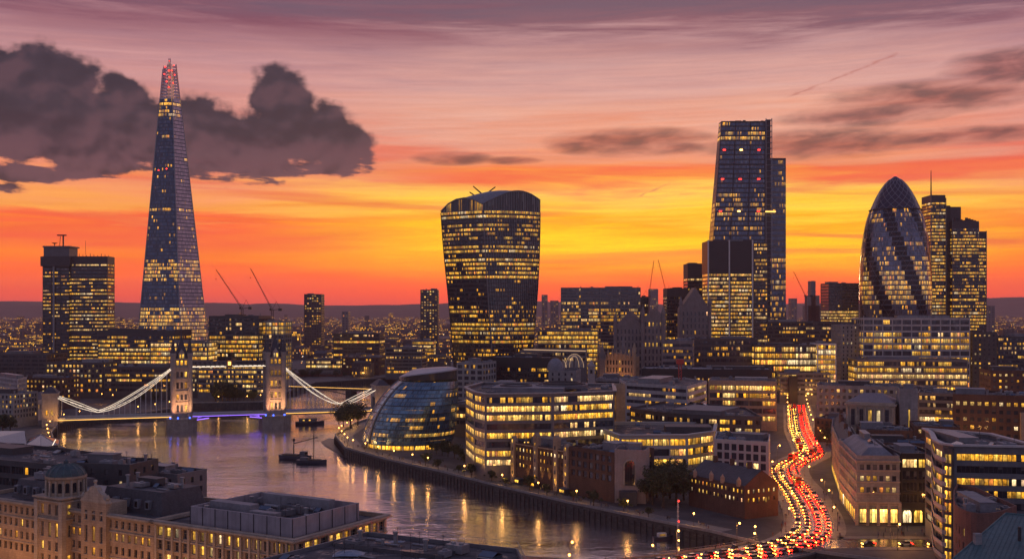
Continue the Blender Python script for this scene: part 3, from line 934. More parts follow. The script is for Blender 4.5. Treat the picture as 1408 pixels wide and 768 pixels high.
# --- the tall glass spire, left
Yc = 1165.0
t = thing('glass_spire_tower', 'tall tapering glass spire with a splintered red tipped top', 'tower', (X(236, Yc), Yc, 5))
zb, zt = 5.0, Z(82, Yc); zf = Z(138, Yc)
def shard_ring(z, grow=1.0):
    f = (z - zb) / (zt - zb); cxp = lerp(236.5, 233.0, f); cx_ = X(cxp, Yc); hw = lerp(56, 8.6, f) / F * Yc
    prof = [(-1.0, 0.15), (-0.74, -0.62), (0.08, -0.86), (0.46, -0.74), (1.0, 0.05), (0.72, 0.75), (0.0, 0.95), (-0.66, 0.82)]
    return [(cx_ + px * hw, Yc + py * hw * 0.95, z) for px, py in prof]
nfl = 78; zs = [zb + (zf - zb) * k / nfl for k in range(nfl + 1)]
def lit_shard(k, rr):
    py = Y0 - (zs[k] - H) * F / Yc
    if py > 425: return rr.uniform(0.5, 0.95)
    if 362 < py < 392: return rr.uniform(0.25, 0.75)
    if py < 168: return rr.uniform(0.3, 0.8)
    return rr.choice([0.02, 0.05, 0.08, 0.10, 0.35 if rr.random() < .4 else 0.06])
ring_tower(t, [shard_ring(z) for z in zs], [GZN, GZP], lambda i, k: 1 if i in (0, 3, 7) else 0, lit_shard, 1.5, 0.85, plain('navy spandrel', (0.035, 0.055, 0.085, 1), 0.25, 0.3, metal=0.5), 0.80, seed=5)
# open splinters above the last floor: each facet runs on by itself to its own height
for i, ztop in ((0, 96), (1, 92), (2, 82), (3, 90), (4, 88), (5, 94), (6, 86), (7, 92)):
    z1 = Z(ztop, Yc); a0, a1 = shard_ring(zf), shard_ring(z1); j = (i + 1) % 8
    b = MB(); c0 = Vector((X(233.5, Yc), Yc, 0))
    sh = lambda p, q, e: (lerp(p[0], q[0], e), lerp(p[1], q[1], e), p[2])
    A, B, C_, D_ = sh(a0[i], a0[j], .08), sh(a0[j], a0[i], .08), sh(a1[j], a1[i], .2), sh(a1[i], a1[j], .12)
    n = 11
    for k in range(n):
        e0, e1 = k / n, (k + 0.62) / n
        L0, R0, L1, R1 = [Vector(p).lerp(Vector(q), e) for p, q, e in ((A, D_, e0), (B, C_, e0), (A, D_, e1), (B, C_, e1))]
        b.face([L0, R0, R1, L1], [(0, 0), ((R0 - L0).length, 0), ((R1 - L1).length, 1), (0, 1)])
    b.tube(A, D_, .35, 4); b.tube(B, C_, .35, 4); b.tube(Vector(A).lerp(Vector(B), .5), Vector(D_).lerp(Vector(C_), .5), .3, 4)
    b.build('glass_splinter', [GZP], t, (0.25, 0, 0.12, 0.2))
aviation(t, [(X(x, Yc - q), Yc - q, Z(y, Yc - q)) for x, y, q in ((227, 92, 6), (233, 84, 5), (239, 90, 6), (226, 102, 8), (240, 103, 8), (233, 106, 9), (229, 112, 9), (238, 114, 9), (232, 120, 9), (218, 234, 26), (229, 232, 28), (232, 97, 7), (236, 97, 7))], 0.85)
for i in (0, 1, 3, 4):                                                            # bright edge members of the facets
    b = MB(); a, c = shard_ring(zb)[i], shard_ring(zf)[i]; b.tube(a, c, 0.5, 4); b.build('edge_rail', ZINC, t)

# --- flared tower with two bowed faces
Yw = 1060.0
t = thing('flared_office_tower', 'top heavy dark office tower that widens upward under a curved roof', 'tower', (X(675, Yw), Yw, 5))
LT = [(262, 604.5), (290, 605), (340, 608.5), (400, 614.5), (450, 619), (490, 622), (560, 627)]
CT = [(262, 663), (290, 664), (340, 667.5), (400, 671), (470, 676), (560, 680)]
RT = [(262, 742.5), (300, 743), (350, 742), (400, 739.5), (450, 735.5), (490, 732), (560, 727)]
def wt_ring(z, n=12):
    y = Y0 - (z - H) * F / Yw
    A = Vector((X(interp(LT, y), Yw), Yw + 14)); B = Vector((X(interp(CT, y), Yw), Yw - 12)); C_ = Vector((X(interp(RT, y), Yw), Yw + 8))
    D_ = A + (C_ - B); out = []
    for p, q, bul, m in ((A, B, 2.0, 5), (B, C_, 6.0, n), (C_, D_, 2.0, 3), (D_, A, 6.0, 4)):
        d = (q - p).normalized(); nn = Vector((d.y, -d.x))
        for i in range(m): e = i / m; r = p.lerp(q, e) + nn * bul * 4 * e * (1 - e); out.append((r.x, r.y, z))
    return out
zt0 = Z(291, Yw); nfl = 42; zs_w = [5 + (zt0 - 5) * k / nfl for k in range(nfl + 1)]
def lit_w(k, rr):
    f = k / nfl
    if k == nfl - 2: return 0.97
    if 0.60 < f < 0.95: return rr.choice([0.2, 0.45, 0.6, 0.8, 0.9])
    if 0.48 < f <= 0.60: return rr.choice([0.05, 0.1, 0.2, 0.5])
    return rr.choice([0.25, 0.4, 0.6, 0.85])
ring_tower(t, [wt_ring(z) for z in zs_w], [GZK], None, lit_w, 1.5, 0.8, plain('bronze spandrel', (0.05, 0.045, 0.05, 1), 0.3, 0.3, metal=0.4), 0.62, seed=9)
# top of the right face runs up into a bowed screen; curved roof over all
ringT = [Vector(p) for p in wt_ring(zt0)]; nA, nB = 5, 12
def top_y(e): return interp([(0.0, 282), (0.12, 276.5), (0.28, 270), (0.45, 264.5), (0.62, 263), (0.8, 266), (1.0, 274)], e)
right = ringT[nA:nA + nB + 1]
scr = MB(); u = 0; topR = []
for i, p in enumerate(right):
    topR.append(Vector((p.x, p.y, Z(top_y(i / nB), Yw))))
for i in range(nB):
    a, b = right[i], right[i + 1]; L = (b - a).length
    scr.face([a, b, topR[i + 1], topR[i]], [(u, 0), (u + L, 0), (u + L, 1), (u, 1)]); u += L
scr.build('crown_screen', [GZK], t, (0.06, 0.4, 0.15, 0.15))
left = ringT[:nA + 1]
backT = ringT[nA + nB:] + [ringT[0]]
# arched head of the left face, dark sky garden glass below it
arc = []
def roof_z(e, f):
    return lerp(Z(top_y(e), Yw), lerp(Z(289, Yw), Z(268, Yw), min(1, e * 2)), f) + lerp(9.0, 1.5, min(1, e * 1.6)) * math.sin(math.pi * f) ** .8
for i, p in enumerate(left):
    e = i / nA; arc.append(Vector((p.x, p.y, roof_z(0.0, 1 - e))))
ag = MB(); u = 0
for i in range(nA):
    L = (left[i + 1] - left[i]).length; ag.face([left[i], left[i + 1], arc[i + 1], arc[i]], [(u, 0), (u + L, 0), (u + L, 1), (u, 1)]); u += L
ag.build('arched_garden_window', [GZK], t, (0.5, 0, 0.12, 0.12))
rf = MB(); NR = 14
for k in range(nB):                                                               # roof: strips running back from the left face to the right one
    def col(kk):
        e = kk / nB; R_ = topR[kk]; q = []
        Lp = left[-1].lerp(left[0], 0)                                            # near corner
        back = R_ + (ringT[0] - ringT[nA])                                        # the opposite side at the same station
        for s_ in range(7):
            f = s_ / 6; p = R_.lerp(back, f); z_ = roof_z(e, f)
            q.append((p.x, p.y, z_ + .05))
        return q
    A, B = col(k), col(k + 1)
    for s_ in range(6): rf.face([A[s_], B[s_], B[s_ + 1], A[s_ + 1]])
rf.build('curved_roof', ZINC, t, smooth=True)
fin = MB()
for i in range(0, 25):                                                            # vertical fins on the broad face
    e = i / 24 * nB; k0 = min(nB - 1, int(e)); fr = e - k0; pts = []
    for z in [5 + (zt0 - 5) * q / 10 for q in range(3, 11)]:
        r = wt_ring(z); p = Vector(r[nA + k0]).lerp(Vector(r[nA + k0 + 1]), fr); pts.append(p + Vector((0.25, -0.6, 0)))
    p = topR[k0].lerp(topR[k0 + 1], fr); pts.append(p + Vector((.25, -.6, 0.3)))
    b = MB(); b.path(pts, 0.2, 4); b.build('fin', ZINC, t)
for i, m_ in ((0, STEEL), (nA, SPAN), (nA + nB, STEEL)):
    b = MB(); b.path([Vector(wt_ring(5 + (zt0 - 5) * q / 12)[i]) for q in range(13)], 0.6, 5); b.build('corner_column', m_, t)
b = MB(); b.path([p + Vector((0, -.5, .2)) for p in topR], 0.5, 5); b.path([p + Vector((-.3, -.5, .2)) for p in arc], 0.5, 5); b.build('roof_edge', ZINC, t)
for (x0, y0_, x1, y1_) in ((650, 254, 667, 266), (681, 255, 660, 268), (645, 262, 656, 267)):
    b = MB(); b.tube((X(x0, Yw), Yw + 12, Z(y0_, Yw)), (X(x1, Yw), Yw + 12, Z(y1_ + 3, Yw)), .55, 5, .9)
    b.lathe([(1.1, 0), (1.1, 5)], (X(x1, Yw), Yw + 12, Z(y1_ + 8, Yw)), 8); b.build('maintenance_crane', STEEL, t)

# --- the leaning wedge with its ladder frame and core
Yg = 1260.0
t = thing('wedge_tower', 'tall dark wedge shaped tower with one slanting side and red lights', 'tower', (X(1030, Yg), Yg, 5))
ztop = Z(168, Yg)
def cg_ring(z):
    y = Y0 - (z - H) * F / Yg; xl = interp([(150, 991), (168, 992), (250, 986.5), (332, 980.5), (420, 974.5), (560, 965)], y); dep = interp([(165, 16), (560, 48)], y)
    return [(X(xl, Yg), Yg - 0, z), (X(1052, Yg), Yg, z), (X(1052, Yg), Yg + dep, z), (X(xl, Yg), Yg + dep, z)]
nfl = 54; zs_g = [5 + (ztop - 5) * k / nfl for k in range(nfl + 1)]
def lit_g(k, rr):
    y = Y0 - (zs_g[k] - H) * F / Yg
    if y < 200: return rr.uniform(0.5, 0.9) if 190 < y else rr.uniform(.15, .6)
    if y < 262: return 0.02
    if y < 300: return rr.uniform(0.15, 0.5)
    return rr.uniform(0.05, 0.4)
ring_tower(t, [cg_ring(z) for z in zs_g], [GZN], None, lit_g, 1.5, 0.75, plain('dark blue spandrel', (0.03, 0.038, 0.055, 1), 0.25, 0.3, metal=0.4), 0.72, seed=21)
rt_ = MB(); q = cg_ring(ztop); rt_.face(q); rt_.prism([(p[0], p[1]) for p in q], ztop, ztop + 1.2, bottom=False); rt_.build('roof', DARKC, t)
fr_ = MB()                                                                        # mega frame on the face
for k in range(0, nfl + 1, 9):
    a, b = cg_ring(zs_g[k])[:2]; fr_.tube(Vector(a) + Vector((0, -.7, 0)), Vector(b) + Vector((0, -.7, 0)), .55, 4)
for e in (0.0, 0.33, 0.67, 1.0):
    fr_.path([Vector(cg_ring(z)[0]).lerp(Vector(cg_ring(z)[1]), e) + Vector((0, -.7, 0)) for z in zs_g[::9] + [ztop]], .5, 4)
fr_.build('frame', STEEL, t)
ld = MB(); xa, xb = X(1053, Yg), X(1061, Yg)                                       # ladder-like steel edge
for xx in (xa, xb): ld.tube((xx, Yg - 1, 5), (xx, Yg - 1, Z(163, Yg)), .6, 4); ld.tube((xx, Yg + 14, 5), (xx, Yg + 14, Z(163, Yg)), .6, 4)
for k in range(46):
    z = 10 + (Z(165, Yg) - 10) * k / 45; ld.tube((xa, Yg - 1, z), (xb, Yg - 1, z), .35, 4); ld.tube((xb, Yg - 1, z), (xb, Yg + 14, z), .35, 4)
ld.build('ladder_frame', ZINC, t)
cb = MB(); cb.prism([(xa + 1, Yg + 1), (xb - 1, Yg + 1), (xb - 1, Yg + 26), (xa + 1, Yg + 26)], 5, Z(164, Yg)); cb.build('lift_core', DARKC, t)
q = [(X(1061.5, Yg), Yg + 8), (X(1083, Yg), Yg + 8), (X(1083, Yg), Yg + 34), (X(1061.5, Yg), Yg + 34)]
zs_c = [5 + (Z(219, Yg) - 5) * k / 40 for k in range(41)]
ring_tower(t, [[(*p, z) for p in q] for z in zs_c], [GZN], None, lambda k, rr: rr.uniform(0.25, .7) if k < 22 else rr.choice([.02, .04, .25]), 1.5, 0.6, SPAN, 0.7, seed=22, part='core_window_band')
b = MB(); b.prism(q, Z(219, Yg), Z(216, Yg)); b.build('core_roof', DARKC, t)
for y in (207, 247, 291):
    for e in (.1, .47, .86):
        p = Vector(cg_ring(Z(y, Yg))[0]).lerp(Vector(cg_ring(Z(y, Yg))[1]), e)
        b = MB(); b.box((p.x, p.y - 1.5, p.z), 3.0, 1.0, 1.2); b.build('warning_light', E_RED if e != .47 or y == 247 else E_WARM, t)
b = MB(); b.tube((X(1052, Yg), Yg - 2, Z(291, Yg)), (X(1066, Yg), Yg - 2, Z(291, Yg)), .7, 5); b.build('light_bar', E_GOLD, t)
for k in range(7):
    b = MB(); b.box((lerp(X(1000, Yg), X(1050, Yg), k / 6), Yg + 7, ztop + 1.2), 3.0 + k % 3 * 2, 3, .8 + (k * 5 % 4) * .4); b.build('rooftop_plant', STEEL, t)

# --- black slab in front of the wedge, with pale ribs
Yb = 1130.0
t = building('ribbed_slab_tower', 'black office slab with three pale vertical ribs before the wedge tower', 'tower', fp(973, Yb, 1035, Yb, 34), Z(331, Yb),
             dict(fh=4.0, wh=2.5, sill=.9, par=33.5, wall=BLACK, glass=GZK, lit=.85, br=.8, bay=1.5, edge=.6, depth=.3, clutter=5, seg=22, pier=1.2))
for x in (973.6, 1002.5, 1034.4):
    b = MB(); b.box((X(x, Yb), Yb - .9, 5), 1.3, 1.6, Z(330, Yb) - 5); b.build('rib', STEELW, t)
b = MB(); b.face([(X(974, Yb), Yb - .05, Z(331, Yb)), (X(974, Yb), Yb - .05, Z(373, Yb)), (X(1034, Yb), Yb - .05, Z(373, Yb)), (X(1034, Yb), Yb - .05, Z(331, Yb))], [(0, 1), (0, 0), (45, 0), (45, 1)])
b.build('blank_panel', plain('black panel', (0.022, 0.02, 0.024, 1), 0.25, 0.3), t)
# the darker return block right of it
building('dark_glass_block', 'dark glass block squeezed between the black slab and the lift core', 'office block', fp(1036, Yb + 12, 1056, Yb + 12, 24), Z(333, Yb + 12),
         dict(fh=4.0, wh=2.5, wall=DARKC, glass=GZK, lit=.35, br=.7, clutter=0))

# --- bullet shaped tower with spiralling dark bands
Yk = 1210.0; cxk = X(1231, Yk)
t = thing('bullet_tower', 'rounded bullet shaped tower with dark bands spiralling round its glass', 'tower', (cxk, Yk, 5))
PRO = [(242, 0.5), (245, 6), (250, 11.5), (256, 16.5), (264, 21.5), (274, 26.8), (289, 33.2), (302, 37.6), (318, 41.2), (340, 44.4), (365, 46.6), (395, 47.6), (420, 47.2), (440, 46.2), (470, 44), (530, 39)]
def gk_ring(z, n=72, ph=0.0):
    r = interp(PRO, Y0 - (z - H) * F / Yk) / F * Yk
    return [(cxk + r * math.sin(2 * math.pi * i / n + ph), Yk - r * math.cos(2 * math.pi * i / n + ph), z) for i in range(n)]
zr_ = Z(289, Yk); nfl = 36; zs_k = [5 + (zr_ - 5) * k / nfl for k in range(nfl + 1)]
def pick_k(i, k):                                                                 # six dark spirals, five twelfths of each sixth
    q = (i * 12 / 72 * 6 + k * 0.62) % 12
    return 1 if q < 4.1 else 0
def lit_k(k, rr):
    f = k / nfl
    return rr.uniform(.6, .9) if .42 < f < .62 else rr.uniform(.12, .45)
ring_tower(t, [gk_ring(z) for z in zs_k], [GZL, GZD], lambda i, k: pick_k(i, k), lit_k, 1.6, .62, plain('bullet spandrel', (0.10, 0.105, 0.13, 1), 0.2, 0.2, metal=.5), 0.80, seed=31)
dm = MB(); zz = [lerp(zr_, Z(242.2, Yk), k / 9) for k in range(10)]
dm.loft([gk_ring(z) for z in zz]); dm.build('dome', plain('dark dome glass', (0.05, 0.052, 0.075, 1), 0.15, 0.25, metal=.6, streak=False), t, smooth=True)
dg_ = MB()
for s_ in (1, -1):                                                                # crossing diagonal bars over the dome
    for i in range(18):
        dg_.path([Vector(gk_ring(zz[k] + .15, 72)[(i * 4 + s_ * k * 2) % 72]) * 1.0 for k in range(9)], .3, 4)
dg_.build('diagrid', ZINC, t)
for s_ in (1, -1):                                                                # and down the shaft, thinner
    b = MB()
    for i in range(18):
        b.path([Vector(gk_ring(zs_k[k] + .1, 72)[(i * 4 + s_ * k) % 72]) + (Vector(gk_ring(zs_k[k], 72)[(i * 4 + s_ * k) % 72]) - Vector((cxk, Yk, zs_k[k]))).normalized() * .25 for k in range(10, nfl + 1, 2)], .14, 3)
    b.build('diagrid', SPAN, t)
b = MB(); q = gk_ring(zr_, 48)
for i in range(48): b.tube(Vector(q[i]) + (Vector(q[i]) - Vector((cxk, Yk, zr_))).normalized() * 1.0, Vector(q[(i + 1) % 48]) + (Vector(q[(i + 1) % 48]) - Vector((cxk, Yk, zr_))).normalized() * 1.0, .6, 4)
b.build('ring_gallery', STEEL, t)
aviation(t, [(cxk, Yk, Z(241, Yk))], .8)

# --- stepped tower with a mast, far right
Yh = 1320.0
t = thing('stepped_tower', 'stepped office tower with a slim mast standing right of the bullet tower', 'tower', (X(1317, Yh), Yh, 5))
for xl, xr, yt, dy, nb, sd in ((1280, 1300, 268, 0, 12, 1), (1300.3, 1309, 282, 5, 0, 2), (1309, 1327, 283, 12, 0, 3), (1309.4, 1345, 304, -2, 14, 4), (1345.2, 1355.5, 318, -1, 8, 5)):
    zt_ = Z(yt, Yh); q = [(X(xl, Yh), Yh + dy), (X(xr, Yh), Yh + dy), (X(xr, Yh), Yh + dy + 30), (X(xl, Yh), Yh + dy + 30)]
    if nb:
        nf = int((zt_ - 14 - 5) / 3.9)
        ring_tower(t, [[(*p, 5 + (zt_ - 9 - 5) * k / nf) for p in q] for k in range(nf + 1)], [GZK], None, lambda k, rr: rr.choice([.5, .8, .9, .95, .3]), 1.6, .72, DARKC, .62, seed=40 + sd)
        b = MB(); b.prism(q, zt_ - 9, zt_); b.build('plant_top', DARKC, t)
    else:
        b = MB(); b.prism(q, 5, zt_); b.build('core', BLACK if sd == 2 else DARKC, t)
b = MB(); b.tube((X(1281.5, Yh), Yh + 3, Z(268, Yh)), (X(1281.5, Yh), Yh + 3, Z(234, Yh)), .9, 6, .35); b.build('mast', STEEL, t)
for xx in (1279.6, 1300, 1309.2, 1345, 1355.6):
    b = MB(); b.tube((X(xx, Yh), Yh - 1.5, 5), (X(xx, Yh), Yh - 1.5, Z(interp([(1279, 268), (1300, 272), (1309, 300), (1345, 305), (1356, 318)], xx), Yh)), .55, 4); b.build('corner_column', SPAN, t)
for k in range(9):
    b = MB(); x = lerp(1312, 1342, k / 8); b.box((X(x, Yh), Yh + 4, Z(304, Yh)), 2.5, 3, 1.5 + (k * 7 % 4)); b.build('rooftop_plant', STEEL, t)

# --- twin concrete tower, far left
Yt = 1240.0
t = thing('twin_slab_tower', 'pair of joined concrete tower slabs with a roof mast, left of the spire', 'tower', (X(103, Yt), Yt, 5))
SG = dict(fh=4.1, wh=1.8, sill=1.2, wall=DARKC, lit=.5, br=.75, bay=2.2, edge=.5, depth=.4, clutter=0, par=6.0, seg=0)
building('x', 'left slab', None, fp(58.5, Yt, 95, Yt, 26), Z(352, Yt), dict(SG, lit=.38, par=4.5, seg=9.0, pier=1.4), t=t)
building('x', 'right slab', None, fp(95.2, Yt + 3, 148, Yt + 3, 22), Z(352, Yt), dict(SG, lit=.62, par=8), t=t, seed=4)
b = MB(); b.prism(fp(55.5, Yt - 3, 96, Yt - 3, 30), Z(366, Yt), Z(352.5, Yt)); b.build('flared_head', DARKC, t)
b = MB(); b.prism(fp(60, Yt, 95.2, Yt, 24), Z(352.4, Yt), Z(340, Yt)); b.prism(fp(58.5, Yt - 1, 97, Yt - 1, 26), Z(340, Yt) + .01, Z(338, Yt)); b.build('plant_room', MIDC, t)
b = MB(); b.tube((X(83, Yt), Yt + 8, Z(338, Yt)), (X(83, Yt), Yt + 8, Z(323.5, Yt)), .9, 6); b.box((X(81, Yt), Yt + 8, Z(323.5, Yt)), 10, 3, 1.4)
b.tube((X(78, Yt), Yt + 8, Z(338, Yt)), (X(79, Yt), Yt + 8, Z(324, Yt)), .35, 4); b.build('mast', STEEL, t)
b = MB(); b.lathe([(.3, 0), (3.4, 1.2), (3.5, 1.4), (0, .6)], (X(72, Yt), Yt + 6, Z(335, Yt)), 12); b.tube((X(72, Yt), Yt + 6, Z(338, Yt)), (X(72, Yt), Yt + 6, Z(335, Yt)), .5, 5); b.build('satellite_dish', STEEL, t)
for k in range(10):
    b = MB(); x = lerp(100, 146, k / 9); b.tube((X(x, Yt), Yt + 8, Z(352, Yt)), (X(x, Yt), Yt + 8, Z(350 - (k * 5 % 3), Yt)), .35, 4); b.build('rooftop_aerial', STEEL, t)
b = MB(); b.tube((X(114, Yt), Yt + 8, Z(352, Yt)), (X(114, Yt), Yt + 8, Z(330, Yt)), .22, 4); b.build('rooftop_aerial', STEEL, t)
b = MB(); b.box((X(74.5, Yt), Yt - 1.2, 5), 2.0, 1.4, Z(366, Yt) - 5); b.build('service_riser', ZINC, t)
# ------------------------------------------------------------------ the named buildings of the middle distance
def arc_front(pts, n=5):
    return [tuple(p) for p in smooth_line(pts, n)]
def shift_back(a, dx, dy): return (a[0] + dx, a[1] + dy)
BAND = dict(fh=4.1, wh=2.5, sill=0.9, bay=1.5)
PUN = dict(punch=True, fh=3.6, wh=1.9, sill=0.9, pw=1.3, pitch=2.9)

# glass egg-like dome on the riverside
Yd = 640.0
t = thing('leaning_glass_dome', 'leaning egg shaped blue glass building with a lit ground floor at the river bend', 'office building', (X(562, Yd), Yd, 5))
DP = [(504, 597, 624), (506, 580, 627), (511, 567, 628), (517, 556.5, 628.5), (525, 545, 629), (535, 533.5, 629.5), (547, 523, 629.5), (560, 514, 629), (573, 507, 628), (587, 501.5, 626.5), (600, 498.5, 624), (606, 498, 622), (622, 501, 617), (626, 501, 617)]
LD, RD = [(a, b) for a, b, c in DP], [(a, c) for a, b, c in DP]
def dome_ring(y, n=48):
    l, r = X(interp(LD, y), Yd), X(interp(RD, y), Yd); cx_, hw = (l + r) / 2, (r - l) / 2; z = Z(y, Yd)
    hd = 24.0 * min(1.0, hw / 25.0) + 2
    return [(cx_ + hw * math.sin(2 * math.pi * i / n), Yd + 4 - hd * math.cos(2 * math.pi * i / n), z) for i in range(n)]
ys = [606, 595.6, 585.2, 574.8, 564.4, 554, 543.6, 533.2, 523]
rr_ = random.Random(3); led = MB(); cap_ = MB()
LENS = glazing('pale lens glazing', (0.22, 0.33, 0.40, 1), metal=0.6, rough=0.2, frame=(0.20, 0.26, 0.30, 1), mull=.1)
for k in range(len(ys) - 1):
    a, b = dome_ring(ys[k]), dome_ring(ys[k + 1])
    for q in range(2):
        m = MB(); u = rr_.randint(0, 40) * 1.5
        A = [Vector(p).lerp(Vector(r), q * .5 + .02) for p, r in zip(a, b)]; B = [Vector(p).lerp(Vector(r), q * .5 + .5) for p, r in zip(a, b)]
        for i in range(48):
            j = (i + 1) % 48; L = (A[j] - A[i]).length; m.face([A[i], A[j], B[j], B[i]], [(u, 0), (u + L, 0), (u + L, 1), (u, 1)], 1 if 33 <= i <= 40 else 0); u += L
        pl_ = {1: .5, 2: .35, 3: .5, 6: .3, 7: .25}.get(k, .12) * (1.0 if q == 0 else .12)
        m.build('window_band', [GZB, LENS], t, (pl_, 0.0, .15, .14), smooth=True)
    for i in range(48): led.tube(Vector(a[i]) * 1.0, Vector(a[(i + 1) % 48]), .33, 4, cap=False)
led.build('floor_ledge', plain('dome ledge', (0.04, 0.06, 0.075, 1), .35, .2, metal=.4), t)
tp = MB(); a = [Vector(p) for p in dome_ring(523)]
def shrink(e, z_, sx): c = Vector((X(598, Yd), Yd + 4, 0)); return [Vector((lerp(p.x, X(600, Yd), e * sx), lerp(p.y, c.y, e), z_(p))) for p in a]
xl_, xr_ = min(p.x for p in a), max(p.x for p in a); tilt = lambda lo, hi: (lambda p: lerp(lo, hi, ((p.x - xl_) / (xr_ - xl_)) ** .6))
tp.loft([[tuple(p) for p in shrink(.03, tilt(Z(522.5, Yd), Z(520, Yd)), 1)], [tuple(p) for p in shrink(.03, tilt(Z(520, Yd), Z(508.5, Yd)), .3)]], m=0)
tp.build('crown_wall', [GZK], t, (.1, 0, .2, .1))
tp = MB(); tp.loft([[tuple(p) for p in shrink(.0, tilt(Z(519.8, Yd), Z(508.0, Yd)), .3)], [tuple(p) for p in shrink(.02, tilt(Z(518.3, Yd), Z(506.3, Yd)), .3)], [tuple(p) for p in shrink(.55, tilt(Z(509, Yd), Z(504.2, Yd)), .6)]]); tp.build('roof', plain('pale roof sheet', (.34, .33, .35, 1), .4, .2), t, smooth=True)
g0, g1 = dome_ring(622), dome_ring(606.4); m = MB(); u = 0
G0 = [Vector(p).lerp(Vector((X(560, Yd), Yd + 4, p[2])), .10) for p in g0]; G1 = [Vector(p).lerp(Vector((X(560, Yd), Yd + 4, p[2])), .10) for p in g1]
for i in range(48):
    j = (i + 1) % 48; L = (G0[j] - G0[i]).length; m.face([G0[i], G0[j], G1[j], G1[i]], [(u, 0), (u + L, 0), (u + L, 1), (u, 1)]); u += L
m.build('ground_floor_glazing', GZ, t, (.97, 0, .3, .30))
for i in range(-14, 15, 2):
    b = MB(); p = Vector(g0[i % 48]); b.tube((p.x, p.y, 5), (p.x, p.y, Z(606, Yd)), .3, 6); b.build('column', STEELW, t)
seam = MB(); seam.path([Vector(dome_ring(y)[41]) + Vector((-.1, -.4, 0)) for y in ys], .5, 5); seam.build('glass_seam', ZINC, t)
ef = MB(); ef.path([Vector(dome_ring(y)[36]) + Vector((-.3, 0, 0)) for y in ys], .5, 5); ef.build('edge_rail', ZINC, t)

# ribbon windowed office
A_, B_, C_ = PT(640, 552), PT(667, 508), PT(845, 526)
t = building('ribbon_window_office', 'bright ribbon windowed office with a round roof rim beside the glass dome', 'office building',
             [A_, PT(652, 522), B_, PT(760, 512), C_, (C_[0] + 4, C_[1] + 50), (A_[0] + 8, A_[1] + 36)], Z(542, 508),
             dict(BAND, fh=4.15, wh=2.75, sill=.85, wall=SPAN, lit=.9, br=1.15, bay=1.25, par=.8, clutter=14, litf=[.55, .97, .97, .22, .96, .10, .9, .95, .8, .7]))
b = MB(); q = [A_, PT(652, 522), B_, PT(760, 512), C_, (C_[0] + 4, C_[1] + 50), (A_[0] + 8, A_[1] + 36)]; rim(inset(q, -1.1), inset(q, .8), Z(542, 508) + .003, Z(542, 508) + .6, b); b.build('roof_rim', ZINC, t)
for (xx, yy, r) in ((25, 545, 13), (25, 545, 9.5), (2, 540, 8)):
    b = MB(); b.lathe([(r, 0), (r, 1.6 if r != 9.5 else 2.6), (r - 1, 1.65 if r != 9.5 else 2.65), (r - 1, .2)], (xx, yy, Z(542, 508) + .76), 28); b.build('roof_ring', DARKC if r != 13 else MIDC, t)

building('pale_band_office', 'pale stone banded office with a rose tinted glass end beside the bright ribbon office', 'office building',
         [PT(860, 652), PT(945, 621), PT(972, 666), (PT(972, 666)[0] - 8, 700), (PT(860, 652)[0], 690)], Z(529, 630), dict(BAND, fh=4.0, wh=1.9, sill=1.2, wall=PANELS, lit=.35, br=.8, clutter=12, litf=[.45, .25, .3, .5, .3]))
building('stair_tower', 'slim pale stair tower at the right end of the ribbon office', 'tower', fp(846.5, 560, 860, 560, 9), Z(528, 560), dict(wall=STONEW, clutter=0, maxf=0))
ar = arc_front([PT(866, 590), PT(900, 568), PT(950, 553), PT(1005, 545), PT(1047, 541)], 3)
t = building('curved_dark_office', 'long curved dark glass office with broken rows of lit windows left of the street', 'office building', ar + [(ar[-1][0] + 3, 592), (ar[0][0] + 30, 640)], Z(572, 541),
             dict(BAND, fh=4.1, wh=2.3, wall=DARKC, glass=GZK, lit=.5, br=1.0, bay=1.4, clutter=25, par=1.2, litf=[.55, .75, .35, .5, .4, .4]))
t = building('terraced_white_office', 'low white office with lit top storey below the curved dark office', 'office building', [PT(826, 528), PT(852, 498), PT(945, 500), PT(982, 515), PT(984, 552), PT(832, 556)], Z(598, 500),
             dict(BAND, fh=4.6, wh=3.1, sill=.9, wall=WHITEM, lit=.8, br=1.1, bay=2.0, pier=.5, seg=8.0, clutter=11, litf=[.95, .6, .7, .5]))
b = MB(); q = [PT(826, 528), PT(852, 498), PT(945, 500), PT(982, 515), PT(984, 552), PT(832, 556)]; rim(inset(q, -1.0), inset(q, .7), Z(598, 500) + .003, Z(598, 500) + .6, b); b.build('roof_rim', WHITEM, t)
building('white_frame_block', 'white framed block with square dark windows above the right brick warehouse', 'office building', [PT(982, 482), PT(1057, 470), PT(1059, 500), PT(985, 512)], Z(607, 470),
         dict(PUN, fh=3.9, wh=2.9, sill=.5, pw=2.3, pitch=3.4, wall=WHITEM, lit=.35, br=1.0, clutter=16, par=1.3))
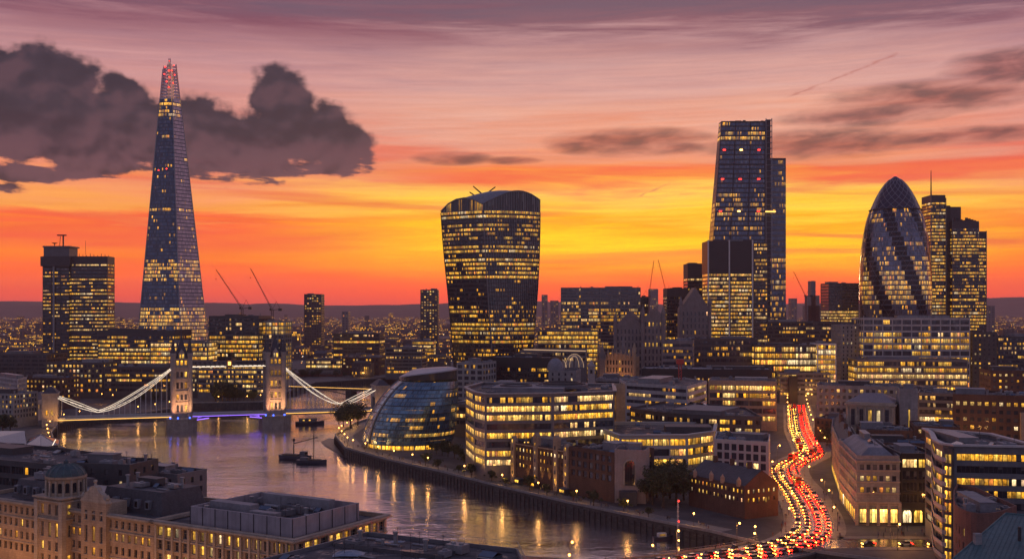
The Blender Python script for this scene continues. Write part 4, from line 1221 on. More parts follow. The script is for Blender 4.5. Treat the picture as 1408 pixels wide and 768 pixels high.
# riverside brick warehouses
wl = fp(702, 507, 782, 474, 22)
t = building('gabled_brick_warehouse', 'brown brick riverside warehouse with floodlit gable bays', 'warehouse', wl, Z(607, 505), dict(PUN, fh=3.5, wh=1.7, pw=1.05, pitch=2.5, wall=BRICK, lit=.6, br=1.1, gf=3.8, par=1.4, clutter=16, litf=[.97, .5, .55, .6, .6], roof=SLATE))
d_ = (Vector(wl[1]) - Vector(wl[0])).normalized(); n_ = Vector((d_.y, -d_.x)); Lw = (Vector(wl[1]) - Vector(wl[0])).length
for e in (.06, .46, .80, .97):                                                    # projecting bays with pedimented tops
    p = Vector(wl[0]) + d_ * Lw * e; b = MB(); an = math.atan2(d_.y, d_.x); zt_ = Z(607, 505) + (4.2 if .3 < e < .9 else 1.2)
    q = [tuple(p + d_ * x + n_ * y) for x, y in ((-1.3, .9), (1.3, .9), (1.3, -1.5), (-1.3, -1.5))]
    b.prism(q, 5, zt_); c = (Vector(q[0]) + Vector(q[1])) / 2; c2 = (Vector(q[2]) + Vector(q[3])) / 2; z_ = zt_ + .01
    b.face([(*q[0], z_), (*q[1], z_), (*c, z_ + 1.6)]); b.face([(*q[1], z_), (*q[2], z_), (*c2, z_ + 1.6), (*c, z_ + 1.6)]); b.face([(*q[2], z_), (*q[3], z_), (*c2, z_ + 1.6)]); b.face([(*q[3], z_), (*q[0], z_), (*c, z_ + 1.6), (*c2, z_ + 1.6)])
    b.build('gable_bay', STONEW, t)
    for k in range(5):
        o = link('window', pane_mesh(.9, 1.7, GZ, True), t, (1 if (k + int(e * 10)) % 3 else 0, 0, .09, .25)); o.location = Vector((*(p - d_ * .45 + n_ * .93), 9 + k * 3.6)) - BASE[t.name]; o.rotation_euler = (0, 0, an)
b = MB(); z_ = Z(607, 505) - .9; b.prism([tuple(Vector(wl[0]) + n_ * .45), tuple(Vector(wl[1]) + n_ * .45), tuple(Vector(wl[1]) - n_ * .1), tuple(Vector(wl[0]) - n_ * .1)], z_, z_ + .5); b.build('cornice', STONEW, t)
for k in range(8):                                                                # the uplighters at its foot
    p = Vector(wl[0]) + d_ * (Lw * (k + .5) / 8) + n_ * 1.6
    l = bpy.data.lights.new('uplight', 'SPOT'); l.energy = 5200; l.spot_size = .62; l.spot_blend = 1.0; l.color = (1, .50, .10); l.shadow_soft_size = .25
    o = link('uplight', l, t); o.location = Vector((*p, 6.0)) - BASE[t.name]; o.rotation_euler = (math.radians(171), 0, math.atan2(d_.y, d_.x))
wr = fp(782.6, 473.5, 844, 452, 24)
building('dark_brick_block', 'dark unlit brick block between the gabled warehouse and the arched wall', 'warehouse', wr, Z(614, 470), dict(PUN, fh=4.0, wh=2.6, pw=2.2, pitch=3.6, wall=BRICK, lit=.06, br=.8, clutter=14, par=1.2))
t = building('arched_stone_wall_block', 'pale stone block with one tall dark arched opening near the river', 'building', fp(845, 452, 888, 449, 14), Z(618, 450), dict(wall=plain('rose stone', (0.30, 0.24, 0.22, 1), .8, .3), maxf=0, clutter=4))
p0, p1 = Vector(PT(859, 450.6)), Vector(PT(872.5, 449.9))
o = link('arched_window', pane_mesh((p1 - p0).length, 10.5, GZK, True), t, (.25, 0, .1, .1)); o.location = Vector((p0.x, p0.y - .12, Z(667, 450))) - BASE[t.name]; o.rotation_euler = (0, 0, math.atan2((p1 - p0).y, (p1 - p0).x))
b = MB(); rr2 = (p1 - p0).length / 2 + .35
b.path([(p0.x - .3, p0.y - .2, Z(667, 450)), (p0.x - .3, p0.y - .2, Z(667, 450) + 10.5 - rr2)] + [((p0.x + p1.x) / 2 - rr2 * math.cos(a), p0.y - .25, Z(667, 450) + 10.4 - rr2 + rr2 * math.sin(a)) for a in [math.pi * i / 10 for i in range(11)]] + [(p1.x + .3, p1.y - .2, Z(667, 450))], .35, 6); b.build('arch_surround', STONE, t)
b = MB(); b.box((p0.x + 1, p0.y - 3, 5), 7, 5, 5.5); b.build('porch', DARKC, t)
wk = corner((947, 446), (1024, 416), (1070, 424))
t = building('gable_end_brick_warehouse', 'brick warehouse with small lit windows and a broad gable end facing the street', 'warehouse', wk, Z(668, 416), dict(PUN, fh=3.25, wh=1.5, pw=1.05, pitch=2.35, wall=BRICK, lit=.78, br=1.1, gf=2.2, par=.7, clutter=0, maxf=4))
ze, zr = Z(668, 416), Z(647, 418); W0, W1, W2, W3 = [Vector(p) for p in wk]; m1, m2 = (W1 + W2) / 2, (W0 + W3) / 2; rf = MB(); o_ = .5
b = MB(); b.face([(*W1, ze), (*W2, ze), (*m1, zr)]); b.build('gable', BRICK, t); b = MB(); b.face([(*W3, ze), (*W0, ze), (*m2, zr)]); b.build('gable', BRICK, t)
rf.face([(*(W0), ze + .1), (*(W1), ze + .1), (*m1, zr + .15), (*m2, zr + .15)]); rf.face([(*W2, ze + .1), (*W3, ze + .1), (*m2, zr + .15), (*m1, zr + .15)]); rf.build('pitched_roof', SLATE, t)
for e in (.2, .5, .8):
    p = m1.lerp(m2, e); b = MB(); b.box((p.x, p.y, zr - 1), 1.6, 1.2, 3.4, math.atan2((m2 - m1).y, (m2 - m1).x)); b.build('chimney', BRICK, t)
for e, h_ in ((.12, 2.2), (.42, 2.6), (.62, 2.2), (.9, 2.4)):
    p = W0.lerp(W1, e); b = MB(); b.box((p.x, p.y, ze - .5), 1.5, 1.5, h_); b.lathe([(1.0, 0), (0, 1.4)], (p.x, p.y, ze - .5 + h_), 4, ph=math.pi / 4); b.build('turret', STONEW, t)
for e in (.35, .6):
    p = W1.lerp(W2, e); o = link('window', pane_mesh(1.0, 2.2, GZ), t, (1 if e > .5 else 0, 0, .1, .25)); o.location = Vector((*(p + Vector((0, -.1))), ze - 7)) - BASE[t.name]; o.rotation_euler = (0, 0, math.atan2((W2 - W1).y, (W2 - W1).x))

# right of the street
cs = corner((1154, 458), (1178, 405), (1237, 404))
t = building('corner_stone_office', 'grey stone corner office with tall lit shop windows at the road junction', 'office building', cs, Z(626, 404),
             dict(PUN, fh=4.2, wh=2.0, sill=1.1, pw=1.5, pitch=2.35, wall=STONEG, lit=.5, br=1.05, depth=.15, gf=8.0, par=2.2, clutter=0, litf=[.12, .75, .4, .7, .6]))
d_ = (Vector(cs[2]) - Vector(cs[1])).normalized(); n_ = Vector((d_.y, -d_.x)); an = math.atan2(d_.y, d_.x); Lc = (Vector(cs[2]) - Vector(cs[1])).length
for k in range(4):
    p = Vector(cs[1]) + d_ * (1.0 + k * (Lc - 1) / 4) + n_ * .06
    o = link('shop_window', pane_mesh(2.9, 5.6, GZ), t, (1, .12, .097, .75)); o.location = Vector((*p, 5.8)) - BASE[t.name]; o.rotation_euler = (0, 0, an); link('frame', frame_mesh(2.9, 5.6, STEEL), o)
sf = (Vector(cs[0]), Vector(cs[1])); ds = (sf[1] - sf[0]).normalized(); ns = Vector((ds.y, -ds.x)); Ls = (sf[1] - sf[0]).length
for k in range(9):
    p = sf[0] + ds * (2 + k * (Ls - 5) / 9) + ns * .06
    o = link('shop_window', pane_mesh(3.2, 4.4, GZ), t, (1, .0, .107, .45)); o.location = Vector((*p, 5.8)) - BASE[t.name]; o.rotation_euler = (0, 0, math.atan2(ds.y, ds.x))
for zz in (Z(626, 404) - 2.4, 13.2): b = MB(); b.prism(inset(cs, -.5), zz, zz + .55); b.build('cornice', STONE, t)
for k in range(4): b = MB(); zz = Z(626, 404) - 2.2 - k * 4.2 - 3.6; rim(inset(cs, -.28), inset(cs, .02), zz, zz + .4, b); b.build('string_course', STONE, t)
b = MB(); zz = Z(626, 404); ins = inset(cs, 5); b_in = inset(cs, 1.0)
for i in range(4): b.face([(*b_in[i], zz - .9), (*b_in[(i + 1) % 4], zz - .9), (*ins[(i + 1) % 4], zz + 2.4), (*ins[i], zz + 2.4)])
b.face([(*p, zz + 2.4) for p in ins]); b.build('lead_roof', ROOFL, t); clutter(t, ins, zz + 2.4, 7, random.Random(8))
for k in range(5):
    p = Vector(cs[1]) + d_ * (Lc * k / 4) + n_ * .18; b = MB(); b.box((p.x, p.y, 5), 1.1, .7, 8.2, an); b.build('pier', STONE, t)
t = building('black_glass_office', 'black glass office with one lit top row beside the grey corner office', 'office building', fp(1238.2, 405, 1286, 404, 26), Z(623, 404),
             dict(BAND, fh=4.3, wh=3.3, sill=.5, wall=BLACK, glass=GZK, lit=.2, br=1.0, bay=1.35, clutter=12, seg=6.2, pier=.7, par=1.6, litf=[.93, .02, .06, .05, .12, .1]))
for k in range(3):
    p = Vector(PT(1241 + k * 15.2, 404.2)); o = link('arched_window', pane_mesh(3.2, 5.0, GZ, True), t, (1, 0, .107, .35)); o.location = Vector((p.x, p.y - .35, 6)) - BASE[t.name]
ob = [PT(1281, 376), PT(1285.5, 355), PT(1296, 345), PT(1312, 341.5), PT(1430, 337), (PT(1430, 337)[0], 372), (PT(1290, 376)[0], 388)]
t = building('balconied_glass_office', 'large glass office at right with rounded balcony end and lit vertical stair', 'office building', ob, Z(613, 341),
             dict(BAND, fh=3.8, wh=2.2, sill=.9, wall=MIDC, glass=GZK, lit=.55, br=1.0, bay=1.35, clutter=14, par=1.6, litf=[.65, .10, .7, .75, .55, .2, .3, .25, .3, .2]))
b = MB(); rim(inset(ob, -.9), inset(ob, .8), Z(613, 341) + .003, Z(613, 341) + .6, b); b.build('roof_rim', WHITEM, t)
for k in range(9):
    b = MB(); z_ = Z(613, 341) - 1.2 - (k + 1) * 3.8; q = [PT(1280, 378), PT(1283.6, 353), PT(1295, 343.2), PT(1301, 342)]; qi = [PT(1282, 380), PT(1288, 358), PT(1297, 347), PT(1301.5, 344)]
    b.prism(q + qi[::-1], z_, z_ + .35); b.prism([q[0], q[1], q[2], q[3]] + [PT(1301, 342.3), PT(1295.3, 343.6), PT(1284, 353.4), PT(1280.6, 378.2)], z_ + .352, z_ + 1.3); b.build('balcony', PANELS, t)
p0, p1 = Vector(PT(1300.5, 343.2)), Vector(PT(1311.5, 341)); b = MB(); dd = (p1 - p0); nn = Vector((dd.y, -dd.x)).normalized() * .9
b.prism([tuple(p0 + nn), tuple(p1 + nn), tuple(p1 - nn * .2), tuple(p0 - nn * .2)], 5, Z(616, 341)); b.build('stair_shaft', DARKC, t)
for k in range(9):
    for e in (0, 1):
        z_ = Z(613, 341) - 1.6 - (k + 1) * 3.8; o = link('stair_window', pane_mesh(.95, 3.0, GZ), t, (1, 0, .095, .35 if k else .2)); q = p0.lerp(p1, .08 + .47 * e) + nn * 1.06; o.location = Vector((*q, z_)) - BASE[t.name]; o.rotation_euler = (0, 0, math.atan2(dd.y, dd.x))
cb = arc_front([PT(1311, 326), PT(1313, 303), PT(1335, 290), PT(1370, 290), PT(1398, 300)], 4)
building('curved_brick_building', 'rounded red brick building below the balconied glass office', 'building', cb + [(cb[-1][0] + 2, 330), (cb[0][0] + 6, 338)], Z(698, 296), dict(PUN, fh=3.6, wh=2.0, pw=1.1, pitch=3.6, wall=BRICKR, lit=.3, br=1.0, par=4.4, clutter=8))
# copper hipped roof, nearest at right
t = thing('copper_roofed_building', 'green copper hipped roof in the lower right corner', 'building', (X(1390, 212), 212, 5))
zE, zR = Z(768, 196), Z(704, 213.3); fd, fn = Vector((.832, -.555)), Vector((.555, .832))
e0 = Vector((X(1310, 196), 196)); e3 = e0 + fn * 46; e1 = e0 + fd * 60; e2 = e3 + fd * 60; r0 = (e0 + e3) / 2 + fd * 5; r1 = r0 + fd * 50
b = MB(); b.prism(inset([tuple(p) for p in (e0, e1, e2, e3)], .8), 5, zE - .02); b.build('wall', STONEG, t)
b = MB(); b.face([(*e0, zE), (*e1, zE), (*r1, zR), (*r0, zR)]); b.face([(*e1, zE), (*e2, zE), (*r1, zR)]); b.face([(*e2, zE), (*e3, zE), (*r0, zR), (*r1, zR)]); b.face([(*e3, zE), (*e0, zE), (*r0, zR)]); b.face([(*p, zE - .01) for p in (e3, e2, e1, e0)]); b.build('copper_roof', COPPER, t)
b = MB()
for k in range(1, 75):                                                            # standing seams
    p = e0 + fd * k * .8; f = min(1.0, k * .8 / 5, (60 - k * .8) / 5); q = p + fn * 23 * f; b.tube((*p, zE + .03), (*q, zE + (zR - zE) * f + .03), .07, 4)
b.tube((*e0, zE), (*r0, zR), .2, 6); b.tube((*r0, zR), (*r1, zR), .25, 6); b.build('roof_seam', COPPER, t)
b = MB(); b.box((X(1344, 201), 201, zE), 1.2, 1.2, 3.6); b.build('chimney', STONEG, t)
b = MB(); b.tube((X(1402, 200), 200, zE), (X(1402, 200), 200, zE + 5), .3, 6); b.build('vent_pipe', STEEL, t)

tp_ = fp(1163, 566, 1230, 556, 26)
t = building('temple_front_hall', 'pale stone hall with tall slit windows and a low hipped roof', 'hall', tp_, Z(553, 560), dict(wall=STONE, maxf=0, clutter=0, par=.9))
d_ = (Vector(tp_[1]) - Vector(tp_[0])).normalized(); n_ = Vector((d_.y, -d_.x)); Lt = (Vector(tp_[1]) - Vector(tp_[0])).length
for k in range(5):
    p = Vector(tp_[0]) + d_ * (2.6 + k * (Lt - 3) / 5) + n_ * .07
    o = link('tall_window', pane_mesh(1.9, 8.5, GZ), t, (1 if k in (2, 3) else 0, 0, .19, .3)); o.location = Vector((*p, Z(585, 560))) - BASE[t.name]; o.rotation_euler = (0, 0, math.atan2(d_.y, d_.x)); link('frame', frame_mesh(1.9, 8.5, STONEG), o)
for k in range(6):
    p = Vector(tp_[0]) + d_ * (1.0 + k * (Lt - 2) / 5) + n_ * .3; b = MB(); b.lathe([(.65, 0), (.5, 9.2), (.8, 9.4), (.8, 9.8)], (p.x, p.y, Z(586, 560)), 8); b.build('pilaster', STONE, t)
b = MB(); b.prism(inset(tp_, -.8), Z(553, 560) - 1.7, Z(553, 560) - .9); b.build('cornice', STONE, t)
b = MB(); zz = Z(553, 560); hp = inset(tp_, .3); c0, c1 = Vector(tp_[0]).lerp(Vector(tp_[3]), .5).lerp(Vector(tp_[1]).lerp(Vector(tp_[2]), .5), .3), Vector(tp_[0]).lerp(Vector(tp_[3]), .5).lerp(Vector(tp_[1]).lerp(Vector(tp_[2]), .5), .7)
b.face([(*hp[0], zz), (*hp[1], zz), (*c1, zz + 4), (*c0, zz + 4)]); b.face([(*hp[1], zz), (*hp[2], zz), (*c1, zz + 4)]); b.face([(*hp[2], zz), (*hp[3], zz), (*c0, zz + 4), (*c1, zz + 4)]); b.face([(*hp[3], zz), (*hp[0], zz), (*c0, zz + 4)]); b.build('hipped_roof', plain('lead roof', (.20, .17, .18, 1), .6, .3), t)
t = building('blank_stone_slab', 'blank pale stone slab with one glowing vertical slit right of the hall', 'building', fp(1237, 558, 1262, 556, 15), Z(534, 557), dict(wall=STONEG, maxf=0, clutter=2))
o = link('slit_window', pane_mesh(.8, 10.5, GZ), t, (1, 0, .08, .5)); o.location = Vector((X(1249, 557), 556.8, Z(589, 557))) - BASE[t.name]
building('grey_stone_block', 'broad grey stone block with dark square windows behind the pale hall', 'office building', fp(1123, 692, 1240, 676, 32), Z(530, 684), dict(PUN, fh=4.0, wh=2.2, pw=1.9, pitch=3.6, wall=STONEG, lit=.2, br=.9, clutter=19, par=1.4))
building('stepped_lit_office', 'office with two lit lower rows behind the blank stone slab', 'office building', fp(1262, 640, 1315, 632, 30), Z(540, 636), dict(BAND, wall=SPAN, lit=.6, br=.9, clutter=11, litf=[.2, .5, .3, .95, .4]))
t = building('orange_row_building', 'wide dark building at right with a row of orange lit windows', 'office building', fp(1310, 575, 1425, 560, 34), Z(543, 566), dict(PUN, fh=4.1, wh=2.1, pw=2.0, pitch=3.3, wall=BRICK, lit=.5, br=.95, clutter=19, par=2.6, litf=[.92, .04, .55, .15]))
b = MB(); b.box((X(1400, 566) , 561, 18), 2.2, 1.5, 14); b.build('lit_pier', STONEW, t)
for (xl, Yl, xr, Yr, dep, yt, lab) in ((1120, 660, 1160, 650, 24, 574, 'small slate roofed block beside the street above the dark mansards'), (1258, 520, 1320, 515, 26, 585, 'low dark roof crowded with plant behind the black glass office'), (1184, 500, 1256, 495, 26, 590, 'low dark roof with a pale skylight in front of the stone hall'),
                                      (1190, 450, 1285, 447, 20, 608, 'dark slate roof directly behind the grey corner office')):
    building('low_roofed_block', lab, 'building', fp(xl, Yl, xr, Yr, dep), Z(yt, Yl), dict(PUN, wall=BRICK, lit=.15, br=.8, clutter=22, roof=SLATE, par=.8))
for (L_, C_, R_, yt, lab, mat) in (((1145, 612), (1143, 545), (1172, 545), 592, 'farther terrace house facing the bright street, below the hall', STONEG), ((1144, 540), (1155, 468), (1186, 468), 610, 'nearer terrace house facing the bright street beside the corner office', STONE)):
    q = corner(L_, C_, R_); t = building('street_house', lab, 'house', q, Z(yt, C_[1]), dict(PUN, fh=3.7, wh=2.1, pw=1.2, pitch=2.7, wall=mat, lit=.3, br=1.0, depth=.12, clutter=9, par=.9, roof=SLATE))
    for (pa, pb) in ((q[0], q[1]), (q[1], q[2])):
        pa, pb = Vector(pa), Vector(pb); dd = (pb - pa).normalized(); nn = Vector((dd.y, -dd.x)); L = (pb - pa).length
        for k in range(int(L / 4.6)): p = pa + dd * (.8 + k * 4.6) + nn * .06; o = link('shop_window', pane_mesh(3.6, 3.0, GZ), t, (1, 0, .12, .35)); o.location = Vector((*p, 5.5)) - BASE[t.name]; o.rotation_euler = (0, 0, math.atan2(dd.y, dd.x))
    for k in range(4): b = MB(); zz = Z(yt, C_[1]) - 1.2 - k * 3.7; rim(inset(q, -.25), inset(q, .02), zz, zz + .35, b); b.build('string_course', STONE, t)
    zz = Z(yt, C_[1]); i1, i2 = inset(q, .8), inset(q, 4.5); b = MB()
    for i in range(4): b.face([(*i1[i], zz - .5), (*i1[(i + 1) % 4], zz - .5), (*i2[(i + 1) % 4], zz + 3), (*i2[i], zz + 3)])
    b.face([(*p, zz + 3) for p in i2]); b.build('mansard_roof', SLATE, t)
    for k in range(3): p = Vector(i2[0]).lerp(Vector(i2[1]), k / 2); b = MB(); b.box((p.x, p.y, zz + 1), 1.2, 2.4, 4); b.build('chimney', BRICK, t)
# street end and beyond
building('yellow_ribbon_office', 'two bright yellow ribbon rows above the street, left of its far end', 'office building', fp(974, 728, 1068, 718, 34), Z(523, 722), dict(BAND, fh=5.0, wh=3.2, wall=STONEW, lit=.7, br=1.1, bay=1.6, seg=9, pier=.5, clutter=12, par=2.4, litf=[.97, .6, .35, .3]))
t = building('street_end_block', 'office closing the far end of the bright street with a dark vertical slot', 'office building', fp(1072, 930, 1142, 926, 40), Z(512, 928), dict(BAND, fh=3.8, wh=2.0, wall=MIDC, lit=.35, br=.8, clutter=9, seg=7))
b = MB(); b.box((X(1090, 927), 926, 5), 7, 3, Z(516, 927) - 5); b.build('dark_slot', BLACK, t)
building('yellow_glass_office', 'very bright yellow office with three lit storeys before the wedge tower', 'office building', fp(1037, 952, 1123, 950, 40), Z(474, 951), dict(BAND, fh=5.6, wh=4.2, sill=.7, wall=DARKC, lit=.9, br=1.15, bay=1.8, clutter=14, seg=17, pier=.5, litf=[.75, .95, .95, .6, .4]))
building('glowing_glass_annex', 'small glowing glass annex on the right end of the bright yellow office', 'office building', fp(1123.6, 944, 1150, 943, 30), Z(472, 944), dict(BAND, fh=4.3, wh=3.6, sill=.4, wall=STEELW, lit=.95, br=.9, bay=2.2, clutter=4))
building('big_frame_office', 'large office of pale square frames at the foot of the bullet tower', 'office building', fp(1187, 985, 1334, 976, 50), Z(437, 980), dict(BAND, fh=5.6, wh=4.0, sill=.9, wall=PANELS, lit=.7, br=.85, bay=1.9, seg=8.6, pier=.9, clutter=22, litf=[.03, .05, .75, .8, .75, .2, .5]))
building('podium_office', 'wide lower office with two lit rows below the square framed one', 'office building', fp(1178, 938, 1331, 930, 34), Z(494, 934), dict(BAND, fh=5.4, wh=3.6, wall=SPAN, lit=.85, br=.9, bay=1.9, clutter=16, litf=[.45, .95, .8, .5]))
building('stone_shoulder_block', 'plain stone block left of the square framed office', 'building', fp(1156, 1000, 1186, 1000, 30), Z(446, 1000), dict(PUN, wall=STONEG, lit=.15, br=.7, clutter=4, pitch=4))
building('square_dark_tower', 'short square dark tower left of the bullet tower', 'tower', fp(1139.5, 1500, 1181, 1500, 40), Z(389, 1500), dict(BAND, wall=DARKC, glass=GZK, lit=.1, br=.7, clutter=8, litf=[.02] * 9 + [.8, .9, .7, .8, .5, .6, .3, .3]))
building('dark_right_block', 'dark block with few orange windows right of the square framed office', 'office building', fp(1337, 990, 1371, 988, 36), Z(456, 990), dict(PUN, wall=DARKC, lit=.12, br=.8, clutter=8, pw=1.8, pitch=4.2, fh=4.2))
building('far_right_block', 'dark office block at the right edge under the hills', 'office building', fp(1372, 1010, 1440, 1010, 40), Z(462, 1010), dict(BAND, wall=DARKC, lit=.25, br=.6, clutter=9))
building('orange_dotted_block', 'low dark block dotted with orange windows at the right edge', 'building', fp(1362, 805, 1430, 800, 30), Z(509, 802), dict(PUN, wall=BRICK, lit=.6, br=.9, clutter=9, pw=1.8, pitch=4, fh=4.4, litf=[.9, .3, .2]))
building('long_low_office', 'long low office with a dim lit row beneath the wedge and slab towers', 'office building', fp(1037, 1150, 1160, 1150, 40), Z(442, 1150), dict(BAND, wall=DARKC, lit=.4, br=.75, clutter=16, litf=[.15, .55, .3, .3, .2]))
building('tinted_glass_block', 'broad tinted glass block on the skyline right of the flared tower', 'office building', fp(771, 1400, 881, 1395, 42), Z(395, 1398), dict(BAND, fh=4.3, wh=3.2, sill=.6, wall=SPAN, lit=.35, br=.65, bay=1.9, seg=26, pier=.6, clutter=22, litf=[.08, .05, .1, .05, .6, .15, .5, .5, .55, .6, .3]))
building('lit_ribbon_block', 'lower block with three lit ribbons in front of the tinted glass block', 'office building', fp(739, 1255, 823, 1250, 40), Z(454, 1252), dict(BAND, fh=5.0, wh=3.6, wall=SPAN, lit=.9, br=.85, bay=2, clutter=8, litf=[.85, .95, .9, .6]))
building('dark_skyline_tower', 'dark blank topped tower left of the ribbed black slab', 'tower', fp(945.5, 1350, 974, 1350, 34), Z(362, 1350), dict(BAND, wall=DARKC, glass=GZK, lit=.3, br=.7, clutter=4, par=18))
building('dark_skyline_block', 'dark stepped block on the skyline between the cranes and the ribbed slab', 'office building', fp(917, 1330, 946, 1330, 34), Z(396, 1330), dict(BAND, wall=DARKC, glass=GZK, lit=.2, br=.7, clutter=6, par=10))
building('narrow_skyline_block', 'narrow dark block on the skyline just right of the tinted glass block', 'office building', fp(881, 1420, 892, 1420, 30), Z(408, 1420), dict(BAND, wall=DARKC, lit=.3, br=.7, clutter=2))
# the gothic group in the middle
def gothic(name, lab, poly, z1, peak, mat, lit=.2, cols=4, spires=True, base=5, pitch=3.4):
    t = building(name, lab, 'gothic building', poly, z1, dict(PUN, fh=6.2, wh=4.0, sill=1.0, pw=1.3, pitch=pitch, wall=mat, lit=lit, br=.7, clutter=0, arch=True, par=1.8, gf=5, frames=False, roof=SLATE), z0=base)
    P = [Vector(p) for p in poly]; m0, m1 = (P[0] + P[1]) / 2, (P[2] + P[3]) / 2
    b = MB(); b.face([(*P[0], z1), (*P[1], z1), (*m0, peak)]); b.build('gable', mat, t); b = MB(); b.face([(*P[2], z1), (*P[3], z1), (*m1, peak)]); b.build('gable', mat, t)
    b = MB(); b.face([(*P[1], z1), (*P[2], z1), (*m1, peak), (*m0, peak)]); b.face([(*P[3], z1), (*P[0], z1), (*m0, peak), (*m1, peak)]); b.build('pitched_roof', SLATE, t)
    if spires:
        for p in P[:2]:
            b = MB(); b.lathe([(1.7, 0), (1.7, z1 - base + 4), (2.1, z1 - base + 4.2), (2.1, z1 - base + 5), (0, z1 - base + 13)], (p.x, p.y, base), 8); b.build('pinnacle', mat, t)
    return t
STG = plain('soot grey stone', (0.21, 0.175, 0.165, 1), .85, .4)
t = gothic('gabled_stone_hall', 'tall pale stone hall with a steep gable just left of the ribbed slab', fp(936, 1082, 976, 1080, 40), Z(424, 1081), Z(395, 1081), STG, .15, pitch=4.2)
t = gothic('dark_gothic_block', 'dark gothic block with steep roof behind the floodlit stone facade', fp(846, 1010, 884, 1005, 40), Z(448, 1008), Z(428, 1008), STG, .08)
t = gothic('pinnacled_stone_block', 'stone block with pinnacles between the dark gothic block and the gabled hall', fp(884, 1000, 912, 996, 30), Z(438, 998), Z(424, 998), STG, .12)
t = gothic('floodlit_gothic_facade', 'low ornate stone facade glowing rose and orange under floodlights', fp(824, 940, 872, 930, 20), Z(490, 935), Z(484, 935), STONEW, .2, pitch=2.6)
for k in range(9):
    b = MB(); p = Vector(PT(824, 939)).lerp(Vector(PT(872, 929)), k / 8); b.lathe([(.8, 0), (.8, 4), (1.1, 4.2), (0, 9)], (p.x, p.y - .5, Z(490, 935) - 2), 6); b.build('pinnacle', STONEW, t)
for k in range(5):
    l = bpy.data.lights.new('floodlight', 'SPOT'); l.energy = 9000; l.spot_size = 1.5; l.spot_blend = .8; l.color = (1, .42, .16); l.shadow_soft_size = .4
    o = link('floodlight', l, t); o.location = Vector((X(828 + k * 10, 925), 922, 8)) - BASE[t.name]; o.rotation_euler = (math.radians(145), 0, 0)
for x, yt, Y_ in ((857, 461, 955), (828, 468, 930), (880, 430, 1015)):
    t = thing('stone_spire', {857: 'slender stone spire above the floodlit gothic facade', 828: 'square stone belfry at the left end of the floodlit facade', 880: 'pointed dark spire beside the steep roofed gothic block'}[x], 'spire', (X(x, Y_), Y_, 5))
    zt_ = Z(yt, Y_); b = MB(); b.lathe([(3.4, 0), (3.4, zt_ - 22), (3.8, zt_ - 21.8), (3.8, zt_ - 20.5)], (X(x, Y_), Y_, 5), 4, ph=math.pi / 4); b.build('shaft', STG, t)
    b = MB(); b.lathe([(3.2, 0), (.0, 15.5)], (X(x, Y_), Y_, zt_ - 15.5), 8 if x != 828 else 4, ph=math.pi / 4); b.build('spire_cap', STG, t)
    for i in range(4):
        b = MB(); a = math.pi / 4 + i * math.pi / 2; b.lathe([(.7, 0), (.7, 2.5), (0, 6)], (X(x, Y_) + 3.3 * math.cos(a), Y_ + 3.3 * math.sin(a), zt_ - 15.6), 6); b.build('pinnacle', STG, t)
building('small_windowed_office', 'plain office with scattered yellow windows below the gabled hall', 'office building', fp(910, 905, 953, 900, 30), Z(468, 902), dict(BAND, wall=STG, lit=.3, br=.8, clutter=9, fh=5, wh=2.4, litf=[.55, .15, .3, .2]))
building('dark_terrace_office', 'dark glass office with a single orange bay beneath the ribbed slab', 'office building', fp(945, 968, 1042, 962, 36), Z(465, 965), dict(BAND, wall=DARKC, lit=.15, br=.7, clutter=16, fh=5.2, wh=3, seg=12))
building('black_roofed_block', 'very long low black sided building in the middle of the city', 'building', fp(882, 812, 1062, 796, 44), Z(507, 804), dict(BAND, wall=BLACK, glass=GZK, lit=.15, br=.8, clutter=28, par=6, roof=ROOFL))
building('dark_long_building', 'long dark building with a few lit windows behind the ribbon office', 'building', fp(664, 806, 756, 792, 40), Z(491, 798), dict(BAND, wall=BLACK, glass=GZK, lit=.2, br=.7, clutter=12, par=7, seg=8, litf=[.3, .25, .1]))
t = building('domed_stone_block', 'pale stone block under a round grey dome', 'building', fp(754, 782, 792, 778, 26), Z(509, 780), dict(PUN, wall=STONEG, lit=.15, br=.8, clutter=2, pitch=4.4))
b = MB(); zz = Z(509, 780); b.lathe([(6.2, 0), (6.2, 1.5)] + [(6.0 * math.cos(a), 1.5 + 7.5 * math.sin(a)) for a in [math.pi / 2 * i / 7 for i in range(8)]], (X(764, 787), 792, zz - .6), 20); b.build('dome', ROOFL, t, smooth=True)
t = thing('slender_clock_tower', 'slender pale stone tower above the right end of the ribbon office', 'tower', (X(813, 725), 725, 5))
b = MB(); b.lathe([(3.5, 0), (3.0, Z(505, 725) - 5), (3.4, Z(504, 725) - 5), (3.4, Z(502, 725) - 5), (0, Z(494, 725) - 5)], (X(813, 725), 725, 5), 4, ph=math.pi / 4); b.build('shaft', plain('pale obelisk stone', (.34, .29, .27, 1), .8, .3), t)
b = MB(); b.prism(fp(811.5, 722.6, 814.5, 722.6, .2), Z(513, 723), Z(508, 723)); b.build('opening', BLACK, t)
t = building('lit_roof_terminal', 'low terminal with a pale lit roof edge and glowing striped arches', 'station', fp(715, 905, 806, 900, 36), Z(482, 902), dict(BAND, wall=SPAN, lit=.3, br=.8, clutter=0, maxf=2))
b = MB(); b.tube((X(720, 901), 899, Z(480, 900)), (X(805, 901), 897, Z(482, 900)), .45, 5); b.build('light_line', E_DIM, t)
for cx_, r0_, hh_ in ((768, 10, 7.5), (789, 12.5, 11)):
    for k in range(6):
        b = MB(); r = r0_ * (1 - .16 * k) / F * 890; c = X(cx_, 890)
        b.path([(c + r * math.cos(a), 880 + k * 1.2, Z(505, 880) + hh_ * (1 - .05 * k) * math.sin(a)) for a in [math.pi * i / 12 for i in range(13)]], .26, 4); b.build('arch_rib', E_DIM if k in (0, 3) else STEELW, t)
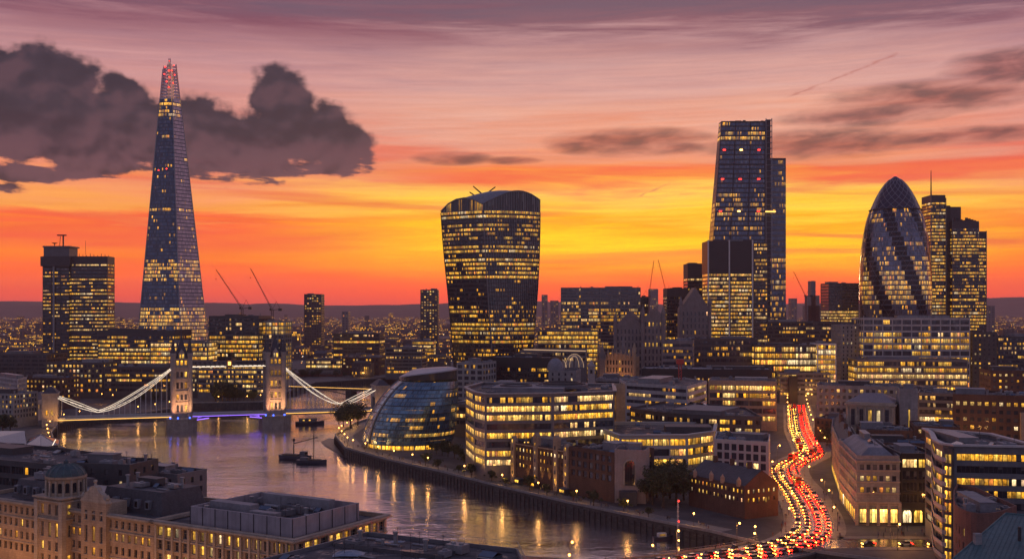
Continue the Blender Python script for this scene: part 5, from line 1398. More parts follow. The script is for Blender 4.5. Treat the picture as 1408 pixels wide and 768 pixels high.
building('striped_grey_block', 'grey block with pale vertical strips right behind the glass dome', 'building', fp(628, 775, 664, 768, 26), Z(498, 770), dict(BAND, wall=CONC, lit=.2, br=.8, clutter=8, seg=5, pier=1.6))
building('flat_roof_block', 'low flat roofed block with a lit top row behind the ribbon office', 'building', fp(640, 655, 700, 648, 30), Z(529, 650), dict(BAND, wall=STONEW, lit=.6, br=.8, clutter=19, litf=[.5, .3, .3]))
building('golden_corner_office', 'golden lit office corner seen between the glass dome and the ribbon office', 'office building', fp(612, 690, 652, 682, 22), Z(556, 684), dict(BAND, wall=SPAN, lit=.85, br=1.2, bay=1.8, seg=5, clutter=4))
building('roof_garden_block', 'dark flat block just right of the slender stone tower', 'building', fp(818, 735, 880, 728, 36), Z(521, 730), dict(BAND, wall=STONEG, lit=.2, br=.7, clutter=19))

# ------------------------------------------------------------------ left bank
building('spire_foot_office', 'broad dim lit office between the twin slab and the glass spire', 'office building', fp(134, 1070, 240, 1060, 40), Z(454, 1065), dict(BAND, fh=4.0, wh=2.4, wall=DARKC, lit=.75, br=.8, bay=1.7, clutter=14, par=5, litf=[.5, .6, .7, .8, .8, .9, .9, .9, .6]))
building('bright_low_office', 'bright yellow low office at the foot of the glass spire', 'office building', fp(206, 1042, 286, 1040, 30), Z(470, 1041), dict(BAND, fh=4.2, wh=3.0, wall=SPAN, lit=.9, br=1.0, bay=1.9, seg=22, pier=.5, clutter=6, litf=[.8, .95, .97, .95, .9]))
building('crane_topped_block', 'dark glass block under construction carrying two red cranes', 'office building', fp(287, 1092, 356, 1088, 40), Z(434, 1090), dict(BAND, fh=4.4, wh=2.9, wall=DARKC, glass=GZK, lit=.6, br=.85, bay=1.8, clutter=14, par=2, seg=16, litf=[.03, .35, .02, .05, .75, .8, .75, .85, .8, .6]))
t = building('open_floor_core', 'unfinished concrete floors glowing orange beside the crane topped block', 'building site', fp(356.6, 1100, 391, 1098, 28), Z(441, 1099), dict(BAND, fh=4.2, wh=3.3, sill=.3, wall=CONC, lit=.8, br=.75, bay=2.6, depth=1.2, seg=6, clutter=8, litf=[.95, .95, .85, .2, .1, .3], tint=0))
building('river_office', 'long office with yellow windows framed by the two bridge towers', 'office building', fp(272, 975, 374, 968, 30), Z(500, 970), dict(BAND, fh=4.2, wh=2.4, wall=MIDC, lit=.65, br=.95, bay=1.7, seg=14, pier=.8, clutter=19, litf=[.9, .55, .5, .65, .4, .5]))
building('river_office', 'office with three yellow rows behind the left bridge tower', 'office building', fp(230, 1000, 271, 996, 30), Z(499, 998), dict(BAND, fh=4.2, wh=2.4, wall=MIDC, lit=.6, br=.9, bay=1.7, clutter=8))
building('chain_side_office', 'dark office with orange upper windows behind the bridge chains', 'office building', fp(143, 968, 230, 962, 30), Z(504, 965), dict(BAND, fh=4.3, wh=2.1, wall=DARKC, lit=.45, br=.9, bay=1.9, seg=11, clutter=16, litf=[.15, .75, .5, .2, .3, .3]))
building('orange_window_office', 'office with large orange windows left of the bridge chains', 'office building', fp(62, 992, 142, 985, 34), Z(498, 988), dict(PUN, fh=4.4, wh=2.5, pw=2.2, pitch=3.5, wall=DARKC, lit=.6, br=1.0, clutter=14, litf=[.5, .55, .6, .5, .3]))
building('long_dark_block', 'long unlit block under the twin slab tower at the left edge', 'building', fp(-30, 1120, 64, 1110, 40), Z(486, 1115), dict(BAND, wall=DARKC, lit=.05, br=.6, clutter=12, seg=8))
building('river_flats', 'pale river flats with rows of balconies at the left edge', 'block of flats', corner((-25, 860), (24, 800), (37, 824)), Z(520, 805), dict(PUN, fh=3.2, wh=2.0, pw=1.6, pitch=2.8, wall=PANELS, lit=.3, br=.8, clutter=6))
building('river_flats', 'brown flats with orange windows behind the pale gabled flats', 'block of flats', fp(24, 880, 84, 870, 24), Z(519, 874), dict(PUN, fh=4.0, wh=2.0, pw=1.9, pitch=3.6, wall=BRICK, lit=.5, br=.95, clutter=11, roof=SLATE))
t = gothic('gabled_flats', 'pale gabled flats on the quay left of the bridge gatehouse', corner((36, 812), (49, 782), (76, 812)), Z(549, 790), Z(541, 790), PANELS, .35, spires=False, pitch=3.0)
t['category'] = 'block of flats'
building('left_edge_flats', 'flats with lit bays at the left edge nearest the water', 'block of flats', fp(-40, 745, 18, 735, 24), Z(540, 740), dict(PUN, fh=3.3, wh=2.0, pw=1.5, pitch=2.9, wall=CONC, lit=.35, br=.9, clutter=8))
# glass roofed pavilion in front of the left bank
t = thing('glass_roofed_pavilion', 'low pavilion with pitched glass roofs and lit windows on the left', 'pavilion', (X(40, 520), 520, 5))
b = MB(); b.prism([PT(-30, 520), PT(36, 512), PT(36, 540), PT(-30, 550)], 5, Z(608, 515)); b.build('wing', MIDC, t)
for k in range(5):
    o = link('window', pane_mesh(3.4, 2.6, GZ), t, (1, .0, .11, .32)); p = Vector(PT(-30, 520)).lerp(Vector(PT(36, 512)), .42 + k * .11) ; o.location = Vector((p.x, p.y - .1, Z(620, 515))) - BASE[t.name]; o.rotation_euler = (0, 0, math.atan2(-8, 22))
b = MB(); zz = Z(608, 515); b.face([(*PT(-30, 519), zz), (*PT(36, 511), zz), (*PT(34, 528), Z(592, 528)), (*PT(-30, 536), Z(592, 536))]); b.face([(*PT(36, 540), zz), (*PT(-30, 550), zz), (*PT(-30, 536), Z(592, 536)), (*PT(34, 528), Z(592, 528))]); b.build('pitched_roof', ROOFG, t)
hx = [PT(33, 505), PT(56, 498), PT(80, 508), PT(82, 528), PT(58, 534), PT(38, 526)]
b = MB(); b.prism(hx, 5, Z(612, 505)); b.build('pavilion_wall', GZK, t, (.12, 0, .2, .25))
b = MB(); c = (X(55, 515), 516, Z(597, 515))
for i in range(6): b.face([(*hx[i], Z(612, 505) + .01), (*hx[(i + 1) % 6], Z(612, 505) + .01), c])
b.build('pyramid_roof', ROOFG, t)
b = MB()
for i in range(6): b.tube((*hx[i], Z(612, 505)), c, .22, 4); b.tube((*hx[i], Z(612, 505)), (*hx[(i + 1) % 6], Z(612, 505)), .22, 4); b.tube((*hx[i], 5), (*hx[i], Z(612, 505)), .25, 4)
b.build('roof_rib', ZINC, t)
o = link('window', pane_mesh(3.2, 1.9, GZ), t, (1, 0, .11, .4)); o.location = Vector((X(50, 499), 499.2, Z(621, 499))) - BASE[t.name]; o.rotation_euler = (0, 0, math.atan2(10, 24) * 0)
b = MB(); b.tube((X(72, 505), 505, Z(612, 505)), (X(79, 505), 503, Z(603, 505)), .2, 4); b.tube((X(72, 505), 504, Z(626, 505)), (X(80, 505), 503, Z(616, 505)), .25, 4); b.build('lit_stair_rail', E_WHITE, t)

# ------------------------------------------------------------------ skyline extras
building('slab_flats_tower', 'isolated high flats with a pale side wall standing right of the cranes', 'tower block', fp(418, 1900, 442, 1900, 30), Z(404, 1900), dict(PUN, fh=4.4, wh=2.4, pw=2.6, pitch=4.2, wall=DARKC, lit=.4, br=.7, clutter=6))
building('slab_flats_tower', 'isolated high flats rising left of the flared tower', 'tower block', fp(578, 1800, 602, 1800, 30), Z(398, 1800), dict(PUN, fh=4.4, wh=2.4, pw=2.6, pitch=4.2, wall=DARKC, lit=.5, br=.7, clutter=6))
building('glowing_low_block', 'small glowing block below the isolated flats left of the flared tower', 'office building', fp(566, 1400, 597, 1400, 30), Z(468, 1400), dict(BAND, wall=SPAN, lit=.85, br=.85, bay=2.4, fh=4.6, wh=3, clutter=4))
building('quay_brick_block', 'dark brick block with orange windows left of the glass dome', 'building', fp(470, 1330, 521, 1325, 34), Z(491, 1328), dict(PUN, fh=4.2, wh=2.2, pw=2.2, pitch=4.0, wall=BRICK, lit=.3, br=.9, clutter=11))
building('quay_lit_block', 'low block with two bright yellow rows beyond the right bridge chains', 'building', fp(420, 1350, 468, 1345, 30), Z(494, 1348), dict(BAND, wall=SPAN, lit=.85, br=.95, bay=2.4, fh=5, wh=3, clutter=6, litf=[.7, .95, .8]))
building('flat_dark_office', 'flat dark office with one bright row behind the quayside blocks', 'office building', fp(458, 1560, 522, 1555, 40), Z(458, 1558), dict(BAND, wall=DARKC, lit=.2, br=.95, bay=2.4, fh=4.6, wh=2.8, clutter=9, litf=[.05, .05, .96, .1, .3]))
building('quay_terrace', 'row of quayside houses glowing orange at street level beyond the bridge', 'building', fp(396, 1300, 468, 1296, 24), Z(514, 1298), dict(PUN, fh=3.6, wh=2.2, pw=2.0, pitch=3.4, wall=BRICKR, lit=.7, br=1.0, clutter=9))
building('grey_mid_block', 'grey block standing among trees left of the flared tower', 'building', fp(530, 1250, 580, 1245, 30), Z(478, 1248), dict(BAND, wall=MIDC, lit=.2, br=.7, clutter=9))
for x0, x1, yt, Yf, lab in ((745, 753, 405, 3900, 'distant slim tower block in the haze right of the flared tower'), (757, 768, 413, 3700, 'distant round shouldered block in the haze beside the slim one'), (893, 905, 397, 4300, 'distant hazy tower between the two middle cranes'), (1358, 1368, 420, 3200, 'distant block in the haze under the right hand hills'),
                          (1088, 1096, 410, 3800, 'distant low tower in the haze left of the pointed one'), (470, 479, 428, 3000, 'distant flats in the haze right of the isolated high flats')):
    building('hazy_tower', lab, 'tower block', fp(x0, Yf, x1, Yf, 40), Z(yt, Yf), dict(PUN, wall=MIDC, lit=.2, br=.5, fh=7, wh=4, pw=4, pitch=8, clutter=0))
Yp = 2600.0
t = thing('pointed_far_tower', 'distant stepped tower with a blunt finial left of the square dark tower', 'tower', (X(1119, Yp), Yp, 5))
for xa, xb, yt, m_ in ((1108, 1131, 420, STG), (1111, 1127, 406, STG), (1115.5, 1121.5, 386, MIDC)):
    b = MB(); b.prism(fp(xa, Yp, xb, Yp, 30), 5, Z(yt, Yp)); b.build('tier', m_, t)
# ------------------------------------------------------------------ the two nearest buildings, lower left
Lp, C0 = Vector((-165.0, 335.0)), Vector((-54.0, 270.0)); dA = (C0 - Lp).normalized(); nA_ = Vector((-dA.y, dA.x)); M_ = Lp + dA * 79.0; zc = 28.3; angA = math.atan2(dA.y, dA.x)
t = thing('long_stone_building', 'long warm stone building with a domed corner tower in the lower left foreground', 'office building', (-110, 303, 5))
SA = dict(punch=True, fh=3.6, wh=2.1, sill=.95, pw=1.25, pitch=2.55, wall=STONEW, lit=.4, br=.95, gf=5, par=1.3, clutter=0, frames=STONE, maxf=5, depth=.5)
wa = [tuple(Lp), tuple(M_), tuple(M_ + nA_ * 32), tuple(Lp + nA_ * 32)]
building('x', 'left wing of stone', None, wa, zc, dict(SA, litf=[.03, .55, .4, .3, .3], clutter=5), t=t)
wb = [tuple(M_ + dA * .02), tuple(C0), tuple(C0 + nA_ * 38), tuple(M_ + dA * .02 + nA_ * 38)]
building('x', 'right wing of stone', None, wb, zc - .01, dict(SA, pw=2.2, pitch=3.1, wh=2.5, sill=.7, litf=[.8, .55, .4, .3, .3], wall=STONEW), t=t)
for q, z_ in ((wa, zc), (wb, zc)):
    b = MB()
    for zz, o_, h_ in ((z_ - 1.2, .55, .35), (z_ - .82, 1.15, .45), (z_ - .35, .8, .3)):
        e_ = .004 if q is wb else 0; rim(inset(q, -o_), inset(q, .02), zz + e_, zz + h_ + e_, b)
    b.build('cornice', STONE, t)
b = MB()
for zz in (zc - 5.1, zc - 12.3): b.prism(inset(wa, -.28), zz, zz + .35); b.prism(inset(wb, -.28), zz + .004, zz + .354)
b.build('string_course', STONE, t)
for k in range(23):                                                               # pilasters of the right wing
    if k < 16: p = M_ + dA * (1 + k * (Vector(C0) - M_).length / 16) - nA_ * .22; an = angA
    else: p = C0 + nA_ * (.8 + (k - 16) * 6.0) + dA * .22; an = angA + math.pi / 2
    b = MB(); b.box((p.x, p.y, 5), .7, .5, zc - 1.3 - 5, an); b.build('pilaster', STONE, t)
# domed corner tower
ct = Lp + dA * 39.5 + nA_ * 2.5; b = MB(); sq = lambda r, c=ct: [tuple(c + dA * r * x + nA_ * r * y) for x, y in ((-1, -1), (1, -1), (1, 1), (-1, 1))]
tw = MB(); holes_ = []
q = sq(5.6)
for i in range(4):
    rows_ = [(8.5, 11.0), (12.4, 14.9), (16.2, 18.7), (20.0, 24.2), (26.3, 29.3)] if i == 0 else [(12.4, 14.9), (20.0, 23.4), (26.3, 29.3)]
    h_, P, d, n = facade(tw, q[i], q[(i + 1) % 4], 5, 31.0, [(1.9, 3.1), (5.0, 6.2), (8.1, 9.3)], rows_, .5); holes_ += [(x, P, d) for x in h_] if i in (0, 1, 3) else []
tw.build('tower_wall', STONEW, t)
for x, P, d in holes_:
    o = link('window', pane_mesh(x[1] - x[0], x[3] - x[2], GZ, x[4] == 3), t, (1 if R.random() < (.6 if x[4] == 3 else .25) else 0, 0, .13, .25)); o.location = Vector(P(x[0], x[2], .5)) - BASE[t.name]; o.rotation_euler = (0, 0, math.atan2(d.y, d.x)); link('frame', frame_mesh(x[1] - x[0], x[3] - x[2], STONE), o)
for zz, r, h_ in ((24.9, 6.1, .4), (30.0, 6.1, .4), (31.01, 6.5, .5), (11.5, 6.0, .35)): b = MB(); b.prism(sq(r), zz, zz + h_); b.build('cornice', STONE, t)
b = MB()
for sx in (-1, 1):
    for sy in (-1, 1): p = ct + dA * 5.4 * sx + nA_ * 5.4 * sy; b.box((p.x, p.y, 5), 1.5, 1.5, 25.5, angA)
b.build('corner_pier', STONE, t)
b = MB(); b.lathe([(5.2, 0), (5.2, 4.6), (5.8, 4.8), (5.8, 5.4), (5.2, 5.5)], (ct.x, ct.y, 31.5), 16, ph=angA); b.build('drum', STONEW, t)
for k in range(16):
    a = angA + math.pi / 16 + k * math.pi / 8; o = link('drum_window', pane_mesh(1.1, 2.9, GZK, True), t, (0, 0, .11, .1)); p = ct + Vector((math.cos(a), math.sin(a))) * 5.15 + Vector((math.sin(a), -math.cos(a))) * .55
    o.location = Vector((*p, 32.4)) - BASE[t.name]; o.rotation_euler = (0, 0, a + math.pi / 2)
b = MB()
for k in range(16): a = angA + k * math.pi / 8; b.lathe([(.38, 0), (.33, 4.4)], (ct.x + 5.45 * math.cos(a), ct.y + 5.45 * math.sin(a), 31.5), 6)
b.build('colonnade', STONE, t)
b = MB(); b.lathe([(5.5, 0), (5.3, .7), (4.4, 1.9), (3.0, 2.8), (1.4, 3.2), (.7, 3.3), (.7, 4.0), (0, 4.6)], (ct.x, ct.y, 37.0), 16, ph=angA); b.build('dome', plain('dull copper', (.05, .078, .085, 1), .6, .4, .5), t)
b = MB()
for k in range(16): a = angA + k * math.pi / 8; b.path([(ct.x + r * math.cos(a), ct.y + r * math.sin(a), 37.05 + z_) for r, z_ in ((5.5, 0), (5.3, .7), (4.4, 1.9), (3.0, 2.8), (1.4, 3.2))], .12, 4)
b.build('dome_rib', COPPER, t)
# gabled baroque bay right of the tower
cg = Lp + dA * 56.0; b = MB(); q = [tuple(cg + dA * x + nA_ * y) for x, y in ((-5.2, -1.2), (5.2, -1.2), (5.2, 6), (-5.2, 6))]
h_, P, d, n = facade(b, q[0], q[1], 5, 31, [(1.4, 2.7), (4.5, 5.9), (7.7, 9.0)], [(9, 11.3), (12.6, 15), (16.2, 18.4), (19.8, 24.4), (26, 28.6)], .5)
for i in (1, 2, 3): b.face([(*q[i], 5), (*q[(i + 1) % 4], 5), (*q[(i + 1) % 4], 31), (*q[i], 31)])
b.face([(*p, 31) for p in q]); b.build('gable_bay', STONEW, t)
for x in h_:
    o = link('window', pane_mesh(x[1] - x[0], x[3] - x[2], GZ, x[4] == 3), t, (1 if R.random() < (.7 if x[5] == 1 else .2) else 0, 0, .13, .25)); o.location = Vector(P(x[0], x[2], .5)) - BASE[t.name]; o.rotation_euler = (0, 0, angA); link('frame', frame_mesh(x[1] - x[0], x[3] - x[2], STONE), o)
b = MB(); pr = []
for x, z_ in ((-5.6, 31), (5.6, 31), (5.0, 32), (4.2, 32.2), (3.6, 33.4), (2.0, 34.2), (1.4, 35.2), (0, 35.7), (-1.4, 35.2), (-2.0, 34.2), (-3.6, 33.4), (-4.2, 32.2), (-5.0, 32)): pr.append((x, z_))
for off, rev in ((-1.3, False), (.3, True)):
    f_ = [(*(cg + dA * x + nA_ * off), z_) for x, z_ in pr]; b.face(f_[::-1] if rev else f_)
for (x0, z0), (x1, z1) in zip(pr, pr[1:] + pr[:1]): b.face([(*(cg + dA * x0 + nA_ * .3), z0), (*(cg + dA * x1 + nA_ * .3), z1), (*(cg + dA * x1 - nA_ * 1.3), z1), (*(cg + dA * x0 - nA_ * 1.3), z0)])
b.build('scrolled_gable', STONE, t)
for x, z_, h2 in ((-5.2, 31, 2.6), (5.2, 31, 2.6), (0, 35.4, 1.8)):
    p = cg + dA * x - nA_ * .5; b = MB(); b.lathe([(.55, 0), (.45, .3), (.3, .9), (.62, 1.3), (.5, 1.8), (0, h2)], (p.x, p.y, z_), 8); b.build('stone_urn', STONE, t)
for k, (u, v, w_, dd, h2, m__) in enumerate(((8, 7, 22, 16, 4.4, SLATE), (47, 8, 26, 17, 5.2, SLATE))):                          # mansards over the left wing
    a = Lp + dA * u + nA_ * v; q = [tuple(a + dA * x + nA_ * y) for x, y in ((0, 0), (w_, 0), (w_, dd), (0, dd))]; q2 = inset(q, 1.5); b = MB()
    for i in range(4): b.face([(*q[i], zc - 1.1), (*q[(i + 1) % 4], zc - 1.1), (*q2[(i + 1) % 4], zc + h2), (*q2[i], zc + h2)])
    b.face([(*p, zc + h2) for p in q2]); b.build('mansard_roof', m__, t)
    clutter(t, q2, zc + h2, 12, random.Random(3 + k))
    for e in range(int(w_ / 4.5)):
        p = a + dA * (2.5 + e * 4.5) + nA_ * .5; b = MB(); b.box((p.x, p.y, zc + .3), 1.7, 1.8, 2.4, angA); b.build('dormer', ROOFL, t)
        o = link('dormer_window', pane_mesh(1.2, 1.7, GZK), t, (0, 0, .12, .1)); p2 = p - nA_ * .93 - dA * .6; o.location = Vector((*p2, zc + .6)) - BASE[t.name]; o.rotation_euler = (0, 0, angA)
# plant screen of the right wing
a = M_ + dA * 9 + nA_ * 4.5; Ls_ = (C0 - M_).length - 13.5; q = [tuple(a + dA * x + nA_ * y) for x, y in ((0, 0), (Ls_, 0), (Ls_, 27), (0, 27))]; qi = inset(q, .5); b = MB(); zs0, zs1 = zc - 1.1, zc + 3.7
for i in range(4):
    j = (i + 1) % 4
    b.face([(*q[i], zs0), (*q[j], zs0), (*q[j], zs1), (*q[i], zs1)]); b.face([(*qi[j], zs0), (*qi[i], zs0), (*qi[i], zs1), (*qi[j], zs1)]); b.face([(*q[i], zs1), (*q[j], zs1), (*qi[j], zs1), (*qi[i], zs1)])
b.build('plant_screen', PANELM, t)
b = MB()
for k in range(int(Ls_ / 4.6) + 1): p = Vector(q[0]) + dA * k * 4.6 - nA_ * .06; b.box((p.x, p.y, zs0), .16, .16, zs1 - zs0, angA)
for k in range(6): p = Vector(q[1]) + nA_ * k * 5.2 + dA * .06; b.box((p.x, p.y, zs0), .16, .16, zs1 - zs0, angA)
b.build('screen_post', STEEL, t)
b = MB(); b.face([(*p, zc + 1.2) for p in qi]); b.build('roof', ROOF, t); clutter(t, qi, zc + 1.2, 44, random.Random(12), False)
for u, v, w_, dd, h2 in ((2, 5, 15, 3.2, 3.4), (19, 2.5, 9, 2.4, 2.6), (6, 21.5, 24, 2.6, 3.4)):
    p = Vector(q[0]) + dA * (u + w_ / 2) + nA_ * (v + dd / 2); b = MB(); b.box((p.x, p.y, zc + 1.2), w_, dd, h2, angA); b.build('plant_housing', ROOFL, t)
# dark roofs behind it
bb = [(-262, 412), (-140, 352), (-128, 372), (-165, 400), (-240, 440)]
t = building('dark_roofed_block', 'dark flat roofed block behind the domed corner tower', 'building', bb, 34.4, dict(BAND, wall=DARKC, glass=GZK, lit=.12, br=.9, clutter=30, seg=6, roof=ROOF, par=1.2))
bb2 = fp(96, 356, 178, 350, 16)
building('roof_plant_block', 'dark flat topped block behind the scrolled gable with one lit window', 'building', bb2, 35.2, dict(PUN, wall=DARKC, lit=.12, clutter=14, pitch=6))
bb3 = fp(176, 372, 244, 362, 14)
t = building('grey_roof_block', 'grey block with thin aerials at the water edge behind the stone building', 'building', bb3, Z(649, 366), dict(PUN, wall=MIDC, lit=.02, clutter=9, pitch=5))
for x, y1 in ((195, 626), (207, 622), (201, 632)):
    b = MB(); b.tube((X(x, 368), 369, Z(649, 366) - 1), (X(x, 368), 369, Z(y1, 368)), .1, 4); b.build('aerial', STEEL, t)
# the dark roof with a glass balustrade at the bottom
rb_ = [(-64, 226), (0, 184), (6, 205), (X(712, 250), 250), (X(505, 269), 269)]; zB = 30.3
t = building('balustraded_roof_building', 'dark flat roof with glass balustrade at the bottom of the view', 'building', rb_, zB, dict(BAND, wall=MIDC, lit=.3, clutter=46, big=False, maxf=3, par=.9))
b = MB(); g_ = MB()
for p, q in ((rb_[2], rb_[3]), (rb_[3], rb_[4])):
    p, q = Vector(p), Vector(q); L = (q - p).length; d = (q - p) / L
    for k in range(int(L / 2) + 1): c = p + d * k * 2; b.tube((*c, zB), (*c, zB + 1.5), .05, 4)
    b.tube((*p, zB + 1.5), (*q, zB + 1.5), .06, 4); b.tube((*p, zB + .75), (*q, zB + .75), .04, 4)
b.build('railing', ZINC, t)
p = Vector(rb_[4]).lerp(Vector(rb_[3]), .35); b = MB(); d = (Vector(rb_[3]) - Vector(rb_[4])).normalized(); b.box((p.x - 4, p.y - 9, zB - .9), 30, 9, .9, math.atan2(d.y, d.x)); b.build('raised_roof', ROOF, t)
pv_ = Vector((p.x - 4, p.y - 9)); clutter(t, [tuple(pv_ + Vector((x * d.x - y * d.y, x * d.y + y * d.x))) for x, y in ((-14, -4), (14, -4), (14, 4), (-14, 4))], zB + 0.0, 16, random.Random(2), False)
TARP = plain('grey blue tarpaulin', (.20, .24, .30, 1), .45, .3, streak=False)
for (px_, Y_, w_, dd) in ((480, 247, 7, 4.5), (545, 257, 8, 3.5), (590, 252, 5, 4)):
    b = MB(); n_ = 8; g3 = [[(X(px_, Y_) + (i / n_ - .5) * w_, Y_ + (j / n_ - .5) * dd, zB - .85 + (1.0 + .5 * mnoise.noise(Vector((i * .7, j * .7, px_)))) * math.sin(math.pi * min(.98, max(.02, i / n_))) ** .5 * math.sin(math.pi * min(.98, max(.02, j / n_))) ** .5) for i in range(n_ + 1)] for j in range(n_ + 1)]
    for j in range(n_):
        for i in range(n_): b.face([g3[j][i], g3[j][i + 1], g3[j + 1][i + 1], g3[j + 1][i]])
    tag(b.build('tarpaulin', TARP, None, loc=(X(px_, Y_), Y_, zB - .9)), {480: 'crumpled tarpaulin on the bottom roof, nearest its left end', 545: 'wide crumpled tarpaulin on the bottom roof near its back edge', 590: 'small crumpled tarpaulin on the bottom roof, nearest the balustrade'}[px_], 'tarpaulin')

# ------------------------------------------------------------------ the suspension bridge with two gothic towers
BL, BR = Vector((-312.0, 752.0)), Vector((-106.5, 823.7)); dB = (BR - BL).normalized(); nB_ = Vector((-dB.y, dB.x)); LB = (BR - BL).length; angB = math.atan2(dB.y, dB.x)
t = thing('tower_bridge_structure', 'suspension bridge with twin gothic towers, lit chains and high walkways', 'bridge', ((BL.x + BR.x) / 2, (BL.y + BR.y) / 2, 0))
zD = 9.6
BS = lambda s_, o=0.0, z=0.0: Vector((*(BL + dB * s_ + nB_ * o), z))
sT = (80.5, 146.0)
def slab(mb, s0, s1, o0, o1, z0, z1, ze0=None):
    q = [BS(s0, o0), BS(s1, o0), BS(s1, o1), BS(s0, o1)]; mb.prism([(p.x, p.y) for p in q], z0, z1)
BSTONE = blocks('bridge granite', (0.36, 0.31, 0.27, 1), (0.30, 0.26, 0.23, 1), (0.14, 0.125, 0.115, 1), 1.5, .75)
for s0, s1 in ((-8, sT[0] - 7), (sT[1] + 7, LB + 12)):
    b = MB(); slab(b, s0, s1, -8.5, 8.5, zD - 1.5, zD); b.build('deck', STEEL, t)
    for o in (-8.6, 8.6):
        b = MB(); slab(b, s0, s1, o - .12, o + .12, zD + .003, zD + 1.2); b.build('parapet', STEELW, t)
        b = MB(); b.tube(BS(s0, o * 1.03, zD - .3), BS(s1, o * 1.03, zD - .3), .15, 5); b.build('light_line', E_GOLD, t)
for s0, s1 in ((sT[0] + 7, 113.2), (113.3, sT[1] - 7)):
    b = MB(); slab(b, s0, s1, -7.5, 7.5, zD - 1.2, zD - .1)
    for o in (-6.5, -2, 2, 6.5):
        up_ = s0 < 100; a, c = (s0, s1) if up_ else (s1, s0)
        for k in range(6):
            e = k / 6; e2 = (k + 1) / 6; b.tube(BS(lerp(a, c, e), o, zD - 1.3 - 3.0 * (1 - e) ** 2), BS(lerp(a, c, e2), o, zD - 1.3 - 3.0 * (1 - e2) ** 2), .3, 4)
    b.build('bascule', STEEL, t)
    for o in (-7.7, 7.7):
        b = MB(); b.tube(BS(s0, o, zD - .5), BS(s1, o, zD - .5), .2, 5); b.tube(BS(s0 if s0 < 100 else s1, o, zD - 3.4), BS(lerp(s0, s1, .45 if s0 < 100 else .55), o, zD - 1.9), .3, 5); b.build('violet_light', E_VIOLET, t)
        b = MB(); slab(b, s0, s1, o - .1, o + .1, zD - .09, zD + 1.0); b.build('parapet', STEELW, t)
for s_ in sT:
    b = MB(); q = [BS(s_ + x, y) for x, y in ((-10, -13), (-4, -19), (4, -19), (10, -13), (10, 13), (4, 19), (-4, 19), (-10, 13))]; q = [(p.x, p.y) for p in q]
    b.prism(q, -2, 7.6); b.prism(inset(q, -.5), 7.6, 8.6); b.build('pier', BSTONE, t)
    tb_ = MB(); bw, bd = 5.7, 7.4; cs_ = [BS(s_ + x * bw, y * bd) for x, y in ((-1, -1), (1, -1), (1, 1), (-1, 1))]; hs = []
    for i in range(4):
        p, q2 = cs_[i].to_2d(), cs_[(i + 1) % 4].to_2d(); L = (q2 - p).length
        cols = [(L / 2 - 3.6, L / 2 - 1.9), (L / 2 - .85, L / 2 + .85), (L / 2 + 1.9, L / 2 + 3.6)]; rows_ = [(12.5, 17.5), (21, 25), (29, 33.5), (37.0, 41.0), (45.5, 49)]
        h_, P, d, n = facade(tb_, p, q2, 8.6, 50, cols, rows_, .5); hs += [(x, P, d) for x in h_] if i in (0, 1, 3) else []
    tb_.build('tower_wall', BSTONE, t)
    for x, P, d in hs:
        o = link('window', pane_mesh(x[1] - x[0], x[3] - x[2], GZ, True), t, (1 if x[4] == 4 or R.random() < .35 else 0, 0, .17, .3 if x[4] == 4 else .18)); o.location = Vector(P(x[0], x[2], .45)) - BASE[t.name]; o.rotation_euler = (0, 0, math.atan2(d.y, d.x))
    b = MB()
    for zz in (19.0, 27.0, 35.4, 43.2, 49.6): b.prism([(p.x, p.y) for p in [BS(s_ + x * (bw + .5), y * (bd + .5)) for x, y in ((-1, -1), (1, -1), (1, 1), (-1, 1))]], zz, zz + .6)
    b.build('string_course', STONE, t)
    for x in (-1, 1):
        for y in (-1, 1):
            c = BS(s_ + x * bw, y * bd); b = MB(); b.lathe([(1.7, 0), (1.7, 43), (2.1, 43.6), (2.1, 45.5)], (c.x, c.y, 8.6), 8); b.build('corner_turret', BSTONE, t)
            b = MB(); b.lathe([(1.9, 0), (1.25, 2.6), (0, 10.5)], (c.x, c.y, 54.1), 8); b.build('turret_spire', SLATE, t)
    b = MB(); q = [BS(s_ + x * 5.0, y * 6.6, 50.2) for x, y in ((-1, -1), (1, -1), (1, 1), (-1, 1))]; r_ = [BS(s_ + x * 1.0, y * 1.6, 62.5) for x, y in ((-1, -1), (1, -1), (1, 1), (-1, 1))]
    b.loft([q, r_]); b.loft([r_, [BS(s_ + x * .1, y * .1, 70) for x, y in ((-1, -1), (1, -1), (1, 1), (-1, 1))]]); b.build('steep_roof', SLATE, t)
    for y in (-1, 1):
        b = MB(); q = [BS(s_ + x, y * 7.5) for x in (-2.2, 2.2)]; c = BS(s_, y * 7.5); f_ = [(q[0].x, q[0].y, 50), (q[1].x, q[1].y, 50), (q[1].x, q[1].y, 53.5), (c.x, c.y, 57), (q[0].x, q[0].y, 53.5)]
        b.face(f_ if y < 0 else f_[::-1]); g2 = [Vector(p) + Vector((*(nB_ * -y * 3), 0)) for p in f_]
        for i in range(1, 5): b.face([f_[i], f_[(i + 1) % 5], g2[(i + 1) % 5], g2[i]][::-1])
        b.build('dormer_gable', BSTONE, t)
        for k in range(2):
            o = link('gable_window', pane_mesh(1.3, 3.2, GZ, True), t, (1, 0, .13, .35)); c2 = BS(s_ - 1.6 + k * 1.9, y * 7.56); o.location = Vector((c2.x, c2.y, 50.3)) - BASE[t.name]; o.rotation_euler = (0, 0, angB + (math.pi if y > 0 else 0))
    b = MB(); q = BS(s_ + bw + .07, -2.5 if s_ < 100 else -4.0); q2 = BS(s_ + bw + .07, 1.5 if s_ < 100 else 1); b.face([(q.x, q.y, 13), (q2.x, q2.y, 13), (q2.x, q2.y, 21), (q.x, q.y, 21)]); b.build('blue_lit_wall_glow', E_BLUE, t)  # glowing sheet stands in for blue light on the tower side
    b = MB()
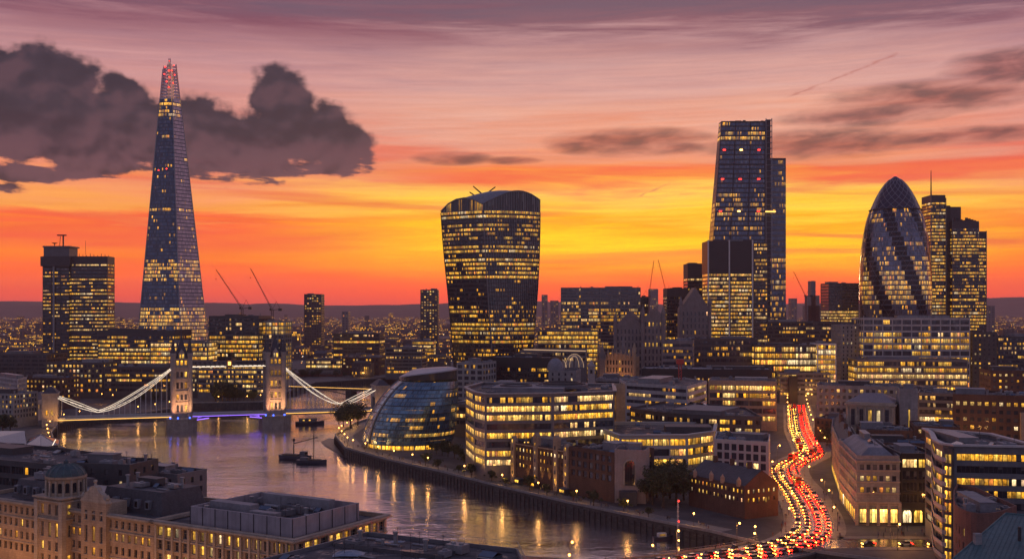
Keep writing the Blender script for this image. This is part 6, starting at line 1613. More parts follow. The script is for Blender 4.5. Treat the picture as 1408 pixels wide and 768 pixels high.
    for x, y in ((-8, -15), (-3, -18), (5, -17)): c = BS(s_ + x, y, 8.7); b.lathe([(.5, 0), (.5, .9), (0, 1.1)], c, 6)
    b.build('blue_lamp', E_BLUE, t)
    for x, y, en, col in ((-5, -16, 20000, (1, .42, .20)), (4, -16, 22000, (1, .5, .22)), (12, -4, 9000, (1, .45, .12)), (-12, -3, 5000, (.9, .45, .3))):
        l = bpy.data.lights.new('floodlight', 'SPOT'); l.energy = en; l.spot_size = 1.3; l.spot_blend = .9; l.color = col; l.shadow_soft_size = .3
        o = link('floodlight', l, t); src = BS(s_ + x, y, 9.2); o.location = src - BASE[t.name]; o.rotation_euler = (BS(s_, 0, 29) - src).to_track_quat('-Z', 'Y').to_euler()
for o in (-5.2, 5.2):                                                             # high walkways
    b = MB(); slab(b, sT[0] + 6.6, sT[1] - 6.6, o - 1.8, o + 1.8, 43.4, 44.2); slab(b, sT[0] + 6.6, sT[1] - 6.6, o - 1.7, o + 1.7, 47.2, 47.7)
    for k in range(17):
        s_ = lerp(sT[0] + 6.6, sT[1] - 6.6, k / 16)
        for e in (-1.7, 1.7): b.tube(BS(s_, o + e, 44.2), BS(s_, o + e, 47.2), .14, 4)
        if k < 16:
            for e in (-1.7, 1.7): b.tube(BS(s_, o + e, 44.2), BS(lerp(sT[0] + 6.6, sT[1] - 6.6, (k + 1) / 16), o + e, 47.2), .1, 4)
    b.build('high_walkway', STEEL, t)
    for s0, s1 in ((sT[0] + 7, 111), (116, sT[1] - 7)):
        b = MB(); b.tube(BS(s0, o - 1.95, 44.0), BS(s1, o - 1.95, 44.0), .2, 5); b.build('light_line', E_WHITE, t)
b = MB(); slab(b, 111.4, 115.2, -7.3, -7.1, 44.0, 48.6); b.build('crest_panel', plain('crest panel', (.5, .2, .1, 1), .5, .4), t)
b = MB(); slab(b, 112.3, 114.3, -7.36, -7.31, 45.0, 47.6); b.build('crest_light', E_GOLD, t)
def chain(s0, z0, sl_, zl, s1, z1):
    """two bars of a stiffened chain: from the tower down to the low point and up to the abutment"""
    up_, lo = [], []
    for k in range(15):
        e = k / 14; s_ = lerp(s0, sl_, e); zc_ = zl + (z0 - zl) * (1 - e) ** 1.55
        up_.append((s_, zc_ + 2.6 * math.sin(math.pi * e))); lo.append((s_, zc_ - 1.0 * math.sin(math.pi * e)))
    u2, l2 = [], []
    for k in range(7):
        e = k / 6; s_ = lerp(sl_, s1, e); zc_ = lerp(zl, z1, e ** 1.15); u2.append((s_, zc_ + 1.1 * math.sin(math.pi * e))); l2.append((s_, zc_ - .9 * math.sin(math.pi * e)))
    return up_, lo, u2, l2
for side, args in ((0, (sT[0] - 6.5, 43.0, 25.0, 14.0, -3.0, 25.5)), (1, (sT[1] + 6.5, 43.0, LB - 22, 14.0, LB + 2, 24.5))):
    up_, lo, u2, l2 = chain(*args)
    for o in (-7.6, 7.6):
        for seq in (up_, lo, u2, l2):
            b = MB(); b.path([BS(s_, o, z_) for s_, z_ in seq], .16, 5); b.build('chain', STEELW, t)
            b = MB(); b.path([BS(s_, o - .36, z_ + .1) for s_, z_ in seq], .11, 5); b.build('light_line', E_WHITE, t)
        b = MB()
        for (a, c) in ((up_, lo), (u2, l2)):
            for k in range(len(a) - 1): b.tube(BS(a[k][0], o, a[k][1]), BS(c[k + 1][0], o, c[k + 1][1]), .12, 4); b.tube(BS(c[k][0], o, c[k][1]), BS(a[k + 1][0], o, a[k + 1][1]), .12, 4)
        b.build('chain_lattice', STEELW, t)
        for k in list(range(1, 14)) + [20, 22, 24]:
            s_, z_ = (lo[k] if k < 15 else l2[k - 19]); b = MB(); b.tube(BS(s_, o, zD), BS(s_, o, z_), .14, 4); b.build('hanger', STEELW, t)
for s_, sg in ((-5.5, -1), (LB + 7, 1)):                                           # abutment gatehouses
    b = MB(); q = [BS(s_ + x, y) for x, y in ((-5, -9.5), (5, -9.5), (5, 9.5), (-5, 9.5))]; q = [(p.x, p.y) for p in q]
    for y0, y1 in ((-9.5, -5), (5, 9.5)): slab(b, s_ - 5, s_ + 5, y0, y1, 0, 27)
    slab(b, s_ - 5, s_ + 5, -5, 5, 19, 27); b.build('gatehouse_wall', BSTONE, t)
    b = MB(); b.prism(inset(q, -.5), 27, 28); b.build('cornice', STONE, t)
    b = MB(); a_ = [BS(s_ + x, y, 28) for x, y in ((-5, -9.5), (5, -9.5), (5, 9.5), (-5, 9.5))]; c_ = [BS(s_ + x, y, 32) for x, y in ((-1, -5), (1, -5), (1, 5), (-1, 5))]; b.loft([a_, c_]); b.build('hipped_roof', SLATE, t)
    for y in (-7.3, 7.3):
        for k in range(2):
            o = link('window', pane_mesh(1.4, 3.6, GZ, True), t, (1, 0, .14, .3)); c = BS(s_ - 2.6 + 3.2 * k, -9.56 if y < 0 else 9.56); o.location = Vector((c.x, c.y, 13 + (8 if y > 0 else 0))) - BASE[t.name]; o.rotation_euler = (0, 0, angB + (0 if y < 0 else math.pi))
    for x, y in ((9, -11), (2, -14)):
        l = bpy.data.lights.new('floodlight', 'SPOT'); l.energy = 8000; l.spot_size = 1.4; l.spot_blend = .9; l.color = (1, .45, .1); l.shadow_soft_size = .3
        o = link('floodlight', l, t); src = BS(s_ - sg * x, y, 7); o.location = src - BASE[t.name]; o.rotation_euler = (BS(s_, -4, 20) - src).to_track_quat('-Z', 'Y').to_euler()
# second, low bridge farther up the river
t = thing('low_arched_bridge', 'low dark arched bridge farther upstream beyond the suspension bridge', 'bridge', (-150, 1110, 0))
b = MB(); b.prism([(-222, 1085), (-26, 1000), (-24, 1008), (-220, 1093)], 6.2, 8.2); b.build('deck', QUAY, t)
for e in (.33, .66):
    p = Vector((-221, 1089)).lerp(Vector((-25, 1004)), e); b = MB(); b.box((p.x, p.y, -1), 6, 11, 7.2, -.41); b.build('pier', QUAY, t)
for e0, e1 in ((.0, .33), (.33, .66), (.66, 1)):
    b = MB(); P_ = [Vector((-221, 1084.5)).lerp(Vector((-25, 999.5)), lerp(e0 + .015, e1 - .015, k / 10)) for k in range(11)]
    b.path([(p.x, p.y, 2.0 + 4.0 * math.sin(math.pi * k / 10)) for k, p in enumerate(P_)], .5, 4); b.build('arch', QUAY, t)
b = MB(); b.tube((-222, 1084.8, 8.6), (-26, 999.8, 8.6), .16, 4); b.build('light_line', E_GOLD, t)
# ------------------------------------------------------------------ boats
def hull(mb, L, W_, h, sheer=.5, n=14, bow=.45):
    ring = []
    for k in range(n + 1):
        e = k / n; x = (e - .5) * L; w_ = W_ / 2 * (1 - max(0, (e - (1 - bow)) / bow) ** 2.2) * (0.75 + .25 * min(1, e / .15)); zt_ = h + sheer * (2 * e - 1) ** 2 + (.4 * e)
        w_ = max(w_, .05); ring.append([(x, -w_, zt_), (x, -w_ * .92, h * .45), (x, -w_ * .6, -.5), (x, w_ * .6, -.5), (x, w_ * .92, h * .45), (x, w_, zt_)])
    mb.loft(ring, closed=True)
def boat(name, label, px, py, rz, build_):
    Yb_ = 127500 / (py - Y0); t = thing(name, label, 'boat', (0, 0, 0)); build_(t); t.location = (X(px, Yb_), Yb_, 0.0); t.rotation_euler = (0, 0, rz); return t
HULLM = plain('dark hull paint', (.025, .03, .045, 1), .4, .3); DECKM = plain('wooden deck', (.11, .085, .06, 1), .7, .4)
def barge_a(t):
    b = MB(); hull(b, 21, 5.4, 1.9); b.build('hull', HULLM, t)
    b = MB(); b.prism([(-8, -2.1), (2, -2.1), (2, 2.1), (-8, 2.1)], 2.05, 2.9); b.build('hatch', DECKM, t)
    b = MB(); b.box((5.2, 0, 2.2), 3.4, 3.2, 2.4); b.box((5.2, 0, 4.602), 3.8, 3.6, .2); b.build('wheelhouse', MIDC, t)
    o = MB(); o.prism([(6.93, -1.3), (6.96, -1.3), (6.96, 1.3), (6.93, 1.3)], 3.3, 4.2); o.build('window', CARGLASS, t)
    b = MB(); b.tube((-1.5, 0, 2.9), (-1.5, 0, 10.5), .35, 6, .25); b.lathe([(.5, 0), (.9, .7), (.9, 1.0), (.3, 1.6)], (-1.5, 0, 10.2), 8); b.build('derrick_post', STEEL, t)
    b = MB(); b.tube((-1.3, 0, 9.0), (13.5, 1.5, 13.0), .28, 5, .18); b.build('boom', STEEL, t)
    b = MB(); b.tube((-1.5, 0, 10.4), (13.3, 1.5, 13.1), .06, 4); b.tube((-1.5, 0, 10.4), (8, 0, 2.6), .05, 4); b.build('rigging', STEEL, t)
def barge_b(t):
    b = MB(); hull(b, 17, 5.0, 1.7); b.build('hull', HULLM, t)
    b = MB(); b.box((-4.2, 0, 1.9), 4.6, 3.4, 1.7); b.build('cabin', MIDC, t); b = MB(); b.prism([(-1, -1.8), (5, -1.8), (5, 1.8), (-1, 1.8)], 1.9, 2.5); b.build('hatch', DECKM, t)
    b = MB(); b.tube((1, 0, 1.8), (1, 0, 19.5), .26, 6, .12); b.build('mast', STEEL, t); b = MB(); b.tube((1, 0, 4), (-7.5, 0, 5.2), .16, 5); b.build('boom', STEEL, t)
    b = MB()
    for p in ((7.8, 0, 2.6), (-8, 0, 2.4), (1, 2.4, 2), (1, -2.4, 2)): b.tube((1, 0, 18.5), p, .05, 3)
    b.build('rigging', STEEL, t)
def launch(t):
    b = MB(); hull(b, 21, 5.2, 1.8); b.build('hull', HULLM, t); b = MB(); b.prism([(-8, -2.0), (4, -2.0), (5, 0), (4, 2.0), (-8, 2.0)], 2.0, 4.2); b.build('cabin', MIDC, t)
    b = MB(); b.prism([(-8.4, -2.3), (4.5, -2.3), (5.6, 0), (4.5, 2.3), (-8.4, 2.3)], 4.202, 4.5); b.build('canopy', STEELW, t)
    for k in range(5): o = link('window', pane_mesh(1.5, 1.1, GZ), t, (1 if k % 2 else 0, 0, .15, .2)); o.location = (-7.4 + k * 2.2, -2.03, 2.7)
    b = MB(); b.tube((3, 0, 4.5), (3, 0, 7.0), .08, 5); b.tube((8, 0, 2.4), (13.5, 0, 4.2), .12, 5); b.build('mast', STEEL, t)
def skiff(t):
    b = MB(); hull(b, 8, 2.6, 1.0, .2); b.build('hull', HULLM, t); b = MB(); b.box((-.6, 0, 1.0), 3.2, 1.8, 1.5); b.build('cabin', STEELW, t); o = link('window', pane_mesh(2.2, .7, GZ), t, (1, 0, .2, .3)); o.location = (-1.7, -.93, 1.5)
boat('moored_barge', 'dark moored barge with a short derrick post and long boom', 407, 631, math.radians(-24), barge_a)
boat('masted_barge', 'smaller moored barge with a tall mast beside the derrick barge', 429, 637, math.radians(-10), barge_b)
boat('passenger_launch', 'low canopied launch passing under the right side of the bridge', 426, 583, math.radians(10), launch)
boat('work_boat', 'little work boat with a lit cabin close to the road bridge', 912, 741, math.radians(15), skiff)

# ------------------------------------------------------------------ cranes
def crane(name, label, px, Y_, y_base, y_top, tx, ty, mat, cabin=True):
    x0, zb_, zt_ = X(px, Y_), Z(y_base, Y_), Z(y_top, Y_); t = thing(name, label, 'crane', (x0, Y_, zb_))
    b = MB(); w_ = 1.0
    for sx in (-1, 1):
        for sy in (-1, 1): b.tube((x0 + sx * w_, Y_ + sy * w_, zb_), (x0 + sx * w_, Y_ + sy * w_, zt_), .18, 4)
    n_ = max(2, int((zt_ - zb_) / 2.2))
    for k in range(n_):
        za, zb2 = lerp(zb_, zt_, k / n_), lerp(zb_, zt_, (k + 1) / n_)
        for a, c in (((-1, -1), (1, -1)), ((1, -1), (1, 1)), ((1, 1), (-1, 1)), ((-1, 1), (-1, -1))): b.tube((x0 + a[0] * w_, Y_ + a[1] * w_, za), (x0 + c[0] * w_, Y_ + c[1] * w_, zb2), .1, 3)
    b.build('mast', mat, t)
    piv = Vector((x0, Y_, zt_)); tip = Vector((X(tx, Y_), Y_, Z(ty, Y_))); d = (tip - piv); L = d.length; d /= L; up_ = Vector((0, 1, 0)).cross(d).normalized(); b = MB()
    off = [up_ * .9, -up_ * .5 + Vector((0, .7, 0)), -up_ * .5 - Vector((0, .7, 0))]
    for o in off: b.tube(piv + o, tip + o * .25, .17, 4)
    n_ = int(L / 2.4)
    for k in range(n_):
        e, e2 = k / n_, (k + 1) / n_
        for i in range(3): b.tube(piv.lerp(tip, e) + off[i] * lerp(1, .25, e), piv.lerp(tip, e2) + off[(i + 1) % 3] * lerp(1, .25, e2), .09, 3)
    b.build('jib', mat, t)
    sg = -1 if tip.x > piv.x else 1; tail = piv + Vector((sg * 8, 0, 1)); head = piv + Vector((sg * 4.0, 0, 9))
    b = MB(); b.tube(piv, tail, .4, 4); b.tube(piv + Vector((0, .6, 0)), head, .22, 4); b.tube(tail, head, .18, 4); b.build('a_frame', mat, t)
    b = MB(); b.box((tail.x, Y_, tail.z - 1.8), 3.4, 2.6, 2.6); b.build('counterweight', STEEL, t)
    b = MB(); b.tube(head, piv.lerp(tip, .96), .07, 3); b.tube(tip, tip - Vector((0, 0, 9)), .06, 3); b.box((tip.x, Y_, tip.z - 10.2), .8, .8, 1.2); b.build('cable', STEEL, t)
    b = MB(); b.box((x0 - sg * 1.6, Y_ - 1.2, zt_ - .6), 1.8, 1.6, 2.2); b.build('cab', mat, t)
RC = plain('weathered red crane steel', (.16, .035, .025, 1), .55, .3); GC = plain('dark crane steel', (.06, .035, .03, 1), .55, .3)
crane('luffing_crane', 'red luffing crane on the dark glass block, nearer the spire', 333, 1100, 436, 424, 297, 370.5, GC)
crane('luffing_crane', 'red luffing crane over the unfinished orange floors', 374.5, 1110, 443, 426, 344.5, 369, GC)
crane('luffing_crane', 'upright thin crane standing beside the tinted glass block', 892, 1500, 436, 408, 899, 358, RC)
crane('luffing_crane', 'thin leaning crane just left of the dark skyline tower', 916, 1500, 436, 402, 905, 357, RC)
crane('luffing_crane', 'lone crane leaning left between the wedge tower and square tower', 1108, 1600, 440, 407, 1091, 373, RC)
t = thing('lattice_mast', 'bright red lattice mast rising from the rooftops in mid city', 'mast', (X(935, 690), 690, Z(532, 690)))
b = MB(); x0 = X(935, 690)
for sx in (-1, 1):
    for sy in (-1, 1): b.tube((x0 + sx * .9, 690 + sy * .9, Z(532, 690)), (x0 + sx * .9, 690 + sy * .9, Z(494, 690)), .2, 4)
for k in range(9):
    za, zb2 = lerp(Z(532, 690), Z(494, 690), k / 9), lerp(Z(532, 690), Z(494, 690), (k + 1) / 9)
    for sy in (-1, 1): b.tube((x0 - .9, 690 + sy * .9, za), (x0 + .9, 690 + sy * .9, zb2), .14, 3)
b.build('shaft', STEELR, t); b = MB(); b.box((x0, 690, Z(500, 690)), 4.5, 3, 3); b.build('head', STEELR, t)
# slim lit beacon mast by the road bridge
t = thing('beacon_mast', 'slim lattice mast with red lamps standing by the river wall at the road bridge', 'mast', (X(932, 395), 395, 0))
b = MB(); x0 = X(932, 395)
for a in range(3):
    o = Vector((.5 * math.cos(a * 2.1), .5 * math.sin(a * 2.1), 0)); b.tube(Vector((x0, 395, -1)) + o, Vector((x0, 395, Z(686, 395))) + o * .3, .1, 4)
for k in range(9): z_ = lerp(0, Z(690, 395), k / 9); b.lathe([(.52, 0), (.52, .2)], (x0, 395, z_), 3)
b.build('shaft', STEELW, t)
for y in (688, 716, 742):
    b = MB(); b.lathe([(0, -.35), (.35, 0), (0, .35)], (x0 + .3, 394.6, Z(y, 395)), 6); b.build('red_lamp', E_RED if y != 742 else E_WARM, t)

# ------------------------------------------------------------------ trees
LEAF, lb_ = newmat('tree leaves'); rn_ = V(V.nt.nodes.new('ShaderNodeNewGeometry').outputs['Random Per Island'])
V.put(lb_.inputs['Base Color'], mix(rn_, (.018, .030, .012), (.075, .085, .030))); lb_.inputs['Roughness'].default_value = .7
BARK = plain('bark', (.06, .045, .035, 1), .9, .4)
def tree(name, h, w_, nl, seed):
    rr = random.Random(seed); t = thing(name, 'x', 'tree', (0, 0, 0)); b = MB()
    b.tube((0, 0, -.1), (0, 0, h * .35), .035 * h, 7, .024 * h)
    tips = []
    for k in range(6):
        a = k * 1.05 + rr.uniform(-.3, .3); p = (w_ * .3 * math.cos(a), w_ * .3 * math.sin(a), h * rr.uniform(.5, .75)); b.tube((0, 0, h * rr.uniform(.25, .36)), p, .016 * h, 5, .006 * h); tips.append(p)
    b.build('trunk', BARK, t); c = MB()
    cl = [(Vector((rr.gauss(0, .24) * w_, rr.gauss(0, .24) * w_, h * rr.uniform(.40, .92))), rr.uniform(.09, .19) * w_) for _ in range(24)] + [(Vector(p), .16 * w_) for p in tips]
    for _ in range(nl):
        o, r = rr.choice(cl); v = Vector((rr.gauss(0, 1), rr.gauss(0, 1), rr.gauss(0, .85))).normalized() * r * rr.uniform(.55, 1.08); p = o + v
        s_ = rr.uniform(.22, .5); q = Vector((rr.uniform(-1, 1), rr.uniform(-1, 1), rr.uniform(-.6, 1))).normalized(); e1 = q.orthogonal().normalized() * s_; e2 = q.cross(e1).normalized() * s_ * .7
        c.face([p - e1, p + e2 * .8, p + e1, p - e2 * .8])
    c.build('crown', LEAF, t); return proto(t)
TP = [tree('broadleaf_tree', 15, 14, 3600, 1), tree('broadleaf_tree', 11, 9, 2200, 2), tree('small_tree', 6.5, 5, 900, 3)]
first_ = set()
def plant(k, x, y, label, group, sc=1.0, z=5.0):
    rz = R.uniform(0, 6.28)
    if k not in first_:
        first_.add(k); r = TP[k]; r.location = (x, y, z); r.rotation_euler = (0, 0, rz); r.scale = (sc,) * 3; r['label'] = label; r['group'] = group
    else: dup(TP[k], (x, y, z), rz, label, group, sc)
for px, Y_, sc in ((472, 742, .85), (482, 733, 1.15), (492, 748, 1.05), (478, 765, 1.0), (466, 760, .7)): plant(0, X(px, Y_), Y_, 'dark leafy tree in the clump beside the glass dome', 'trees beside the glass dome', sc)
for px, Y_, sc in ((897, 447, 1.0), (912, 440, 1.1), (930, 446, 1.15), (921, 462, 1.1), (940, 458, .9), (903, 464, .95)): plant(0, X(px, Y_), Y_, 'dark leafy tree between the arched stone block and the right warehouse', 'trees between the warehouses', sc)
for px, Y_, sc in ((296, 945, 1.0), (306, 943, 1.25), (316, 946, 1.1), (324, 949, .85)): plant(0, X(px, Y_), Y_, 'dark tree on the far quay seen between the bridge towers', 'trees between the bridge towers', sc)
for px, Y_, sc in ((1137, 640, 1.0), (1150, 655, 1.2), (1160, 640, .9), (1183, 556, .8), (1172, 580, 1.0)): plant(1, X(px, Y_), Y_, 'dark tree on the right of the street before the pale hall', 'trees right of the street', sc)
for px, Y_, sc in ((4, 700, 1.2), (14, 706, 1.0), (-8, 690, 1.2)): plant(1, X(px, Y_), Y_, 'dark tree at the left edge beside the glass roofed pavilion', 'trees at the left edge', sc)
for px, Y_, sc in ((600, 603, 1), (608, 598, 1.1), (616, 592, 1), (625, 586, 1.2), (634, 578, 1), (640, 560, .9), (594, 612, .8), (612, 612, 1)): plant(2, X(px, Y_), Y_, 'small round tree on the terrace right of the glass dome', 'small trees by the glass dome', sc)
for k in range(12):
    p, d = at_s(offset([Vector(q) for q in RIGHT_BANK[4:9]], -1), 8 + k * 15.5); n = Vector((-d.y, d.x)); q = p - n * (5.5 + (k % 2) * 2); plant(2, q.x, q.y, 'small tree along the riverside walk before the warehouses', 'small trees on the riverside walk', .6 + .2 * (k % 3))
for k in range(26):
    px = R.choice([R.uniform(400, 520), R.uniform(150, 235), R.uniform(275, 360)]); Y_ = {0: 1285, 1: 936, 2: 950}[0 if px > 390 else (1 if px < 240 else 2)] + R.uniform(0, 12)
    plant(1, X(px, Y_), Y_, 'small dark tree in the row along the far quay', 'trees along the far quay', R.uniform(.5, .9))

# ------------------------------------------------------------------ street lamps
def lamp_proto(name, h, energy, arm=0.0, col=(1, .47, .12)):
    t = thing(name, 'x', 'street lamp', (0, 0, 0)); b = MB(); b.lathe([(.18, 0), (.14, .9), (.08, 1.0), (.06, h - .3)], (0, 0, 0), 6); b.build('post', STEEL, t)
    if arm: b = MB(); b.tube((0, 0, h - .3), (arm, 0, h), .05, 4); b.build('arm', STEEL, t)
    b = MB(); b.lathe([(.12, -.3), (.30, -.08), (.34, .12), (.22, .3), (0, .38)], (arm, 0, h), 8); b.build('lamp_globe', emis(name + ' globe', (1, .40, .07), 13.0), t)
    l = bpy.data.lights.new('lamp_light', 'POINT'); l.energy = energy; l.color = col; l.shadow_soft_size = .42
    o = link('lamp_light', l, t); o.location = (arm, 0, h - .75); return proto(t)
LW = lamp_proto('promenade_lamp', 5.2, 1100); LS = lamp_proto('street_lamp', 8.5, 1900, 1.2, (1, .40, .08))
lamp_used = set()
def put_lamp(P_, x, y, rz, label, group, z=5.13):
    if P_.name not in lamp_used: lamp_used.add(P_.name); P_.location = (x, y, z); P_.rotation_euler = (0, 0, rz); P_['label'] = label; P_['group'] = group
    else: dup(P_, (x, y, z), rz, label, group)
bk = [Vector(q) for q in RIGHT_BANK[2:12]]; Lk = length(bk); s_ = 4.0; k = 0
while s_ < Lk - 2:
    p, d = at_s(bk, s_); q = p - Vector((-d.y, d.x)) * 2.2; near_dome = p.y > 540
    put_lamp(LW, q.x, q.y, 0, 'glowing globe lamp on the walk around the glass dome' if near_dome else 'glowing globe lamp along the river wall below the warehouses', 'lamps around the glass dome' if near_dome else 'lamps along the river wall'); s_ += R.uniform(14, 20) if near_dome else R.uniform(22, 36); k += 1
for off, ph, side in ((-RW - 1.2, 0, 'left'), (RW + 1.2, 12, 'right')):
    ln = offset(ROAD, off); L = length(ln); s_ = 14 + ph
    while s_ < L - 5:
        p, d = at_s(ln, s_); on_b = p.x < 92 and p.y < 372
        if not (side == 'right' and 362 < p.y < 388):
            lab = 'tall street lamp on the road bridge parapet' if on_b else ('tall street lamp on the %s pavement of the bright street' % ('river side' if side == 'left' else 'shop side'))
            put_lamp(LS, p.x, p.y, math.atan2(d.y, d.x) + (-math.pi / 2 if side == 'left' else math.pi / 2), lab, 'street lamps, ' + ('bridge' if on_b else side)); 
        s_ += R.uniform(24, 46)
lbk = [Vector(q) for q in LEFT_BANK[3:12]]; L = length(lbk); s_ = 6
while s_ < L:
    p, d = at_s(lbk, s_); q = p - Vector((-d.y, d.x)) * 3; put_lamp(LW, q.x, q.y, 0, 'small warm lamp on the far quay beyond the suspension bridge', 'lamps on the far quay'); s_ += 24
for k in range(9): put_lamp(LW, -130 + R.uniform(-70, 30), 1282 + R.uniform(0, 8), 0, 'warm lamp on the distant quay glimpsed under the right chains', 'lamps on the distant quay')
for x, y in ((138, 384), (158, 383), (180, 380), (128, 362), (150, 361), (176, 360)): put_lamp(LS, x, y, R.uniform(0, 6), 'tall lamp at the road junction before the corner office', 'lamps at the junction')

for k in range(8):
    p = Lp + dA * (8 + k * 16) - nA_ * 11; put_lamp(LS, p.x, p.y, R.uniform(0, 6), 'added street lamp lighting the front of the long stone building', 'added lamps before the long stone building', 5.0)  # lamps added, mostly below the view, to light this facade

# ------------------------------------------------------------------ kiosks and benches on the riverside
kp = thing('kiosk', 'x', 'kiosk', (0, 0, 0)); b = MB(); b.prism([(-2, -1.3), (2, -1.3), (2, 1.3), (-2, 1.3)], 0, 2.5); b.build('body', DARKC, kp)
b = MB(); b.prism([(-2.5, -2.0), (2.5, -2.0), (2.5, 1.5), (-2.5, 1.5)], 2.502, 2.75); b.build('roof', MIDC, kp); o = link('window', pane_mesh(3.2, 1.2, GZ), kp, (1, 0, .08, .5)); o.location = (-1.6, -1.32, .95); proto(kp)
bp = thing('bench', 'x', 'bench', (0, 0, 0)); b = MB(); b.prism([(-.9, -.25), (.9, -.25), (.9, .2), (-.9, .2)], .42, .47); b.build('seat', DECKM, bp); b = MB(); b.prism([(-.9, .2), (.9, .2), (.9, .25), (-.9, .25)], .55, .95); b.build('backrest', DECKM, bp)
for x in (-.75, .75): b = MB(); b.prism([(x - .05, -.2), (x + .05, -.2), (x + .05, .25), (x - .05, .25)], 0, .42); b.build('leg', STEEL, bp)
proto(bp); wk_ = [Vector(q) for q in RIGHT_BANK[3:12]]
for k in range(5):
    p, d = at_s(wk_, 96 + k * 17 + (k % 2) * 5); q = p - Vector((-d.y, d.x)) * 12.5; lab = 'small lit kiosk on the terrace below the glass dome'; an = math.atan2(d.y, d.x) + math.pi
    if k == 0: kp.location = (q.x, q.y, 5.0); kp.rotation_euler = (0, 0, an); kp['label'] = lab; kp['group'] = 'riverside kiosks'
    else: dup(kp, (q.x, q.y, 5.0), an, lab, 'riverside kiosks')
for k in range(18):
    p, d = at_s(wk_, 12 + k * 17); q = p - Vector((-d.y, d.x)) * 8.5; lab = 'wooden bench facing the river on the riverside walk'; an = math.atan2(d.y, d.x) + math.pi
    if k == 0: bp.location = (q.x, q.y, 5.01); bp.rotation_euler = (0, 0, an); bp['label'] = lab; bp['group'] = 'riverside benches'
    else: dup(bp, (q.x, q.y, 5.01), an, lab, 'riverside benches')
# ------------------------------------------------------------------ traffic
def wheel(t, x, y, r=.34, w_=.22):
    b = MB()
    A = [(x + r * math.cos(a), y - w_ / 2, r + r * math.sin(a)) for a in [2 * math.pi * i / 12 for i in range(12)]]; B = [(p[0], y + w_ / 2, p[2]) for p in A]
    b.loft([A, B]); return b.build('wheel', RUBBER, t)
def car_proto(name, L, W_, h, cabin, col):
    t = thing(name, 'x', 'car', (0, 0, 0)); b = MB(); w2 = W_ / 2; hh = h * .52
    prof = [(-L / 2, .35, hh * .85, .93), (-L / 2 + .1, .28, hh, .97), (-L * .2, .25, hh * 1.02, 1), (L * .2, .25, hh, 1), (L / 2 - .35, .28, hh * .86, .96), (L / 2, .36, hh * .7, .88)]
    b.loft([[(x, -w2 * k, z0), (x, w2 * k, z0), (x, w2 * k * .96, z1), (x, -w2 * k * .96, z1)] for x, z0, z1, k in prof]); b.build('body', PAINT, t, col)
    c0, c1, c2, c3 = cabin; b = MB(); b.loft([[(c0, -w2 * .93, hh * .97), (c3, -w2 * .93, hh * .97), (c3, w2 * .93, hh * .97), (c0, w2 * .93, hh * .97)], [(c1, -w2 * .74, h - .04), (c2, -w2 * .74, h - .04), (c2, w2 * .74, h - .04), (c1, w2 * .74, h - .04)]]); b.build('windows', CARGLASS, t)
    b = MB(); b.prism([(c1 - .05, -w2 * .75), (c2 + .05, -w2 * .75), (c2 + .05, w2 * .75), (c1 - .05, w2 * .75)], h - .04, h); b.build('roof', PAINT, t, col)
    for x in (-L * .3, L * .31):
        for y in (-w2 + .1, w2 - .1): wheel(t, x, y)
    for y in (-w2 * .68, w2 * .68):
        b = MB(); b.box((L / 2 - .02, y, hh * .55), .14, .48, .26); b.build('headlight', E_HEAD, t)
        b = MB(); b.box((-L / 2 + .0, y, hh * .66), .12, .5, .28); b.build('tail_light', E_TAIL, t)
    return proto(t)
def bus_proto(col):
    t = thing('double_decker_bus', 'x', 'bus', (0, 0, 0)); b = MB(); q = [(-5.5, -1.25), (5.3, -1.25), (5.5, -1.0), (5.5, 1.0), (5.3, 1.25), (-5.5, 1.25)]; b.prism(q, .35, 4.35); b.prism(inset(q, .15), 4.352, 4.45); b.build('body', PAINT, t, col)
    for zz in (1.3, 2.95):
        for y in (-1, 1): b = MB(); b.prism([(-5.1, y * 1.26 - .01), (4.9, y * 1.26 - .01), (4.9, y * 1.26 + .01), (-5.1, y * 1.26 + .01)], zz, zz + .95, 0); b.build('window_band', GZ, t, (.9, .1, .12, .16))
    b = MB(); b.prism([(5.495, -1.0), (5.52, -1.0), (5.52, 1.0), (5.495, 1.0)], 1.2, 2.4); b.prism([(5.495, -1.0), (5.52, -1.0), (5.52, 1.0), (5.495, 1.0)], 2.95, 3.95); b.build('windscreen', CARGLASS, t)
    b = MB(); b.prism([(-5.53, -.9), (-5.505, -.9), (-5.505, .9), (-5.53, .9)], 2.95, 3.85); b.build('rear_window', CARGLASS, t)
    for x in (-3.4, 3.2):
        for y in (-1.12, 1.12): wheel(t, x, y, .5, .3)
    for y in (-.95, .95):
        b = MB(); b.box((5.5, y, .7), .14, .36, .22); b.build('headlight', E_HEAD, t); b = MB(); b.box((-5.5, y, .8), .14, .3, .4); b.build('tail_light', E_TAIL, t)
    return proto(t)
CARS = [car_proto('car', 4.3, 1.8, 1.46, (-1.7, -1.15, .35, 1.1), c) for c in ((.03, .03, .035, 1), (.32, .33, .35, 1), (.55, .55, .54, 1), (.12, .02, .02, 1), (.02, .04, .11, 1))]
CN = ['black', 'silver', 'white', 'dark red', 'navy blue']
BUS = bus_proto((.45, .02, .02, 1)); VAN = car_proto('van', 5.2, 2.0, 2.3, (-.2, .3, .9, 1.7), (.5, .5, .5, 1)); VAN['category'] = 'van'
used_car = set(); LR = length(ROAD)
